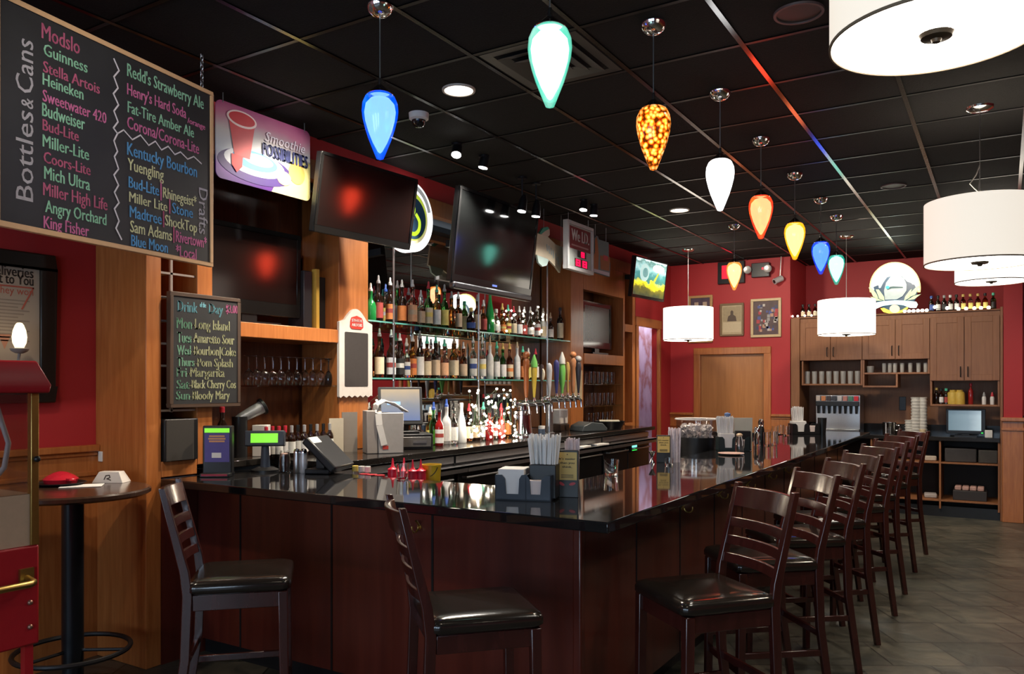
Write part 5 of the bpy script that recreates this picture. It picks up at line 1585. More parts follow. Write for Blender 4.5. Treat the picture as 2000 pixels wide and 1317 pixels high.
# tall round table
TX, TY = -4.09, 2.325
t = thing('round_table', 'tall round brown bar table on a black pole beside the popcorn cart', 'table', (TX, TY, 0))
part('table_top', MB().lathe([(0, 1.035), (.355, 1.035), (.37, 1.045), (.37, 1.062), (.36, 1.07), (0, 1.07)], (TX, TY, 0), 56), wood('table_brown', (.035, .019, .013), (.06, .03, .02), rough=.2, grain=(3, 14, 3), coat=.3), t)
part('pole', MB().lathe([(0, .03), (.052, .03), (.052, 1.02), (.11, 1.025), (.11, 1.035), (0, 1.035)], (TX, TY, 0), 24), mat('black_pole', (.012, .014, .018), .3, metal=.4), t)
part('base', MB().lathe([(0, 0), (.30, 0), (.30, .012), (.22, .035), (.06, .06), (0, .06)], (TX, TY, 0), 40), BLKM, t)
g = MB().tube([(TX + .27 * math.cos(a), TY + .27 * math.sin(a), .24) for a in [2 * math.pi * k / 40 for k in range(40)]], .013, 8, closed=True)
for k in range(3):
    a = 2 * math.pi * k / 3 + .6
    g.cyl((TX, TY, .24), (TX + .27 * math.cos(a), TY + .27 * math.sin(a), .24), .009, n=8)
part('foot_ring', g, BLKM, t)
p = aZ(93, 940, 1.07)
p = Vector((max(p.x, TX - .22), min(p.y, TY + .06), 1.07))
t = thing('basket', 'red lidded dish on a black wire tray on the round table', 'dish', tuple(p))
part('tray', MB().lathe([(0, 0), (.10, 0), (.125, .015), (.12, .017), (.098, .004), (0, .004)], p, 28), BLKM, t)
part('dish', MB().lathe([(0, .004), (.075, .004), (.085, .03), (.087, .034), (.07, .05), (.035, .068), (.012, .074), (0, .075)], p, 28), mat('gloss_red', (.45, .015, .03), .2), t, smooth=60)
part('dish_handle', MB().mbox(Matrix.Translation(p + Vector((.09, .0, .035))), .05, .035, .014), mat('gloss_red', (.45, .015, .03), .2), t, bev=.004)
p = aZ(160, 950, 1.07)
solo('paper_sheet', 'white paper sheet lying flat on the round table', 'paper', MB().mbox(Matrix.Rotation(.9, 4, 'Z') @ Matrix.Translation((0, 0, .0015)), .20, .13, .002), WHITE, (p.x, p.y, 1.071))
p = aZ(218, 942, 1.07)
t = thing('card_box', 'small white pyramid-sided card box with a dark emblem on the round table', 'box', (p.x, p.y, 1.07), .55)
vs = [(-.085, -.05, 0), (.085, -.05, 0), (.085, .05, 0), (-.085, .05, 0), (-.055, -.03, .06), (.055, -.03, .06), (.055, .03, .06), (-.055, .03, .06)]
part('body', MB().add(vs, [(0, 3, 2, 1), (4, 5, 6, 7), (0, 1, 5, 4), (1, 2, 6, 5), (2, 3, 7, 6), (3, 0, 4, 7)]), mat('white_card', (.62, .58, .54), .6, noise=.03), t, bev=.002, world=False)
g = MB()
stroke(g, [Vector((x, -.041 + .0003 * 0, .0285)) + Vector((0, -.0015 + .33 * (z - .0285), z - .0285)) for x, z in ((-.018, .02), (-.012, .04), (.006, .042), (.012, .03), (-.004, .024), (.018, .016))], .005, Vector((0, -.95, .32)), .001)
part('emblem', g, mat('emblem_ink', (.05, .035, .03), .6), t, world=False)
solo('switch_plate', 'small white switch plate on the wood end panel above the round table', 'switch plate', MB().box(-4.575, -4.535, 2.752, 2.758, 1.155, 1.215), WHITE, bev=.002)

# ================================================================ ON THE NEAR ARM OF THE BAR
TOP = BZ1
z3 = Vector((0, 0, 1))
def onbar(u, v):
    return aZ(u, v, TOP)
# upright machine with a green display and a purple card
p = onbar(424, 931)
M = facing((p.x, p.y, TOP), (.55, -.83))
t = thing('display_stand', 'upright black stand with purple advert card and green display on the bar', 'display stand', tuple(p))
def lbox(M, mb, x0, x1, y0, y1, z0, z1):
    return mb.add([M @ Vector(q) for q in ((x0, y0, z0), (x1, y0, z0), (x1, y1, z0), (x0, y1, z0), (x0, y0, z1), (x1, y0, z1), (x1, y1, z1), (x0, y1, z1))],
                  [(0, 3, 2, 1), (4, 5, 6, 7), (0, 1, 5, 4), (1, 2, 6, 5), (2, 3, 7, 6), (3, 0, 4, 7)])
LCD = mat('green_lcd', (.2, .6, .05), .3, emit=(.22, .80, .03), es=.75, noise=.05)
part('body', lbox(M, MB(), -.085, .085, 0, .05, 0, .298), BLK, t, bev=.006)
part('card', lbox(M, MB(), -.072, .072, -.003, 0, .085, .255), mat('purple_card', (.09, .07, .28), .5), t)
part('display', lbox(M, MB(), -.072, .072, -.004, 0, .258, .284), LCD, t)
part('foot', lbox(M, MB(), -.085, .085, -.05, .06, 0, .022), BLK, t, bev=.004)
part('red_stripe', lbox(M, MB(), -.075, .075, -.0525, -.05, .008, .018), mat('stripe_red', (.35, .02, .05), .4), t)
g = MB()
for z, wd in ((.232, .045), (.217, .05), (.202, .045)):
    lbox(M, g, -wd, wd, -.0045, -.003, z, z + .010)
part('printed_headline', g, mat('orange_print', (.66, .32, .14), .5), t)
part('printed_panel', lbox(M, MB(), -.03, .025, -.0045, -.003, .11, .14), WHITE, t)
# customer display pole
p = onbar(518, 921)
t = thing('pole_display', 'blue-grey customer pole display with a bright green screen on the bar', 'till display', tuple(p))
M = facing((p.x, p.y, TOP), (.62, -.78))
GREYB = mat('blue_grey_plastic', (.055, .07, .10), .45)
part('base', MB().lathe([(0, 0), (.085, 0), (.085, .012), (.05, .028), (0, .028)], p, 28), BLK, t)
part('pole', MB().tube([p + z3 * .02, p + z3 * .175], [.03, .022], 16), GREYB, t)
Mh = M @ Matrix.Translation((0, 0, .205)) @ Matrix.Rotation(-.12, 4, 'X')
part('head', lbox(Mh, MB(), -.12, .12, -.03, .03, -.048, .048), mat('charcoal_plastic', (.03, .036, .05), .4), t, bev=.006)
part('screen', lbox(Mh, MB(), -.082, .082, -.0325, -.03, -.028, .030), LCD, t)
# shakers and a pink sugar jar
t0p = onbar(556, 923)
t = thing('sugar_shaker', 'glass sugar shaker filled with pink packets, by the steel shakers on the bar', 'shaker', tuple(t0p))
part('jar', MB().lathe([(0, 0), (.034, 0), (.036, .005), (.034, .09), (.030, .12), (.027, .135), (.025, .135), (.028, .118), (.031, .09), (.032, .008), (0, .008)], t0p, 20), CLEAR, t)
part('packets', MB().lathe([(0, .009), (.029, .009), (.029, .095), (.02, .118), (0, .12)], t0p, 14), mat('pink_packets', (.62, .40, .36), .6, noise=.3, nscale=80), t)
for u, lab, mm in ((580, 'tall steel shaker, nearer the pink sugar jar', STEEL), (593, 'white-banded steel shaker, further from the pink sugar jar', mat('satin_white_steel', (.66, .66, .70), .35, metal=.3))):
    p = onbar(u, 924)
    t = thing('salt_shaker', lab + ' on the bar', 'shaker', tuple(p), 0, 'steel shakers on the bar')
    part('body', MB().lathe([(0, 0), (.021, 0), (.023, .004), (.024, .07), (.021, .10), (.019, .125), (0, .125)], p, 20), mm, t)
    part('lid', MB().lathe([(.0205, .122), (.0205, .135), (.015, .146), (0, .149)], p, 20), CHROME, t)
p = onbar(786, 936)
tumbler(tuple(p), .037, .088, 'clear empty tumbler on the bar in front of the red squeeze bottles')
p = onbar(1194, 928)
tumbler(tuple(p), .045, .092, 'clear rocks glass standing alone on the inner edge of the bar')
# wells behind the near arm of the bar
solo('speed_shelf', 'steel work shelf behind the near arm of the bar', 'shelf', MB().box(-3.42, -2.12, 3.62, 4.02, .92, .945).box(-3.40, -3.36, 3.64, 4.0, 0, .92).box(-2.18, -2.14, 3.64, 4.0, 0, .92), STEEL, bev=.003)
SQ = mat('squeeze_red', (.62, .012, .045), .35, noise=.05)
def squeeze(u, y, label):
    p = aY(u, 900, y)
    t = thing('squeeze_bottle', label, 'squeeze bottle', (p.x, p.y, .945), 0, 'red squeeze bottles behind the bar')
    part('body', MB().lathe([(0, 0), (.029, 0), (.031, .006), (.031, .125), (.027, .14), (0, .142)], n=18), SQ, t, world=False)
    part('nozzle', MB().lathe([(.031, .138), (.031, .15), (.016, .158), (.009, .17), (.004, .215), (0, .216)], n=14), SQ, t, world=False)
for u, y, lab in ((767, 3.78, 'red squeeze bottle half hidden behind the clear tumbler, nearest the till'), (789, 3.84, 'red squeeze bottle seen through the clear tumbler'),
                  (806, 3.76, 'red squeeze bottle just past the clear tumbler'), (822, 3.80, 'red squeeze bottle at the end beside the yellow bucket')):
    squeeze(u, y, lab)
for i, (u, c, cn) in enumerate(((694, 'gold', 'yellow'), (706, 'white', 'white'), (718, 'white', 'white'))):
    p = aY(u, 905, 3.72)
    t = thing('spice_jar', 'small jar with a %s lid behind the bar, %s from the terminal' % (cn, ORD[i]), 'jar', (p.x, p.y, .945), 0, 'small jars behind the bar')
    part('jar', MB().lathe([(0, 0), (.018, 0), (.018, .13), (0, .13)], n=14), CLEAR, t, world=False)
    part('lid', MB().lathe([(.0195, .128), (.0195, .162), (0, .164)], n=14), mat('lid_yellow', (.75, .55, .12), .4) if cn == 'yellow' else CP['white'], t, world=False)
for i, u in enumerate((712, 727, 742)):
    p = aY(u, 905, 3.68)
    t = thing('sauce_jar', 'low jar with a dark red lid behind the bar, %s from the terminal' % ORD[i], 'jar', (p.x, p.y, .945), 0, 'red-lidded jars behind the bar')
    part('jar', MB().lathe([(0, 0), (.03, 0), (.03, .10), (0, .10)], n=16), CLEAR, t, world=False)
    part('lid', MB().lathe([(.031, .098), (.031, .122), (0, .124)], n=16), mat('lid_red', (.45, .02, .03), .4), t, world=False)
p = aY(843, 915, 3.9)
t = thing('bucket', 'small yellow bucket behind the bar next to the red squeeze bottles', 'bucket', (p.x, p.y, .945))
part('pail', MB().lathe([(0, 0), (.05, 0), (.058, .17), (.061, .17), (.061, .18), (.055, .18), (.047, .006), (0, .006)], n=22), mat('bucket_yellow', (.62, .42, .02), .4), t, world=False)
part('bail', MB().tube([(-.06 * math.cos(a), -.02 - .03 * math.sin(a), .165 - .06 * math.sin(a)) for a in [math.pi * k / 10 for k in range(11)]], .0025, 6), BLKM, t, world=False)
# till terminal seen from behind
p = onbar(668, 924)
t = thing('till_terminal', 'black slanted till screen with a white sticker on its top edge, on the bar', 'till', tuple(p))
M = facing(p, (.93, .36))
Mh = M @ Matrix.Translation((0, .09, .115)) @ Matrix.Rotation(-.80, 4, 'X')
part('screen_housing', lbox(Mh, MB(), -.15, .15, -.03, .02, -.13, .13), BLK, t, bev=.010)
part('foot', lbox(M, MB(), -.10, .10, .04, .20, 0, .03), BLK, t, bev=.006)
part('neck', lbox(M, MB(), -.04, .04, .10, .15, .02, .12), BLK, t)
part('sticker', lbox(Mh, MB(), -.14, -.02, -.032, -.03, .075, .122), WHITE, t)
# napkin caddy with straws
def caddy(p, rz, label, grp, with_straws=True, w=.265, m=None):
    t = thing('napkin_caddy', label, 'caddy', tuple(p), rz, grp)
    m = m or mat('navy_plastic', (.008, .014, .028), .4)
    d = .16
    def face_poly(y):
        hw = w / 2
        pts = [(-hw, 0), (hw, 0), (hw, .118), (hw * .80, .118), (hw * .66, .10), (hw * .62, .03), (hw * .28, .03), (hw * .24, .10), (hw * .12, .122),
               (-hw * .05, .118), (-hw * .13, .10), (-hw * .16, .03), (-hw * .60, .03), (-hw * .64, .10), (-hw * .76, .118), (-hw, .118)]
        return pts
    g = MB()
    g.prism(face_poly(0), (0, -d / 2 + .005, 0), (1, 0, 0), (0, 0, 1), .005)
    g.prism(face_poly(0), (0, d / 2, 0), (1, 0, 0), (0, 0, 1), .005)
    part('holder_front', g, m, t, world=False)
    part('holder_side', MB().box(-w / 2, -w / 2 + .005, -d / 2, d / 2, 0, .118).box(w / 2 - .005, w / 2, -d / 2, d / 2, 0, .118).box(-w / 2, w / 2, -d / 2, d / 2, 0, .006).box(.012, .017, -d / 2, d / 2, 0, .118), m, t, world=False)
    part('napkins', MB().box(-w / 2 + .012, .004, -d / 2 + .008, d / 2 - .02, .008, .145), mat('napkin_white', (.74, .73, .73), .8, noise=.05), t, bev=.004, world=False)
    part('napkins', MB().box(.022, w / 2 - .012, -d / 2 + .008, -d / 2 + .04, .008, .095), mat('napkin_pink', (.70, .60, .58), .8, noise=.05), t, bev=.004, world=False)
    if with_straws:
        part('straw_cup', MB().box(.02, w / 2 + .015, -d / 2 + .045, d / 2 - .01, .006, .165), BLK, t, bev=.004, world=False)
    return t
r2 = random.Random(3)
def straws(c, w, d, h0, h1, n, label, m, rz=0.0, cat='straws'):
    """A bundle of straws nobody would count one by one."""
    g = MB()
    for k in range(n):
        x, y = (r2.random() - .5) * w, (r2.random() - .5) * d
        tx, ty = x * 1.18 + (r2.random() - .5) * .012, y * 1.1 + (r2.random() - .5) * .012
        g.cyl((x, y, 0), (tx, ty, h0 + (h1 - h0) * r2.random()), .0042, n=6)
    o = solo('straws', label, cat, g, m, tuple(c), rz)
    o['kind'] = 'stuff'
    return o
STRAW = mat('straw_white', (.78, .77, .76), .5, noise=.06)
p = onbar(1028, 974)
ca = facing((0, 0, 0), (.32, -.95)).to_euler().z
c1 = caddy(p, ca, 'navy plastic caddy with white napkins near the bar corner', 'bar caddies')
cdir = Vector((math.cos(ca), math.sin(ca), 0))
cn = Vector((-math.sin(ca), math.cos(ca), 0))
straws(p + cdir * .085 + cn * .01 + z3 * .1655, .125, .075, .115, .145, 90, 'bundle of white wrapped straws in the navy caddy near the bar corner', STRAW, ca)
straws(p + cdir * .20 + cn * .13 + z3 * .0, .055, .05, .262, .285, 26, 'white and pink wrapped straws behind the yellow-labelled sign near the bar corner', mat('straw_pinkish', (.66, .58, .62), .5, noise=.3, nscale=40), ca)
def tablesign(p, d, label, w=.105, h=.225, lips=True):
    t = thing('table_sign', label, 'table sign', tuple(p), 0, 'black and yellow table signs on the bar')
    M = facing(p, d)
    part('card', lbox(M, MB(), -w / 2, w / 2, 0, .022, 0, h), mat('sign_black', (.012, .011, .011), .4), t, bev=.002)
    part('label_panel', lbox(M, MB(), -w * .44, w * .44, -.002, 0, h * .37, h * .96), mat('sign_yellow', (.62, .43, .13), .5, noise=.04), t)
    g = MB()
    X, Z = M.to_3x3() @ Vector((1, 0, 0)), Vector((0, 0, 1))
    N = M.to_3x3() @ Vector((0, -1, 0))
    for k, (s_, ww) in enumerate((("It's easier", .74), ('than you', .66), ('think.', .46))):
        write(g, s_, M @ Vector((-w * ww / 2, -.003, h * (.80 - .085 * k))), X, Z, w * ww, h * .042, 0, .0006)
    for k in range(3):
        lbox(M, g, -w * .28, w * .28, -.003, -.002, h * (.475 - .028 * k), h * (.475 - .028 * k) + .0022)
    lbox(M, g, -.002, .002, -.003, -.002, h * .90, h * .925)
    part('lettering', g, mat('sign_ink', (.05, .035, .02), .5), t, smooth=0, weld=False)
    if lips:
        g = MB()
        for sx, tilt in ((-.028, -.5), (.024, .25)):
            e = ellipse(0, 0, .016, .007, 14)
            g.prism([(sx + a * math.cos(tilt) - b * math.sin(tilt), h * .29 + a * math.sin(tilt) + b * math.cos(tilt)) for a, b in e], M @ Vector((0, -.0005, 0)), X, Z, .002)
        part('red_print', g, mat('sign_red', (.5, .04, .05), .4), t)
    return t
p = onbar(1108, 972)
tablesign(p, (.32, -.95), "black table sign with a yellow It's easier than you think label beside the navy caddy")
p = Vector((-1.95, 5.27, TOP))
p = onbar(1296, 904)
p = Vector((p.x, p.y, TOP))
tablesign(p, (.42, -.9), 'black table sign with a yellow label, further down beside the pink straw cup', .095, .19, False)
straws(p + Vector((.055, .07, 0)), .07, .045, .22, .245, 40, 'pink and white straws standing behind the further yellow-labelled sign', mat('straw_pinkish', (.66, .58, .62), .5), .4)
# jigger
p = onbar(1274, 905)
solo('jigger', 'small steel cocktail jigger on the inner edge of the bar', 'jigger', MB().lathe([(0, .0), (.020, 0), (.006, .036), (.006, .04), (.026, .082), (.024, .082), (.004, .042), (0, .042)], n=20), CHROME, tuple(p))
tumbler(tuple(onbar(1292, 908) + Vector((.06, -.02, 0))), .03, .05, 'low clear glass of dark syrup before the further yellow-labelled sign', None, CLEAR)
# ice bin
solo('speed_shelf', 'steel work shelf along the inner side of the long bar run', 'shelf', MB().box(-2.50, -2.07, 5.6, 9.0, .90, .925).box(-2.48, -2.44, 5.62, 8.98, 0, .90), STEEL, bev=.003)
p = Vector((-2.28, 6.77, .925))
t = thing('ice_bin', 'clear ice tub with a black lower band full of ice, behind the bar', 'ice tub', tuple(p))
R1 = .175
part('tub', MB().lathe([(0, 0), (R1 * .86, 0), (R1, .385), (R1 + .008, .39), (R1 + .004, .395), (R1 - .006, .387), (R1 * .84, .006), (0, .006)], p, 36), PANE, t)
part('black_band', MB().lathe([(R1 * .865 + .002, .0), (R1 * .95 + .003, .235), (R1 * .95 + .0005, .235), (R1 * .865 + .0005, 0)], p, 36, closed=True), BLK, t)
g = MB()
r3 = random.Random(8)
for k in range(150):
    a, rr_ = r3.random() * 6.28, R1 * .76 * math.sqrt(r3.random())
    c = p + Vector((rr_ * math.cos(a), rr_ * math.sin(a), .22 + .12 * r3.random()))
    g.mbox(Matrix.Translation(c) @ Matrix.Rotation(r3.random() * 3, 4, (r3.random(), r3.random(), 1)), .026, .026, .022)
part('rim', MB().lathe([(R1 - .006, .385), (R1 + .010, .388), (R1 + .006, .398), (R1 - .006, .392)], p, 36, closed=True), mat('tub_rim', (.6, .58, .57), .3), t)
o = part('ice', g, mat('ice', (.78, .76, .78), .2, noise=.1, coat=.5), t, smooth=0)
o['kind'] = 'stuff'
# second caddy with straws and a card, jars, cruets
p = Vector((-1.90, 6.56, TOP))
ca2 = facing((0, 0, 0), (.45, -.9)).to_euler().z
caddy(p, ca2, 'dark caddy with straws and a cream card, past the ice tub', 'bar caddies', True, .25, mat('dark_green_plastic', (.012, .022, .024), .4))
straws(p + Vector((-.06, -.02, .146)), .12, .06, .12, .14, 70, 'thick bundle of white straws in the dark caddy past the ice tub', STRAW, ca2)
solo('menu_card', 'cream drinks card standing in the dark caddy past the ice tub', 'card', MB().mbox(Matrix.Translation((0, 0, .13)) @ Matrix.Rotation(.06, 4, 'X'), .15, .004, .26), mat('cream_card', (.66, .62, .50), .6, noise=.06), tuple(p + Vector((.07, .05, .012))), ca2)
solo('water_bottle', 'blue-capped clear bottle behind the dark caddy past the ice tub', 'bottle', MB().lathe([(0, 0), (.034, 0), (.036, .2), (.03, .24), (.026, .245), (.026, .30), (0, .31)], n=18), mat('blue_plastic', (.12, .2, .42), .35), (-2.0, 6.75, TOP))
t = thing('syrup_bottle', 'clear pepper mill with a red heart-shaped mark before the dark caddy', 'shaker', (-1.78, 6.33, TOP))
part('body', MB().lathe([(0, 0), (.032, 0), (.034, .09), (.022, .13), (.020, .14), (0, .142)], n=18), CLEAR, t, world=False)
part('collar', MB().lathe([(.023, .136), (.025, .150), (.012, .158), (0, .16)], n=18), CP['tan'], t, world=False)
for i, (x, y, hh, kind) in enumerate(((-1.92, 7.02, .20, 'oil'), (-1.87, 7.2, .17, 'steel'), (-1.96, 7.25, .19, 'steel'), (-1.90, 7.46, .23, 'pepper'), (-1.80, 7.28, .12, 'glass'), (-1.78, 7.44, .12, 'glass'))):
    lab = {'oil': 'dark cruet bottle past the straw caddy', 'steel': 'steel-topped shaker past the straw caddy', 'pepper': 'tall black and clear pepper mill past the straw caddy', 'glass': 'low clear glass past the straw caddy'}[kind]
    lab += ', %s from the ice tub' % ORD[i]
    if kind == 'glass':
        tumbler((x, y, TOP), .034, hh, lab, 'condiment set on the bar')
        continue
    t = thing('condiment_shaker', lab, 'shaker', (x, y, TOP), 0, 'condiment set on the bar')
    bm2 = {'oil': BG['dark'], 'steel': CLEAR, 'pepper': BLK}[kind]
    part('body', MB().lathe([(0, 0), (.03, 0), (.032, .01), (.030, hh * .6), (.022, hh * .72), (0, hh * .73)], n=18), bm2, t, world=False)
    part('top', MB().lathe([(.022, hh * .72), (.026, hh * .74), (.026, hh * .9), (.015, hh), (0, hh)], n=18), CLEAR if kind == 'pepper' else CHROME, t, world=False)
for i in range(4):
    p = onbar(1514 + 11 * i, 851 - (i % 2) * 3)
    tumbler((p.x, p.y, TOP), .034, .10, 'clear tumbler on the far end of the bar, %s before the farthest caddy' % ORD[i], 'tumblers on the far end of the bar')
p = onbar(1570, 848)
ca3 = facing((0, 0, 0), (.5, -.86)).to_euler().z
caddy(p, ca3, 'black caddy with napkins on the far end of the bar', 'bar caddies', False, .30, BLK)
straws(p + Vector((-.07, .02, .147)), .11, .07, .14, .16, 70, 'white straws in the black caddy on the far end of the bar', STRAW, ca3)
solo('straw_cup', 'black cup with a white lid behind the farthest caddy', 'cup', MB().lathe([(0, 0), (.04, 0), (.05, .18), (0, .18)], n=18), BLK, (p.x + .17, p.y + .12, TOP))
solo('plate', 'small pinkish oval plate on the inner edge of the bar beside the ice tub', 'plate', MB().lathe([(0, 0), (.06, 0), (.10, .012), (.098, .015), (.06, .005), (0, .005)], n=28), mat('plate_pink', (.58, .38, .33), .3), (-1.80, 6.17, TOP))

# ================================================================ ON THE BACK COUNTER
p = Vector((-3.86, 4.72, CZ))
M = facing(p, (.72, -.70))
t = thing('cash_drawer', 'black cash drawer with a grey front under the touchscreen', 'cash drawer', tuple(p))
part('case', lbox(M, MB(), -.20, .20, -.13, .18, 0, .115), BLK, t, bev=.005)
d_ = part('drawer_front', lbox(M, MB(), -.185, .185, -.14, -.13, .02, .095), mat('drawer_grey', (.17, .165, .16), .35, metal=.5), t, bev=.003)
part('slot', lbox(M, MB(), -.12, -.02, -.142, -.14, .055, .062), BLK, d_)
part('handle', lbox(M, MB(), .05, .15, -.147, -.14, .05, .066), STEEL, d_)
q_ = Vector((p.x, p.y, CZ + .115))
t = thing('touchscreen', 'touchscreen register monitor on the cash drawer, showing a blue-grey screen', 'monitor', tuple(q_))
part('foot', lbox(M, MB(), -.11, .11, -.06, .11, .115, .135), BLK, t, bev=.005)
part('neck', lbox(M, MB(), -.035, .035, .0, .04, .13, .28), BLK, t)
Mh = M @ Matrix.Translation((-.03, -.02, .335)) @ Matrix.Rotation(-.22, 4, 'X')
part('housing', lbox(Mh, MB(), -.165, .165, 0, .04, -.155, .135), mat('dark_grey_plastic', (.04, .042, .045), .35), t, bev=.006)
part('screen', lbox(Mh, MB(), -.145, .145, -.003, 0, -.125, .115), ramp_mat('register_screen', [(0, (.10, .14, .28)), (.5, (.16, .18, .22)), (1, (.30, .25, .18))], axis=2, rough=.2, es=.45, noise=.2), t)
part('logo', lbox(Mh, MB(), -.10, .0, -.0045, -.003, -.005, .02), mat('screen_logo', (.2, .35, .6), .3, emit=(.35, .55, .9), es=.6), t)
# steel dispenser with a receipt hanging over it
p = aX(752, 895, -3.72); p = Vector((-3.72, p.y, CZ))
M = facing(p, (.80, -.60))
t = thing('napkin_dispenser', 'tall brushed steel dispenser box left of the touchscreen', 'dispenser', tuple(p))
part('case', lbox(M, MB(), -.06, .12, -.06, .12, 0, .285), mat('pale_steel', (.46, .45, .44), .35, metal=.25), t, bev=.005)
part('side_case', lbox(M, MB(), -.14, -.062, -.05, .10, 0, .30), mat('grey_plastic', (.32, .29, .27), .4), t, bev=.005)
part('sticker', lbox(M, MB(), -.03, .01, -.0625, -.06, .03, .055), mat('sticker_red', (.5, .05, .04), .5), t)
g = MB()
pts = [(-.02, .03, .295), (-.055, -.04, .30), (-.062, -.066, .28), (-.055, -.07, .20), (-.035, -.068, .12), (-.02, -.066, .06)]
for a, b_ in zip(pts, pts[1:]):
    g.bar(M @ Vector(a), M @ Vector(b_), .045, .003, (M.to_3x3() @ Vector((0, -1, .2))))
solo('paper_strip', 'white paper strip trailing down the steel dispenser', 'paper', g, WHITE, tuple(p + z3 * .28), world=True)
g = MB()
prof = [(-.10, 0), (-.09, .05), (-.04, .085), (.03, .06), (.09, .03), (.13, 0)]
vs = []
for k in range(6):
    y = -.08 + .16 * k / 5
    vs += [(x, y + .012 * math.sin(7 * x * 3 + k), max(0, z + .006 * math.sin(2.2 * k + 40 * x)) + .004) for x, z in prof]
fs = [(k * 6 + i, k * 6 + i + 1, k * 6 + i + 7, k * 6 + i + 6) for k in range(5) for i in range(5)]
base = []
o = solo('towel', 'rumpled white and black towel lying on top of the steel dispenser', 'towel', MB().add(vs, fs), mat('towel_white', (.70, .69, .67), .9, noise=.25, nscale=14), tuple(M @ Vector((.03, .03, .287))), math.atan2(.80, .60))
md = o.modifiers.new('thick', 'SOLIDIFY'); md.thickness = .008; md.offset = -1
for u, v0, wd, hh, c, lab in ((657, 868, .10, .245, (.60, .54, .42), 'tall cream price card standing on the back counter by the column'), (683, 868, .11, .285, (.26, .23, .20), 'grey metal card holder standing by the column beside the cream price card')):
    p = aX(u, v0, -4.0)
    M = facing((p.x, p.y, CZ), (.8, -.6))
    g = lbox(M, MB(), -wd / 2, wd / 2, 0, .012, 0, hh)
    solo('card_stand', lab, 'card', g, mat('card_%d' % u, c, .5, noise=.08), (p.x, p.y, CZ), world=True)
# small wine bottles standing in a row
for i in range(11):
    u = 520 + 12.4 * i
    p = aX(u, 860, -4.02 - .03 * (i % 2))
    t = thing('small_wine_bottle', 'small dark wine bottle with white label, %s in the row under the wine glasses' % ORD[i], 'bottle', (p.x, p.y, CZ), 0, 'small wine bottles on the back counter')
    part('body', MB().lathe([(r * .72, z * .66) for r, z in PROF['wine']], n=16), BG['dark'], t, world=False, smooth=40)
    part('label', MB().lathe([(.0272, .03), (.0272, .105)], n=12, arc=(-2.1, .5)), LB['pale' if i % 3 else 'white'], t, world=False, smooth=60)
    part('cap', MB().lathe([(.0115, .165), (.0118, .210), (0, .212)], n=12), CP['red'] if i < 4 else CP['black' if i % 2 else 'grey'], t, world=False)
bottle((aX(434, 860, -4.3).x, aX(434, 860, -4.3).y, CZ), 'wine', 'dark', 'black', 'red', False, 1.0, 1.05, 'dark wine bottle with a red cap behind the purple advert stand', None)
# canister with a steel scoop leaning out
p = aX(468, 880, -4.32)
p = Vector((p.x, p.y, CZ))
t = thing('scoop_holder', 'black canister behind the green till display', 'canister', tuple(p))
part('can', MB().lathe([(0, 0), (.05, 0), (.05, .27), (.045, .27), (.045, .01), (0, .01)], p, 22), BLK, t)
s_d = Vector((.25, .62, .34)).normalized()
p0 = p + Vector((-.02, -.02, .24))
t = thing('steel_scoop', 'silver hand shaker leaning out of the black canister', 'scoop', tuple(p0))
part('tube', MB().tube([p0, p0 + s_d * .05, p0 + s_d * .20], [.022, .034, .044], 20), mat('satin_silver', (.42, .41, .41), .4, metal=.4), t)
part('rim', MB().tube([p0 + s_d * .198, p0 + s_d * .215], .058, 20), BLK, t)
part('rim_edge', MB().tube([p0 + s_d * .214, p0 + s_d * .219], [.058, .050], 20), STEEL, t)
solo('card_box', 'small white box beside the black canister', 'box', MB().box(-.05, .05, -.045, .045, 0, .21), mat('white_card', (.62, .58, .54), .6), tuple(p + Vector((.05, .14, 0))), .6, bev=.003)
# low things at the far end of the counter
p = aX(1150, 833, -3.72); p.z = CZ
t = thing('card_printer', 'low dark grey receipt printer on the far part of the back counter', 'printer', tuple(p))
M = facing(p, (.85, -.5))
part('case', MB().prism([(-.16, 0), (.15, 0), (.16, .03), (.10, .085), (-.04, .10), (-.14, .06)], M @ Vector((0, .14, 0)), M.to_3x3() @ Vector((1, 0, 0)), (0, 0, 1), .26), mat('slate_grey_plastic', (.05, .06, .065), .4), t, bev=.01)
p = aX(1190, 835, -3.74); p.z = CZ
t = thing('bowl', 'wide black tray bowl with cream papers at the far end of the back counter', 'bowl', tuple(p))
part('bowl', MB().lathe([(0, 0), (.13, 0), (.17, .075), (.175, .085), (.165, .085), (.125, .008), (0, .008)], p, 36), BLK, t)
part('papers', MB().mbox(Matrix.Translation(p + z3 * .088) @ Matrix.Rotation(.5, 4, 'Z') @ Matrix.Rotation(.05, 4, 'X'), .22, .14, .008), mat('cream_card', (.66, .62, .50), .6), t)
p = aX(1094, 838, -4.0); p.z = CZ
t = thing('towel_dispenser', 'white paper dispenser with brown base by the far column', 'dispenser', tuple(p))
part('case', MB().box(p.x - .08, p.x + .05, p.y - .09, p.y + .09, .07 + CZ, .23 + CZ), mat('white_plastic', (.66, .62, .6), .4), t, bev=.012)
part('base', MB().box(p.x - .09, p.x + .06, p.y - .10, p.y + .10, CZ, CZ + .07), mat('dark_brown', (.04, .02, .012), .4), t, bev=.004)
p = aX(1058, 846, -3.8); p.z = CZ
t = thing('pill_jar', 'small blue jar with a white lid between the beer towers', 'jar', tuple(p))
part('jar', MB().lathe([(0, 0), (.035, 0), (.035, .06), (0, .06)], p, 18), mat('jar_blue', (.07, .10, .15), .3), t)
part('lid', MB().lathe([(.033, .058), (.033, .088), (0, .09)], p, 18), WHITE, t)
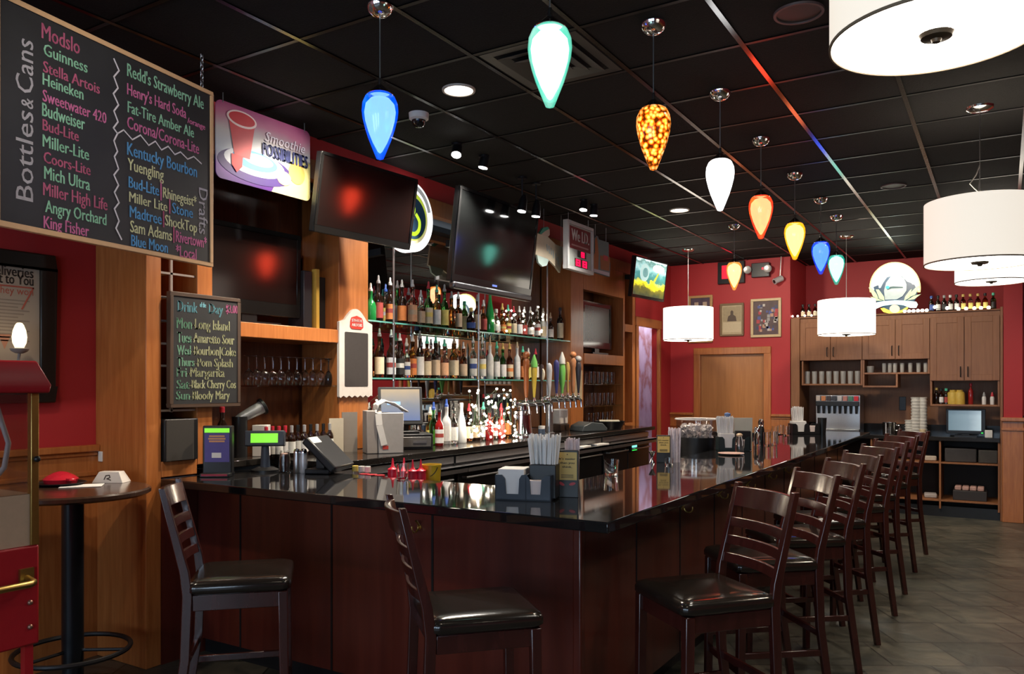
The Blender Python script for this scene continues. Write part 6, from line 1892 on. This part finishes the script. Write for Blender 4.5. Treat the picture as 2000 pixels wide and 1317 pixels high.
for k, (y_, a_, lab) in enumerate(((7.02, .1, 'white paper stack lying on the steel ledge below the beer towers'), (7.40, -.15, 'white folded papers on the steel ledge nearer the far end'))):
    solo('paper_stack', lab, 'paper', MB().box(-.06, .06, -.11, .11, 0, .018), WHITE, (-3.52, y_, 1.0005), a_, bev=.002)
# green glowing till clock on the last cooler
p = aX(1242, 893, -3.52)
t = thing('led_display', 'small green glowing display on the far under-counter cooler', 'display', (-3.55, p.y, .86))
part('case', MB().box(-3.555, -3.535, p.y - .09, p.y + .09, .86, .98), BLK, t)
g = MB()
for k in range(4):
    g.box(-3.535, -3.532, p.y - .075 + .036 * k, p.y - .048 + .036 * k, .915, .96)
part('digits', g, mat('teal_led', (.2, .8, .6), .3, emit=(.25, 1, .75), es=1.3, noise=0), t)
part('green_row', MB().box(-3.535, -3.532, p.y - .07, p.y + .06, .88, .90), mat('green_led', (.05, .8, .1), .3, emit=(.03, 1, .1), es=1.0, noise=0), t)

# ================================================================ FAR WALL AND CUPBOARDS
PB = Plane((XF, YB - 0.001, 0), (1, 0, 0))
qb = lambda u, v: PB.at(u, v)
GOLDF = mat('gilt_frame', (.50, .30, .12), .4, noise=.15)
def picture(u0, v0, u1, v1, label, fm, mount, fw=.035):
    a0, z1 = qb(u0, v0)
    a1, z0 = qb(u1, v1)
    t = thing('framed_picture', label, 'framed picture', tuple(PB.p((a0 + a1) / 2, z0)), 0, 'framed pictures beside the back door')
    part('frame', PB.frame(MB(), a0, a1, z0, z1, fw, 0.0, .025), fm, t, bev=.004)
    part('sheet', PB.slab(MB(), a0 + fw * .8, a1 - fw * .8, z0 + fw * .8, z1 - fw * .8, 0.0, .008), mount, t)
    return t, a0, z0, a1 - a0, z1 - z0
t, a, z, w, h = picture(1345, 579, 1392, 669, 'wood-framed dark picture half hidden behind the glowing drum lamp', GOLDF, mat('print_dark', (.09, .06, .09), .5, noise=.5, nscale=12))
for k in range(2):
    part('photo_patch', PB.slab(MB(), a + w * (.25 + .35 * k), a + w * (.42 + .35 * k), z + h * .76, z + h * .86, .008, .0095), mat('photo_cream', (.5, .38, .28), .5), t)
t, a, z, w, h = picture(1407, 594, 1453, 656, 'framed sepia portrait print on the red wall above the back door', mat('dark_gilt', (.22, .14, .07), .4), mat('sepia_paper', (.52, .42, .26), .5, noise=.15), .025)
part('photo_patch', PB.slab(MB(), a + w * .12, a + w * .88, z + h * .45, z + h * .90, .008, .0092), mat('sepia_photo', (.40, .32, .19), .5, noise=.2), t)
part('silhouette', PB.prism(MB(), [(a + w * x, z + h * y) for x, y in ((.30, .45), (.70, .45), (.66, .60), (.56, .65), (.56, .75), (.50, .79), (.44, .75), (.44, .65), (.34, .60))], .0092, .0105), mat('sepia_dark', (.10, .07, .05), .5), t)
part('caption_panel', PB.slab(MB(), a + w * .12, a + w * .88, z + h * .12, z + h * .42, .008, .0092), mat('sepia_pale', (.62, .52, .34), .5, noise=.08), t)
t, a, z, w, h = picture(1467, 585, 1526, 658, 'framed collage of many small colourful photographs above the back door', mat('pale_gilt', (.62, .47, .26), .4), mat('collage_backing', (.10, .06, .06), .5, noise=.5, nscale=10), .035)
rc = random.Random(21)
cols = [mat('collage_%d' % i, c, .5, noise=.2) for i, c in enumerate(((.45, .05, .06), (.55, .5, .45), (.06, .06, .12), (.5, .3, .2), (.08, .10, .3), (.35, .33, .33)))]
for i in range(42):
    x, y = a + w * (.14 + .66 * rc.random()), z + h * (.14 + .66 * rc.random())
    s = w * (.05 + .07 * rc.random())
    part('photo_patch', PB.slab(MB(), x, x + s, y, y + s * 1.1, .008, .009 + .0004 * (i % 4)), cols[i % 6], t)
# lit exit style box and emergency light
a0, z1 = qb(1404, 514); a1, z0 = qb(1456, 553)
t = thing('exit_light', 'black exit light box with a red glow behind the far amber pendant', 'exit light', tuple(PB.p((a0 + a1) / 2, z0)))
part('box', PB.slab(MB(), a0, a1, z0, z1, 0, .06), BLK, t, bev=.006)
part('red_panel', PB.slab(MB(), a0 + .06, a0 + .2, z0 + .07, z1 - .05, .06, .063), mat('exit_red', (.6, .01, .02), .3, emit=(1, .02, .05), es=.9, noise=0), t)
a0, z1 = qb(1470, 516); a1, z0 = qb(1505, 541)
t = thing('emergency_light', 'black emergency light with two round heads on the red wall', 'emergency light', tuple(PB.p((a0 + a1) / 2, z0)))
part('box', PB.slab(MB(), a0, a1, z0, z1, 0, .07), BLK, t, bev=.006)
for u, v in ((1464, 529), (1503, 527)):
    a, z = qb(u, v)
    part('lamp_head', MB().lathe([(0, -.01), (.045, 0), (.055, .05), (.05, .055), (0, .045)], PB.p(a, z, .06), 20, Matrix.Rotation(math.pi / 2, 4, 'X')), mat('lamp_head_grey', (.5, .47, .45), .25, metal=.5), t)
part('indicator', PB.slab(MB(), (a0 + a1) / 2 + .02, (a0 + a1) / 2 + .05, (z0 + z1) / 2, (z0 + z1) / 2 + .03, .07, .073), mat('exit_red', (.6, .01, .02), .3), t)
a, z = qb(1521, 549)
t = thing('bullet_camera', 'small white bullet camera on a thin rod beside the emergency light', 'camera', tuple(PB.p(a, z)))
part('rod', MB().cyl(PB.p(a + .03, z + .06, .06), PB.p(a + .045, CEIL, .06), .008, n=8), STEEL, t)
part('camera_body', MB().cyl(PB.p(a + .05, z + .03, .04), PB.p(a - .03, z - .02, .12), .04, n=18), mat('camera_white', (.5, .46, .46), .4), t)
part('lens', MB().cyl(PB.p(a - .03, z - .02, .12), PB.p(a - .034, z - .022, .124), .025, n=14), BLK, t)
light('back_wall_fill', 'SPOT', (-3.0, 9.0, CEIL - .05), 95, (1, .88, .72), size=.08, spot=math.radians(110), blend=.8)  # added wash with no fixture, brightens the door wall
aim(bpy.data.objects['back_wall_fill'], (-2.8, 11.1, 1.7))

light('cupboard_fill', 'SPOT', (-1.25, 8.9, CEIL - .05), 110, (1, .86, .68), size=.08, spot=math.radians(110), blend=.8)  # added without a fixture to light the cupboards
aim(bpy.data.objects['cupboard_fill'], (-1.2, 11.2, 1.5))

# cupboards: front plane at YB, recess behind
def ux(u, Y=YB):
    return aY(u, 700, Y).x
def vz(u, v, Y=YB):
    return aY(u, v, Y).z
X0, X1, X2, X3 = ux(1562), ux(1684), ux(1816), -0.005
ZT = 2.505
YC = YB + .62
def cupboard(x0, x1, z0, z1, label, ndoors=2):
    t = thing('wall_cupboard', label, 'cupboard', ((x0 + x1) / 2, YB + .2, z0), 0, 'wood wall cupboards on the back wall')
    part('carcass', MB().box(x0, x1, YB + .022, YB + .40, z0, z1), W_CAB, t)
    wdt = (x1 - x0) / ndoors
    for k in range(ndoors):
        a, b_ = x0 + wdt * k + .004, x0 + wdt * (k + 1) - .004
        d = part('door', MB().box(a, b_, YB + .006, YB + .022, z0 + .004, z1 - .06), W_CAB, t, bev=.002)
        fw = .07
        g = MB().box(a, a + fw, YB, YB + .006, z0 + .004, z1 - .06).box(b_ - fw, b_, YB, YB + .006, z0 + .004, z1 - .06)
        g.box(a + fw, b_ - fw, YB, YB + .006, z0 + .004, z0 + .004 + fw).box(a + fw, b_ - fw, YB, YB + .006, z1 - .06 - fw, z1 - .06)
        part('door_frame', g, W_CAB, d, bev=.002)
        hx = b_ - .035 if k == 0 else a + .035
        part('handle', MB().tube([(hx, YB, z0 + .05), (hx, YB - .028, z0 + .06), (hx, YB - .028, z0 + .16), (hx, YB, z0 + .17)], .006, 8), BLKM, d)
    return t
zc1 = vz(1690, 703)
zc2 = vz(1880, 744)
cupboard(X0, X1, zc1, ZT, 'two-door wood cupboard beside the back door, half behind a drum lamp')
cupboard(X1, X2, zc1, ZT - .002, 'middle two-door wood cupboard under the round beer sign')
cupboard(X2, X3 - .03, zc2, ZT, 'taller two-door wood cupboard under the row of beer bottles')
t = thing('cupboard_surround', 'wood end panels, top board and backing around the wall cupboards', 'cabinet', ((X0 + X3) / 2, YC, 0))
part('end_panel', MB().box(-2.43, X0 - .002, YB - .005, YC + .02, 0, ZT + .01), W_CAB, t, bev=.003)
part('end_panel', MB().box(X3 - .028, X3, YB - .005, YC + .02, 0, ZT + .04), W_CAB, t, bev=.003)
part('top_board', MB().box(-2.40, X3 - .028, YB - .006, YC + .02, ZT + .001, ZT + .018), W_CAB, t, bev=.002)
part('back_panel', MB().box(-2.40, X3 - .028, YC, YC + .02, .9, ZT), wood('cabinet_back_wood', (.24, .098, .038), (.30, .125, .05), rough=.5, coat=0), t)
# open cubbies
def cubby(x0, x1, z0, z1, label, th=.022, mid=False):
    t = thing('open_shelf', label, 'shelf', ((x0 + x1) / 2, YB + .2, z0), 0, 'open wood shelves under the cupboards')
    part('side', MB().box(x0, x0 + th, YB + .02, YB + .36, z0, z1), W_CAB, t, bev=.002)
    part('side', MB().box(x1 - th, x1, YB + .02, YB + .36, z0, z1), W_CAB, t, bev=.002)
    part('shelf', MB().box(x0 + th, x1 - th, YB + .02, YB + .36, z0, z0 + th), W_CAB, t, bev=.002)
    return t
za = vz(1620, 753); zb_ = vz(1750, 731); zd = vz(1720, 757)
cubby(X0 + .02, X1, za, zc1 - .001, 'open shelf of pint glasses under the first cupboard')
cubby(X1 + .002, X2 - .002, zb_, zc1 - .001, 'open shelf of small glasses under the middle cupboard')
xm = ux(1753)
cubby(X1 + .002, xm, zd, zb_ - .001, 'small empty cubby hanging under the small glasses shelf')
zs_ = vz(1885, 794)
cubby(X2 + .002, X3 - .032, zs_, zc2 - .001, 'open shelf of sauce bottles under the taller cupboard')
GL2 = mat('frosty_glass', (.62, .60, .55), .15, trans=.35, noise=0)
for i in range(8):
    x = aY(1577 + 14 * i, 740, YB + .13).x
    tumbler((x, YB + .13, za + .022), .034, .165, 'pint glass, %s from the back door side on the open shelf' % ORD[i], 'pint glasses under the first cupboard', GL2)
for i, u in enumerate((1700, 1727, 1738, 1748, 1762, 1778, 1794, 1808)):
    x = aY(u, 720, YB + .13).x
    tumbler((x, YB + .13, zb_ + .022), .026 if i else .045, .12 if i else .085, 'small glass, %s along the shelf under the middle cupboard' % ORD[i], 'small glasses under the middle cupboard', GL2)
SAUCE = [(1829, 'wine', 'dark', None, 'gold', 'dark sauce bottle'), (1838, 'liquor', 'brown', 'white', 'black', 'brown sauce bottle with white label'), (1848, 'liquor', 'dark', 'red', 'green', 'dark sauce bottle with green cap'),
         (1896, 'tall', 'red', None, 'red', 'tall bright red bottle')]
for i, (u, k, gl, lb, cp, look) in enumerate(SAUCE):
    x = aY(u, 780, YB + .14).x
    bottle((x, YB + .14, zs_ + .022), k, gl, lb, cp, False, .8, .78 if k != 'tall' else .92, look + ' on the open shelf under the taller cupboard', 'sauce bottles on the open shelf')
for i, u in enumerate((1861, 1874)):
    x = aY(u, 780, YB + .14).x
    solo('mustard_tub', 'yellow mustard tub on the open sauce shelf, ' + ('nearer the dark bottles' if i == 0 else 'nearer the red bottle'), 'tub',
         MB().lathe([(0, 0), (.058, 0), (.06, .01), (.06, .13), (.05, .15), (.035, .155), (.035, .175), (0, .176)], n=22), mat('mustard_yellow', (.62, .42, .07), .5, noise=.2), (x, YB + .14, zs_ + .022), group='mustard tubs')
for i, u in enumerate((1922, 1938)):
    x = aY(u, 780, YB + .14).x
    t = thing('squeeze_bottle', 'small squeeze bottle with a %s top at the end of the sauce shelf' % ('grey' if i == 0 else 'red'), 'squeeze bottle', (x, YB + .14, zs_ + .022))
    part('body', MB().lathe([(0, 0), (.022, 0), (.024, .08), (.016, .10), (0, .10)], n=14), CP['white'], t, world=False)
    part('nozzle', MB().lathe([(.017, .098), (.015, .12), (.006, .15), (0, .15)], n=14), CP['red' if i else 'grey'], t, world=False)
# bottles and bulbs on the cupboard tops
TOPZ = ZT + .018
BT = [(1819, 'dark', 'blue', 'blue', 'dark beer bottle with blue label'), (1832, 'dark', 'pale', 'black', 'dark beer bottle with pale label'), (1844, 'dark', 'black', 'grey', 'dark beer bottle with black label'),
      (1856, 'dark', 'pale', 'white', 'dark beer bottle with white top'), (1868, 'dark', 'white', 'black', 'dark beer bottle with white label'), (1881, 'brown', 'yellow', 'gold', 'brown beer bottle with yellow label'),
      (1895, 'clear', 'yellow', 'gold', 'clear beer bottle with gold top'), (1910, 'brown', 'yellow', 'gold', 'brown beer bottle with gold top'), (1924, 'amber', 'yellow', 'black', 'amber beer bottle with yellow label'), (1940, 'green', 'black', 'green', 'green beer bottle')]
for i, (u, gl, lb, cp, look) in enumerate(BT):
    x = aY(u, 600, YB + .12).x
    bottle((x, YB + .12, TOPZ), 'liquor', gl, lb, cp, False, .82, .80, look + ', %s from the round beer sign on the cupboard top' % ORD[i], 'beer bottles on the cupboard top')
for i, u in enumerate((1568, 1580, 1592)):
    x = aY(u, 600, YB + .12).x
    bottle((x, YB + .12, TOPZ), 'liquor', 'dark' if i < 2 else 'brown', 'cream', 'black', False, .8, .72, 'dark bottle above the first cupboard, %s from the back door' % ORD[i], 'bottles above the first cupboard')
t = thing('string_lights', 'row of small white bulbs along the cupboard top beside the beer sign', 'string lights', (-1.0, YB + .05, TOPZ))
WB = mat('cupboard_bulb', (1, 1, 1), .3, emit=(1, .95, .78), es=5, noise=0)
pts = []
for u, v in [(1548, 622), (1558, 623), (1572, 622), (1585, 622)] + [(1767 + 8.6 * k, 612 - .8 * k) for k in range(6)] + [(1826, 600), (1850, 602), (1872, 604), (1887, 603), (1903, 606), (1916, 605), (1931, 609)]:
    p = aY(u, v, YB + .05)
    p.z = max(p.z, TOPZ + .022)
    pts.append(p)
part('wire', MB().tube([p - Vector((0, 0, .018)) for p in pts], .003, 5), BLKM, t)
for i, p in enumerate(pts):
    part('bulb', MB().sphere(p, .021 if i > 3 else .014, 10, 7), WB, t)
# round beer sign standing on the cupboards
PL = Plane((0, YB + .07, 0), (1, 0, 0))
ql = lambda u, v: PL.at(u, v)
bsz = TOPZ
t = thing('lit_sign', 'round lit beer sign with fish, wheat ears and ribbon standing on the cupboards', 'sign', (ql(1748, 610)[0], YB + .07, bsz))
def shape(name, pts, t0, t1, m, wh=None):
    return part(name, PL.prism(MB(), [(a, max(b, bsz + .001)) for a, b in [ql(u, v) for u, v in pts]], t0, t1), m, t)
circ = [(1748 + 48 * math.cos(a), 562 + 47 * math.sin(a)) for a in [2 * math.pi * k / 40 for k in range(40)]]
shape('backing', [(1748 + 44 * math.cos(a), 565 + 44 * math.sin(a)) for a in [2 * math.pi * k / 40 for k in range(40)]], -.05, 0, mat('sign_navy', (.02, .06, .11), .3, emit=(.02, .07, .14), es=.4, noise=0))
shape('lit_rim', [(1748 + 50 * math.cos(a), 562 - 50 * math.sin(a)) for a in [math.radians(-10 + 200 * k / 34) for k in range(35)]], -.03, -.002, mat('rim_yellow', (.8, .7, .2), .3, emit=(1, .82, .28), es=1.1, noise=0))
for pts in (((1706, 561), (1716, 557), (1718, 567), (1709, 570)), ((1775, 556), (1786, 556), (1790, 563), (1780, 570), (1774, 566)), ((1723, 560), (1729, 552), (1736, 553), (1729, 570), (1728, 585), (1720, 574))):
    shape('navy_patch', pts, .012, .016, mat('sign_navy', (.02, .06, .11)))
dome = [(1748 + 47 * math.cos(a), 562 - 47 * math.sin(a)) for a in [math.radians(-8 + 196 * k / 30) for k in range(31)]] + [(1720, 562), (1725, 552), (1732, 542), (1748, 537), (1762, 540), (1772, 550), (1780, 553)]
shape('lit_arch', dome, 0, .012, mat('lit_cream', (.9, .85, .7), .3, emit=(1, .94, .72), es=1.5, noise=0))
shape('fish', [(1729, 586), (1727, 568), (1731, 553), (1740, 541), (1752, 536), (1757, 533), (1757, 538), (1766, 545), (1771, 556), (1771, 568), (1763, 579), (1752, 585)], .012, .024, mat('fish_grey', (.42, .46, .44), .3, emit=(.5, .58, .54), es=.5, noise=.2, nscale=20))
shape('fish_mouth', [(1731, 562), (1745, 560), (1764, 561), (1764, 563), (1742, 564), (1734, 567)], .024, .028, mat('fish_dark', (.05, .12, .12), .4))
shape('fish_eye', [(1734 + 4 * math.cos(a), 562 + 3 * math.sin(a)) for a in [2 * math.pi * k / 12 for k in range(12)]], .028, .031, mat('fish_eye_teal', (.0, .35, .4), .3, emit=(.0, .5, .55), es=.8, noise=0))
WH = mat('wheat_green', (.5, .58, .35), .3, emit=(.55, .66, .38), es=.7, noise=0)
for pts in (((1697, 562), (1703, 562), (1712, 574), (1716, 583), (1706, 580)), ((1711, 566), (1717, 566), (1727, 580), (1728, 588), (1718, 584)), ((1700, 580), (1712, 582), (1724, 588), (1712, 588)),
            ((1797, 559), (1792, 559), (1778, 573), (1774, 582), (1788, 576)), ((1781, 565), (1777, 568), (1768, 580), (1766, 588), (1777, 582)), ((1799, 575), (1786, 578), (1772, 587), (1786, 585))):
    shape('wheat_ear', pts, .012, .03, WH)
shape('ribbon', [(1710, 592), (1725, 589), (1748, 587), (1770, 588), (1790, 590), (1793, 595), (1790, 602), (1778, 602), (1765, 597), (1748, 595), (1725, 598), (1711, 604)], .02, .036, mat('ribbon_pale', (.6, .75, .72), .3, emit=(.66, .9, .86), es=.9, noise=0))
shape('smile', [(1720, 603), (1727, 602), (1738, 607), (1750, 609), (1762, 606), (1772, 600), (1774, 602), (1766, 610), (1752, 615), (1738, 614), (1726, 610)], .012, .03, mat('smile_yellow', (.8, .7, .05), .3, emit=(1, .85, .08), es=1.1, noise=0))
shape('sun', [(1748 + 10 * math.cos(a), 604 + 8 * math.sin(a)) for a in [2 * math.pi * k / 18 for k in range(18)]], .03, .04, mat('sun_cream', (.8, .6, .35), .3, emit=(1, .8, .5), es=.9, noise=0))
light('sign_glow', 'POINT', (ql(1748, 540)[0], YB - .1, 3.05), 3, (.8, 1, .95), size=.1)

# counter under the cupboards with open base shelves
cz_ = vz(1830, 853)
t = thing('service_counter', 'dark stone service counter with open wood shelves below, on the back wall', 'counter', ((X0 + X3) / 2, YB + .3, 0))
part('countertop', MB().box(X0, X3 - .03, YB - .02, YC, cz_ - .05, cz_), mat('dark_counter_stone', (0.02, 0.017, 0.015), 0.12), t, bev=.004)
part('backsplash', MB().box(X0, X3 - .03, YC - .02, YC, cz_, cz_ + .12), mat('dark_counter_stone', (0.02, 0.017, 0.015), 0.12), t)
zsh, zbt = vz(1890, 905), vz(1890, 980)
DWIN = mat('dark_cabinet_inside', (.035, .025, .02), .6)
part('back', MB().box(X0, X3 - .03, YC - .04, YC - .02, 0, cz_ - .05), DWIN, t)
xd = ux(1834)
for x in (X0, ux(1700), xd, X3 - .052):
    part('upright', MB().box(x, x + .022, YB, YC - .04, .10, cz_ - .05), W_CAB, t, bev=.002)
part('base_shelf', MB().box(X0 + .02, X3 - .05, YB + .004, YC - .04, zsh - .02, zsh), W_CAB, t, bev=.002)
part('base_shelf', MB().box(X0 + .02, X3 - .05, YB + .004, YC - .04, zbt - .02, zbt), W_CAB, t, bev=.002)
part('toe_board', MB().box(X0, X3 - .03, YB + .05, YB + .07, 0, .13), BLK, t)
for i, (u, z, wd, hh, dp, c, lab) in enumerate(((1818, zsh, .13, .06, .2, (.55, .47, .38), 'folded cream cloth on the upper base shelf under the counter'), (1818, zbt, .14, .05, .2, (.42, .38, .36), 'grey cloth on the lower base shelf under the counter'),
        (1875, zsh, .34, .17, .3, (.05, .045, .045), 'dark crate on the upper base shelf near the pilaster'), (1928, zsh, .2, .16, .3, (.06, .055, .05), 'small dark crate on the upper base shelf beside the pilaster'), (1895, zbt, .36, .12, .3, (.035, .03, .03), 'low black bin of pink packets on the lower base shelf'))):
    x = aY(u, 900, YB + .25).x
    if u == 1895:
        t = thing('storage_bin', lab, 'bin', (x, YB + .22, z))
        part('bin', MB().box(-wd / 2, wd / 2, -dp / 2, dp / 2, 0, hh), mat('bin_%d' % i, c, .5), t, bev=.006, world=False)
        for k in range(4):
            part('packet', MB().box(-wd / 2 + .02 + .08 * k, -wd / 2 + .09 + .08 * k, -dp / 2 + .02, .05, hh, hh + .05), mat('packet_pink', (.50, .30, .26), .6, noise=.2), t, bev=.01, world=False)
    else:
        solo('folded_cloth' if 'cloth' in lab else 'storage_crate', lab, 'cloth' if 'cloth' in lab else 'crate', MB().box(-wd / 2, wd / 2, -dp / 2, dp / 2, 0, hh), mat('stored_%d' % i, c, .7, noise=.2), (x, YB + .2, z), .1, bev=.012)
# soda fountain
xs0, xs1 = aY(1592, 800, YB + .05).x, aY(1679, 800, YB + .05).x
t = thing('soda_fountain', 'steel soda fountain with black nozzles and coloured labels on the service counter', 'soda fountain', ((xs0 + xs1) / 2, YB + .2, cz_))
part('cabinet', MB().box(xs0, xs1, YB + .10, YB + .42, cz_, cz_ + .50), STEEL, t, bev=.006)
part('drip_tray', MB().box(xs0, xs1, YB - .0, YB + .10, cz_, cz_ + .06), mat('tray_steel', (.45, .46, .46), .25, metal=.9), t, bev=.004)
part('valve_bank', MB().box(xs0 + .01, xs1 - .01, YB + .03, YB + .10, cz_ + .36, cz_ + .42), BLK, t, bev=.004)
for k in range(8):
    x = xs0 + .04 + (xs1 - xs0 - .08) * k / 7
    part('nozzle', MB().cyl((x, YB + .05, cz_ + .26), (x, YB + .05, cz_ + .37), .014, .02, 10), BLK, t)
    part('flavour_label', MB().box(x - .027, x + .027, YB + .035, YB + .06, cz_ + .425, cz_ + .49), mat('soda_%d' % k, [(.5, .42, .36), (.6, .22, .08), (.06, .04, .04), (.05, .05, .06), (.55, .52, .5), (.5, .2, .16), (.08, .22, .14), (.6, .02, .03)][k], .4), t, bev=.004)
# stacked cups
for i, (u, base, n, r) in enumerate(((1776, 0, 1, .055), (1789, 0, 2, .062), (1803, 0, 2, .05))):
    x = aY(u, 810, YB + .2).x
    for k in range(n):
        g = MB()
        hh = .24 if n == 2 else .19
        z0 = k * hh
        for j in range(6):
            g.lathe([(r * .78, hh * j / 6), (r, hh * j / 6 + hh / 6.5), (r * .8, hh * j / 6 + hh / 6)], (0, 0, 0), 18)
        g.lathe([(0, 0), (r * .78, 0), (r * .86, hh * .98), (0, hh)], n=18)
        solo('cup_stack', 'white stacked cups on the service counter, %s column%s' % (ORD[i], ', upper stack' if k else ''), 'cups', g, mat('white_cup', (.62, .60, .55), .4), (x, YB + .2, cz_ + z0), group='stacked white cups')
x = aY(1737, 835, YB + .2).x
t = thing('steel_pot', 'small steel pot with side handle on the service counter', 'pot', (x, YB + .2, cz_))
part('pot', MB().lathe([(0, 0), (.075, 0), (.08, .01), (.08, .15), (.083, .155), (.076, .155), (.074, .01), (0, .008)], n=24), CHROME, t, world=False)
part('handle', MB().tube([(.08, 0, .12), (.12, 0, .115), (.12, 0, .06), (.08, 0, .05)], .008, 8), CHROME, t, world=False)
x = aY(1802, 850, YB + .08).x
solo('paper_cup', 'small cream paper cup on the edge of the service counter', 'cup', MB().lathe([(0, 0), (.03, 0), (.038, .08), (.036, .08), (.028, .003), (0, .003)], n=18), mat('cup_cream', (.66, .52, .32), .5), (x, YB + .08, cz_))
x = aY(1763, 806, YC).x
solo('wall_outlet', 'black wall outlet above the service counter', 'outlet', MB().box(x - .04, x + .04, YC - .012, YC - .0, cz_ + .30, cz_ + .48), BLK, bev=.004)
# monitor on the counter
x = aY(1886, 830, YB + .15).x
t = thing('computer_monitor', 'monitor with a pale blue screen on the service counter under the sauce shelf', 'monitor', (x, YB + .17, cz_))
MS = ramp_mat('monitor_picture', [(0, (.10, .15, .18)), (.6, (.16, .22, .26)), (1, (.32, .40, .44))], axis=0, rough=.3, es=.9, noise=.15)
part('housing', MB().box(x - .21, x + .21, YB + .14, YB + .18, cz_ + .035, cz_ + .34), BLK, t, bev=.005)
part('screen', MB().box(x - .185, x + .165, YB + .137, YB + .14, cz_ + .075, cz_ + .32), MS, t)
part('stand', MB().box(x - .12, x + .12, YB + .08, YB + .24, cz_, cz_ + .02).box(x - .04, x + .04, YB + .15, YB + .19, cz_ + .02, cz_ + .06), BLK, t)
part('power_light', MB().box(x + .165, x + .185, YB + .137, YB + .14, cz_ + .045, cz_ + .055), mat('green_led', (.05, .8, .1), .3, emit=(.03, 1, .1), es=1.0, noise=0), t)
x = aY(1931, 845, YB + .1).x
solo('card_reader', 'small white card reader beside the counter monitor', 'card reader', MB().box(-.04, .04, -.03, .03, 0, .09), WHITE, (x, YB + .1, cz_), bev=.004)
x = aY(1992, 815, YB + .12).x
t = thing('wall_phone', 'black wall fixture on the wood ledge right of the pilaster', 'fixture', (x, YB + .16, 1.1))
part('body', MB().box(x - .09, x + .12, YB + .10, YB + .23, 1.12, 1.25), BLK, t, bev=.02)
part('bracket', MB().box(x - .03, x + .03, YB + .15, YB + .23, 1.09, 1.12), BLKM, t)
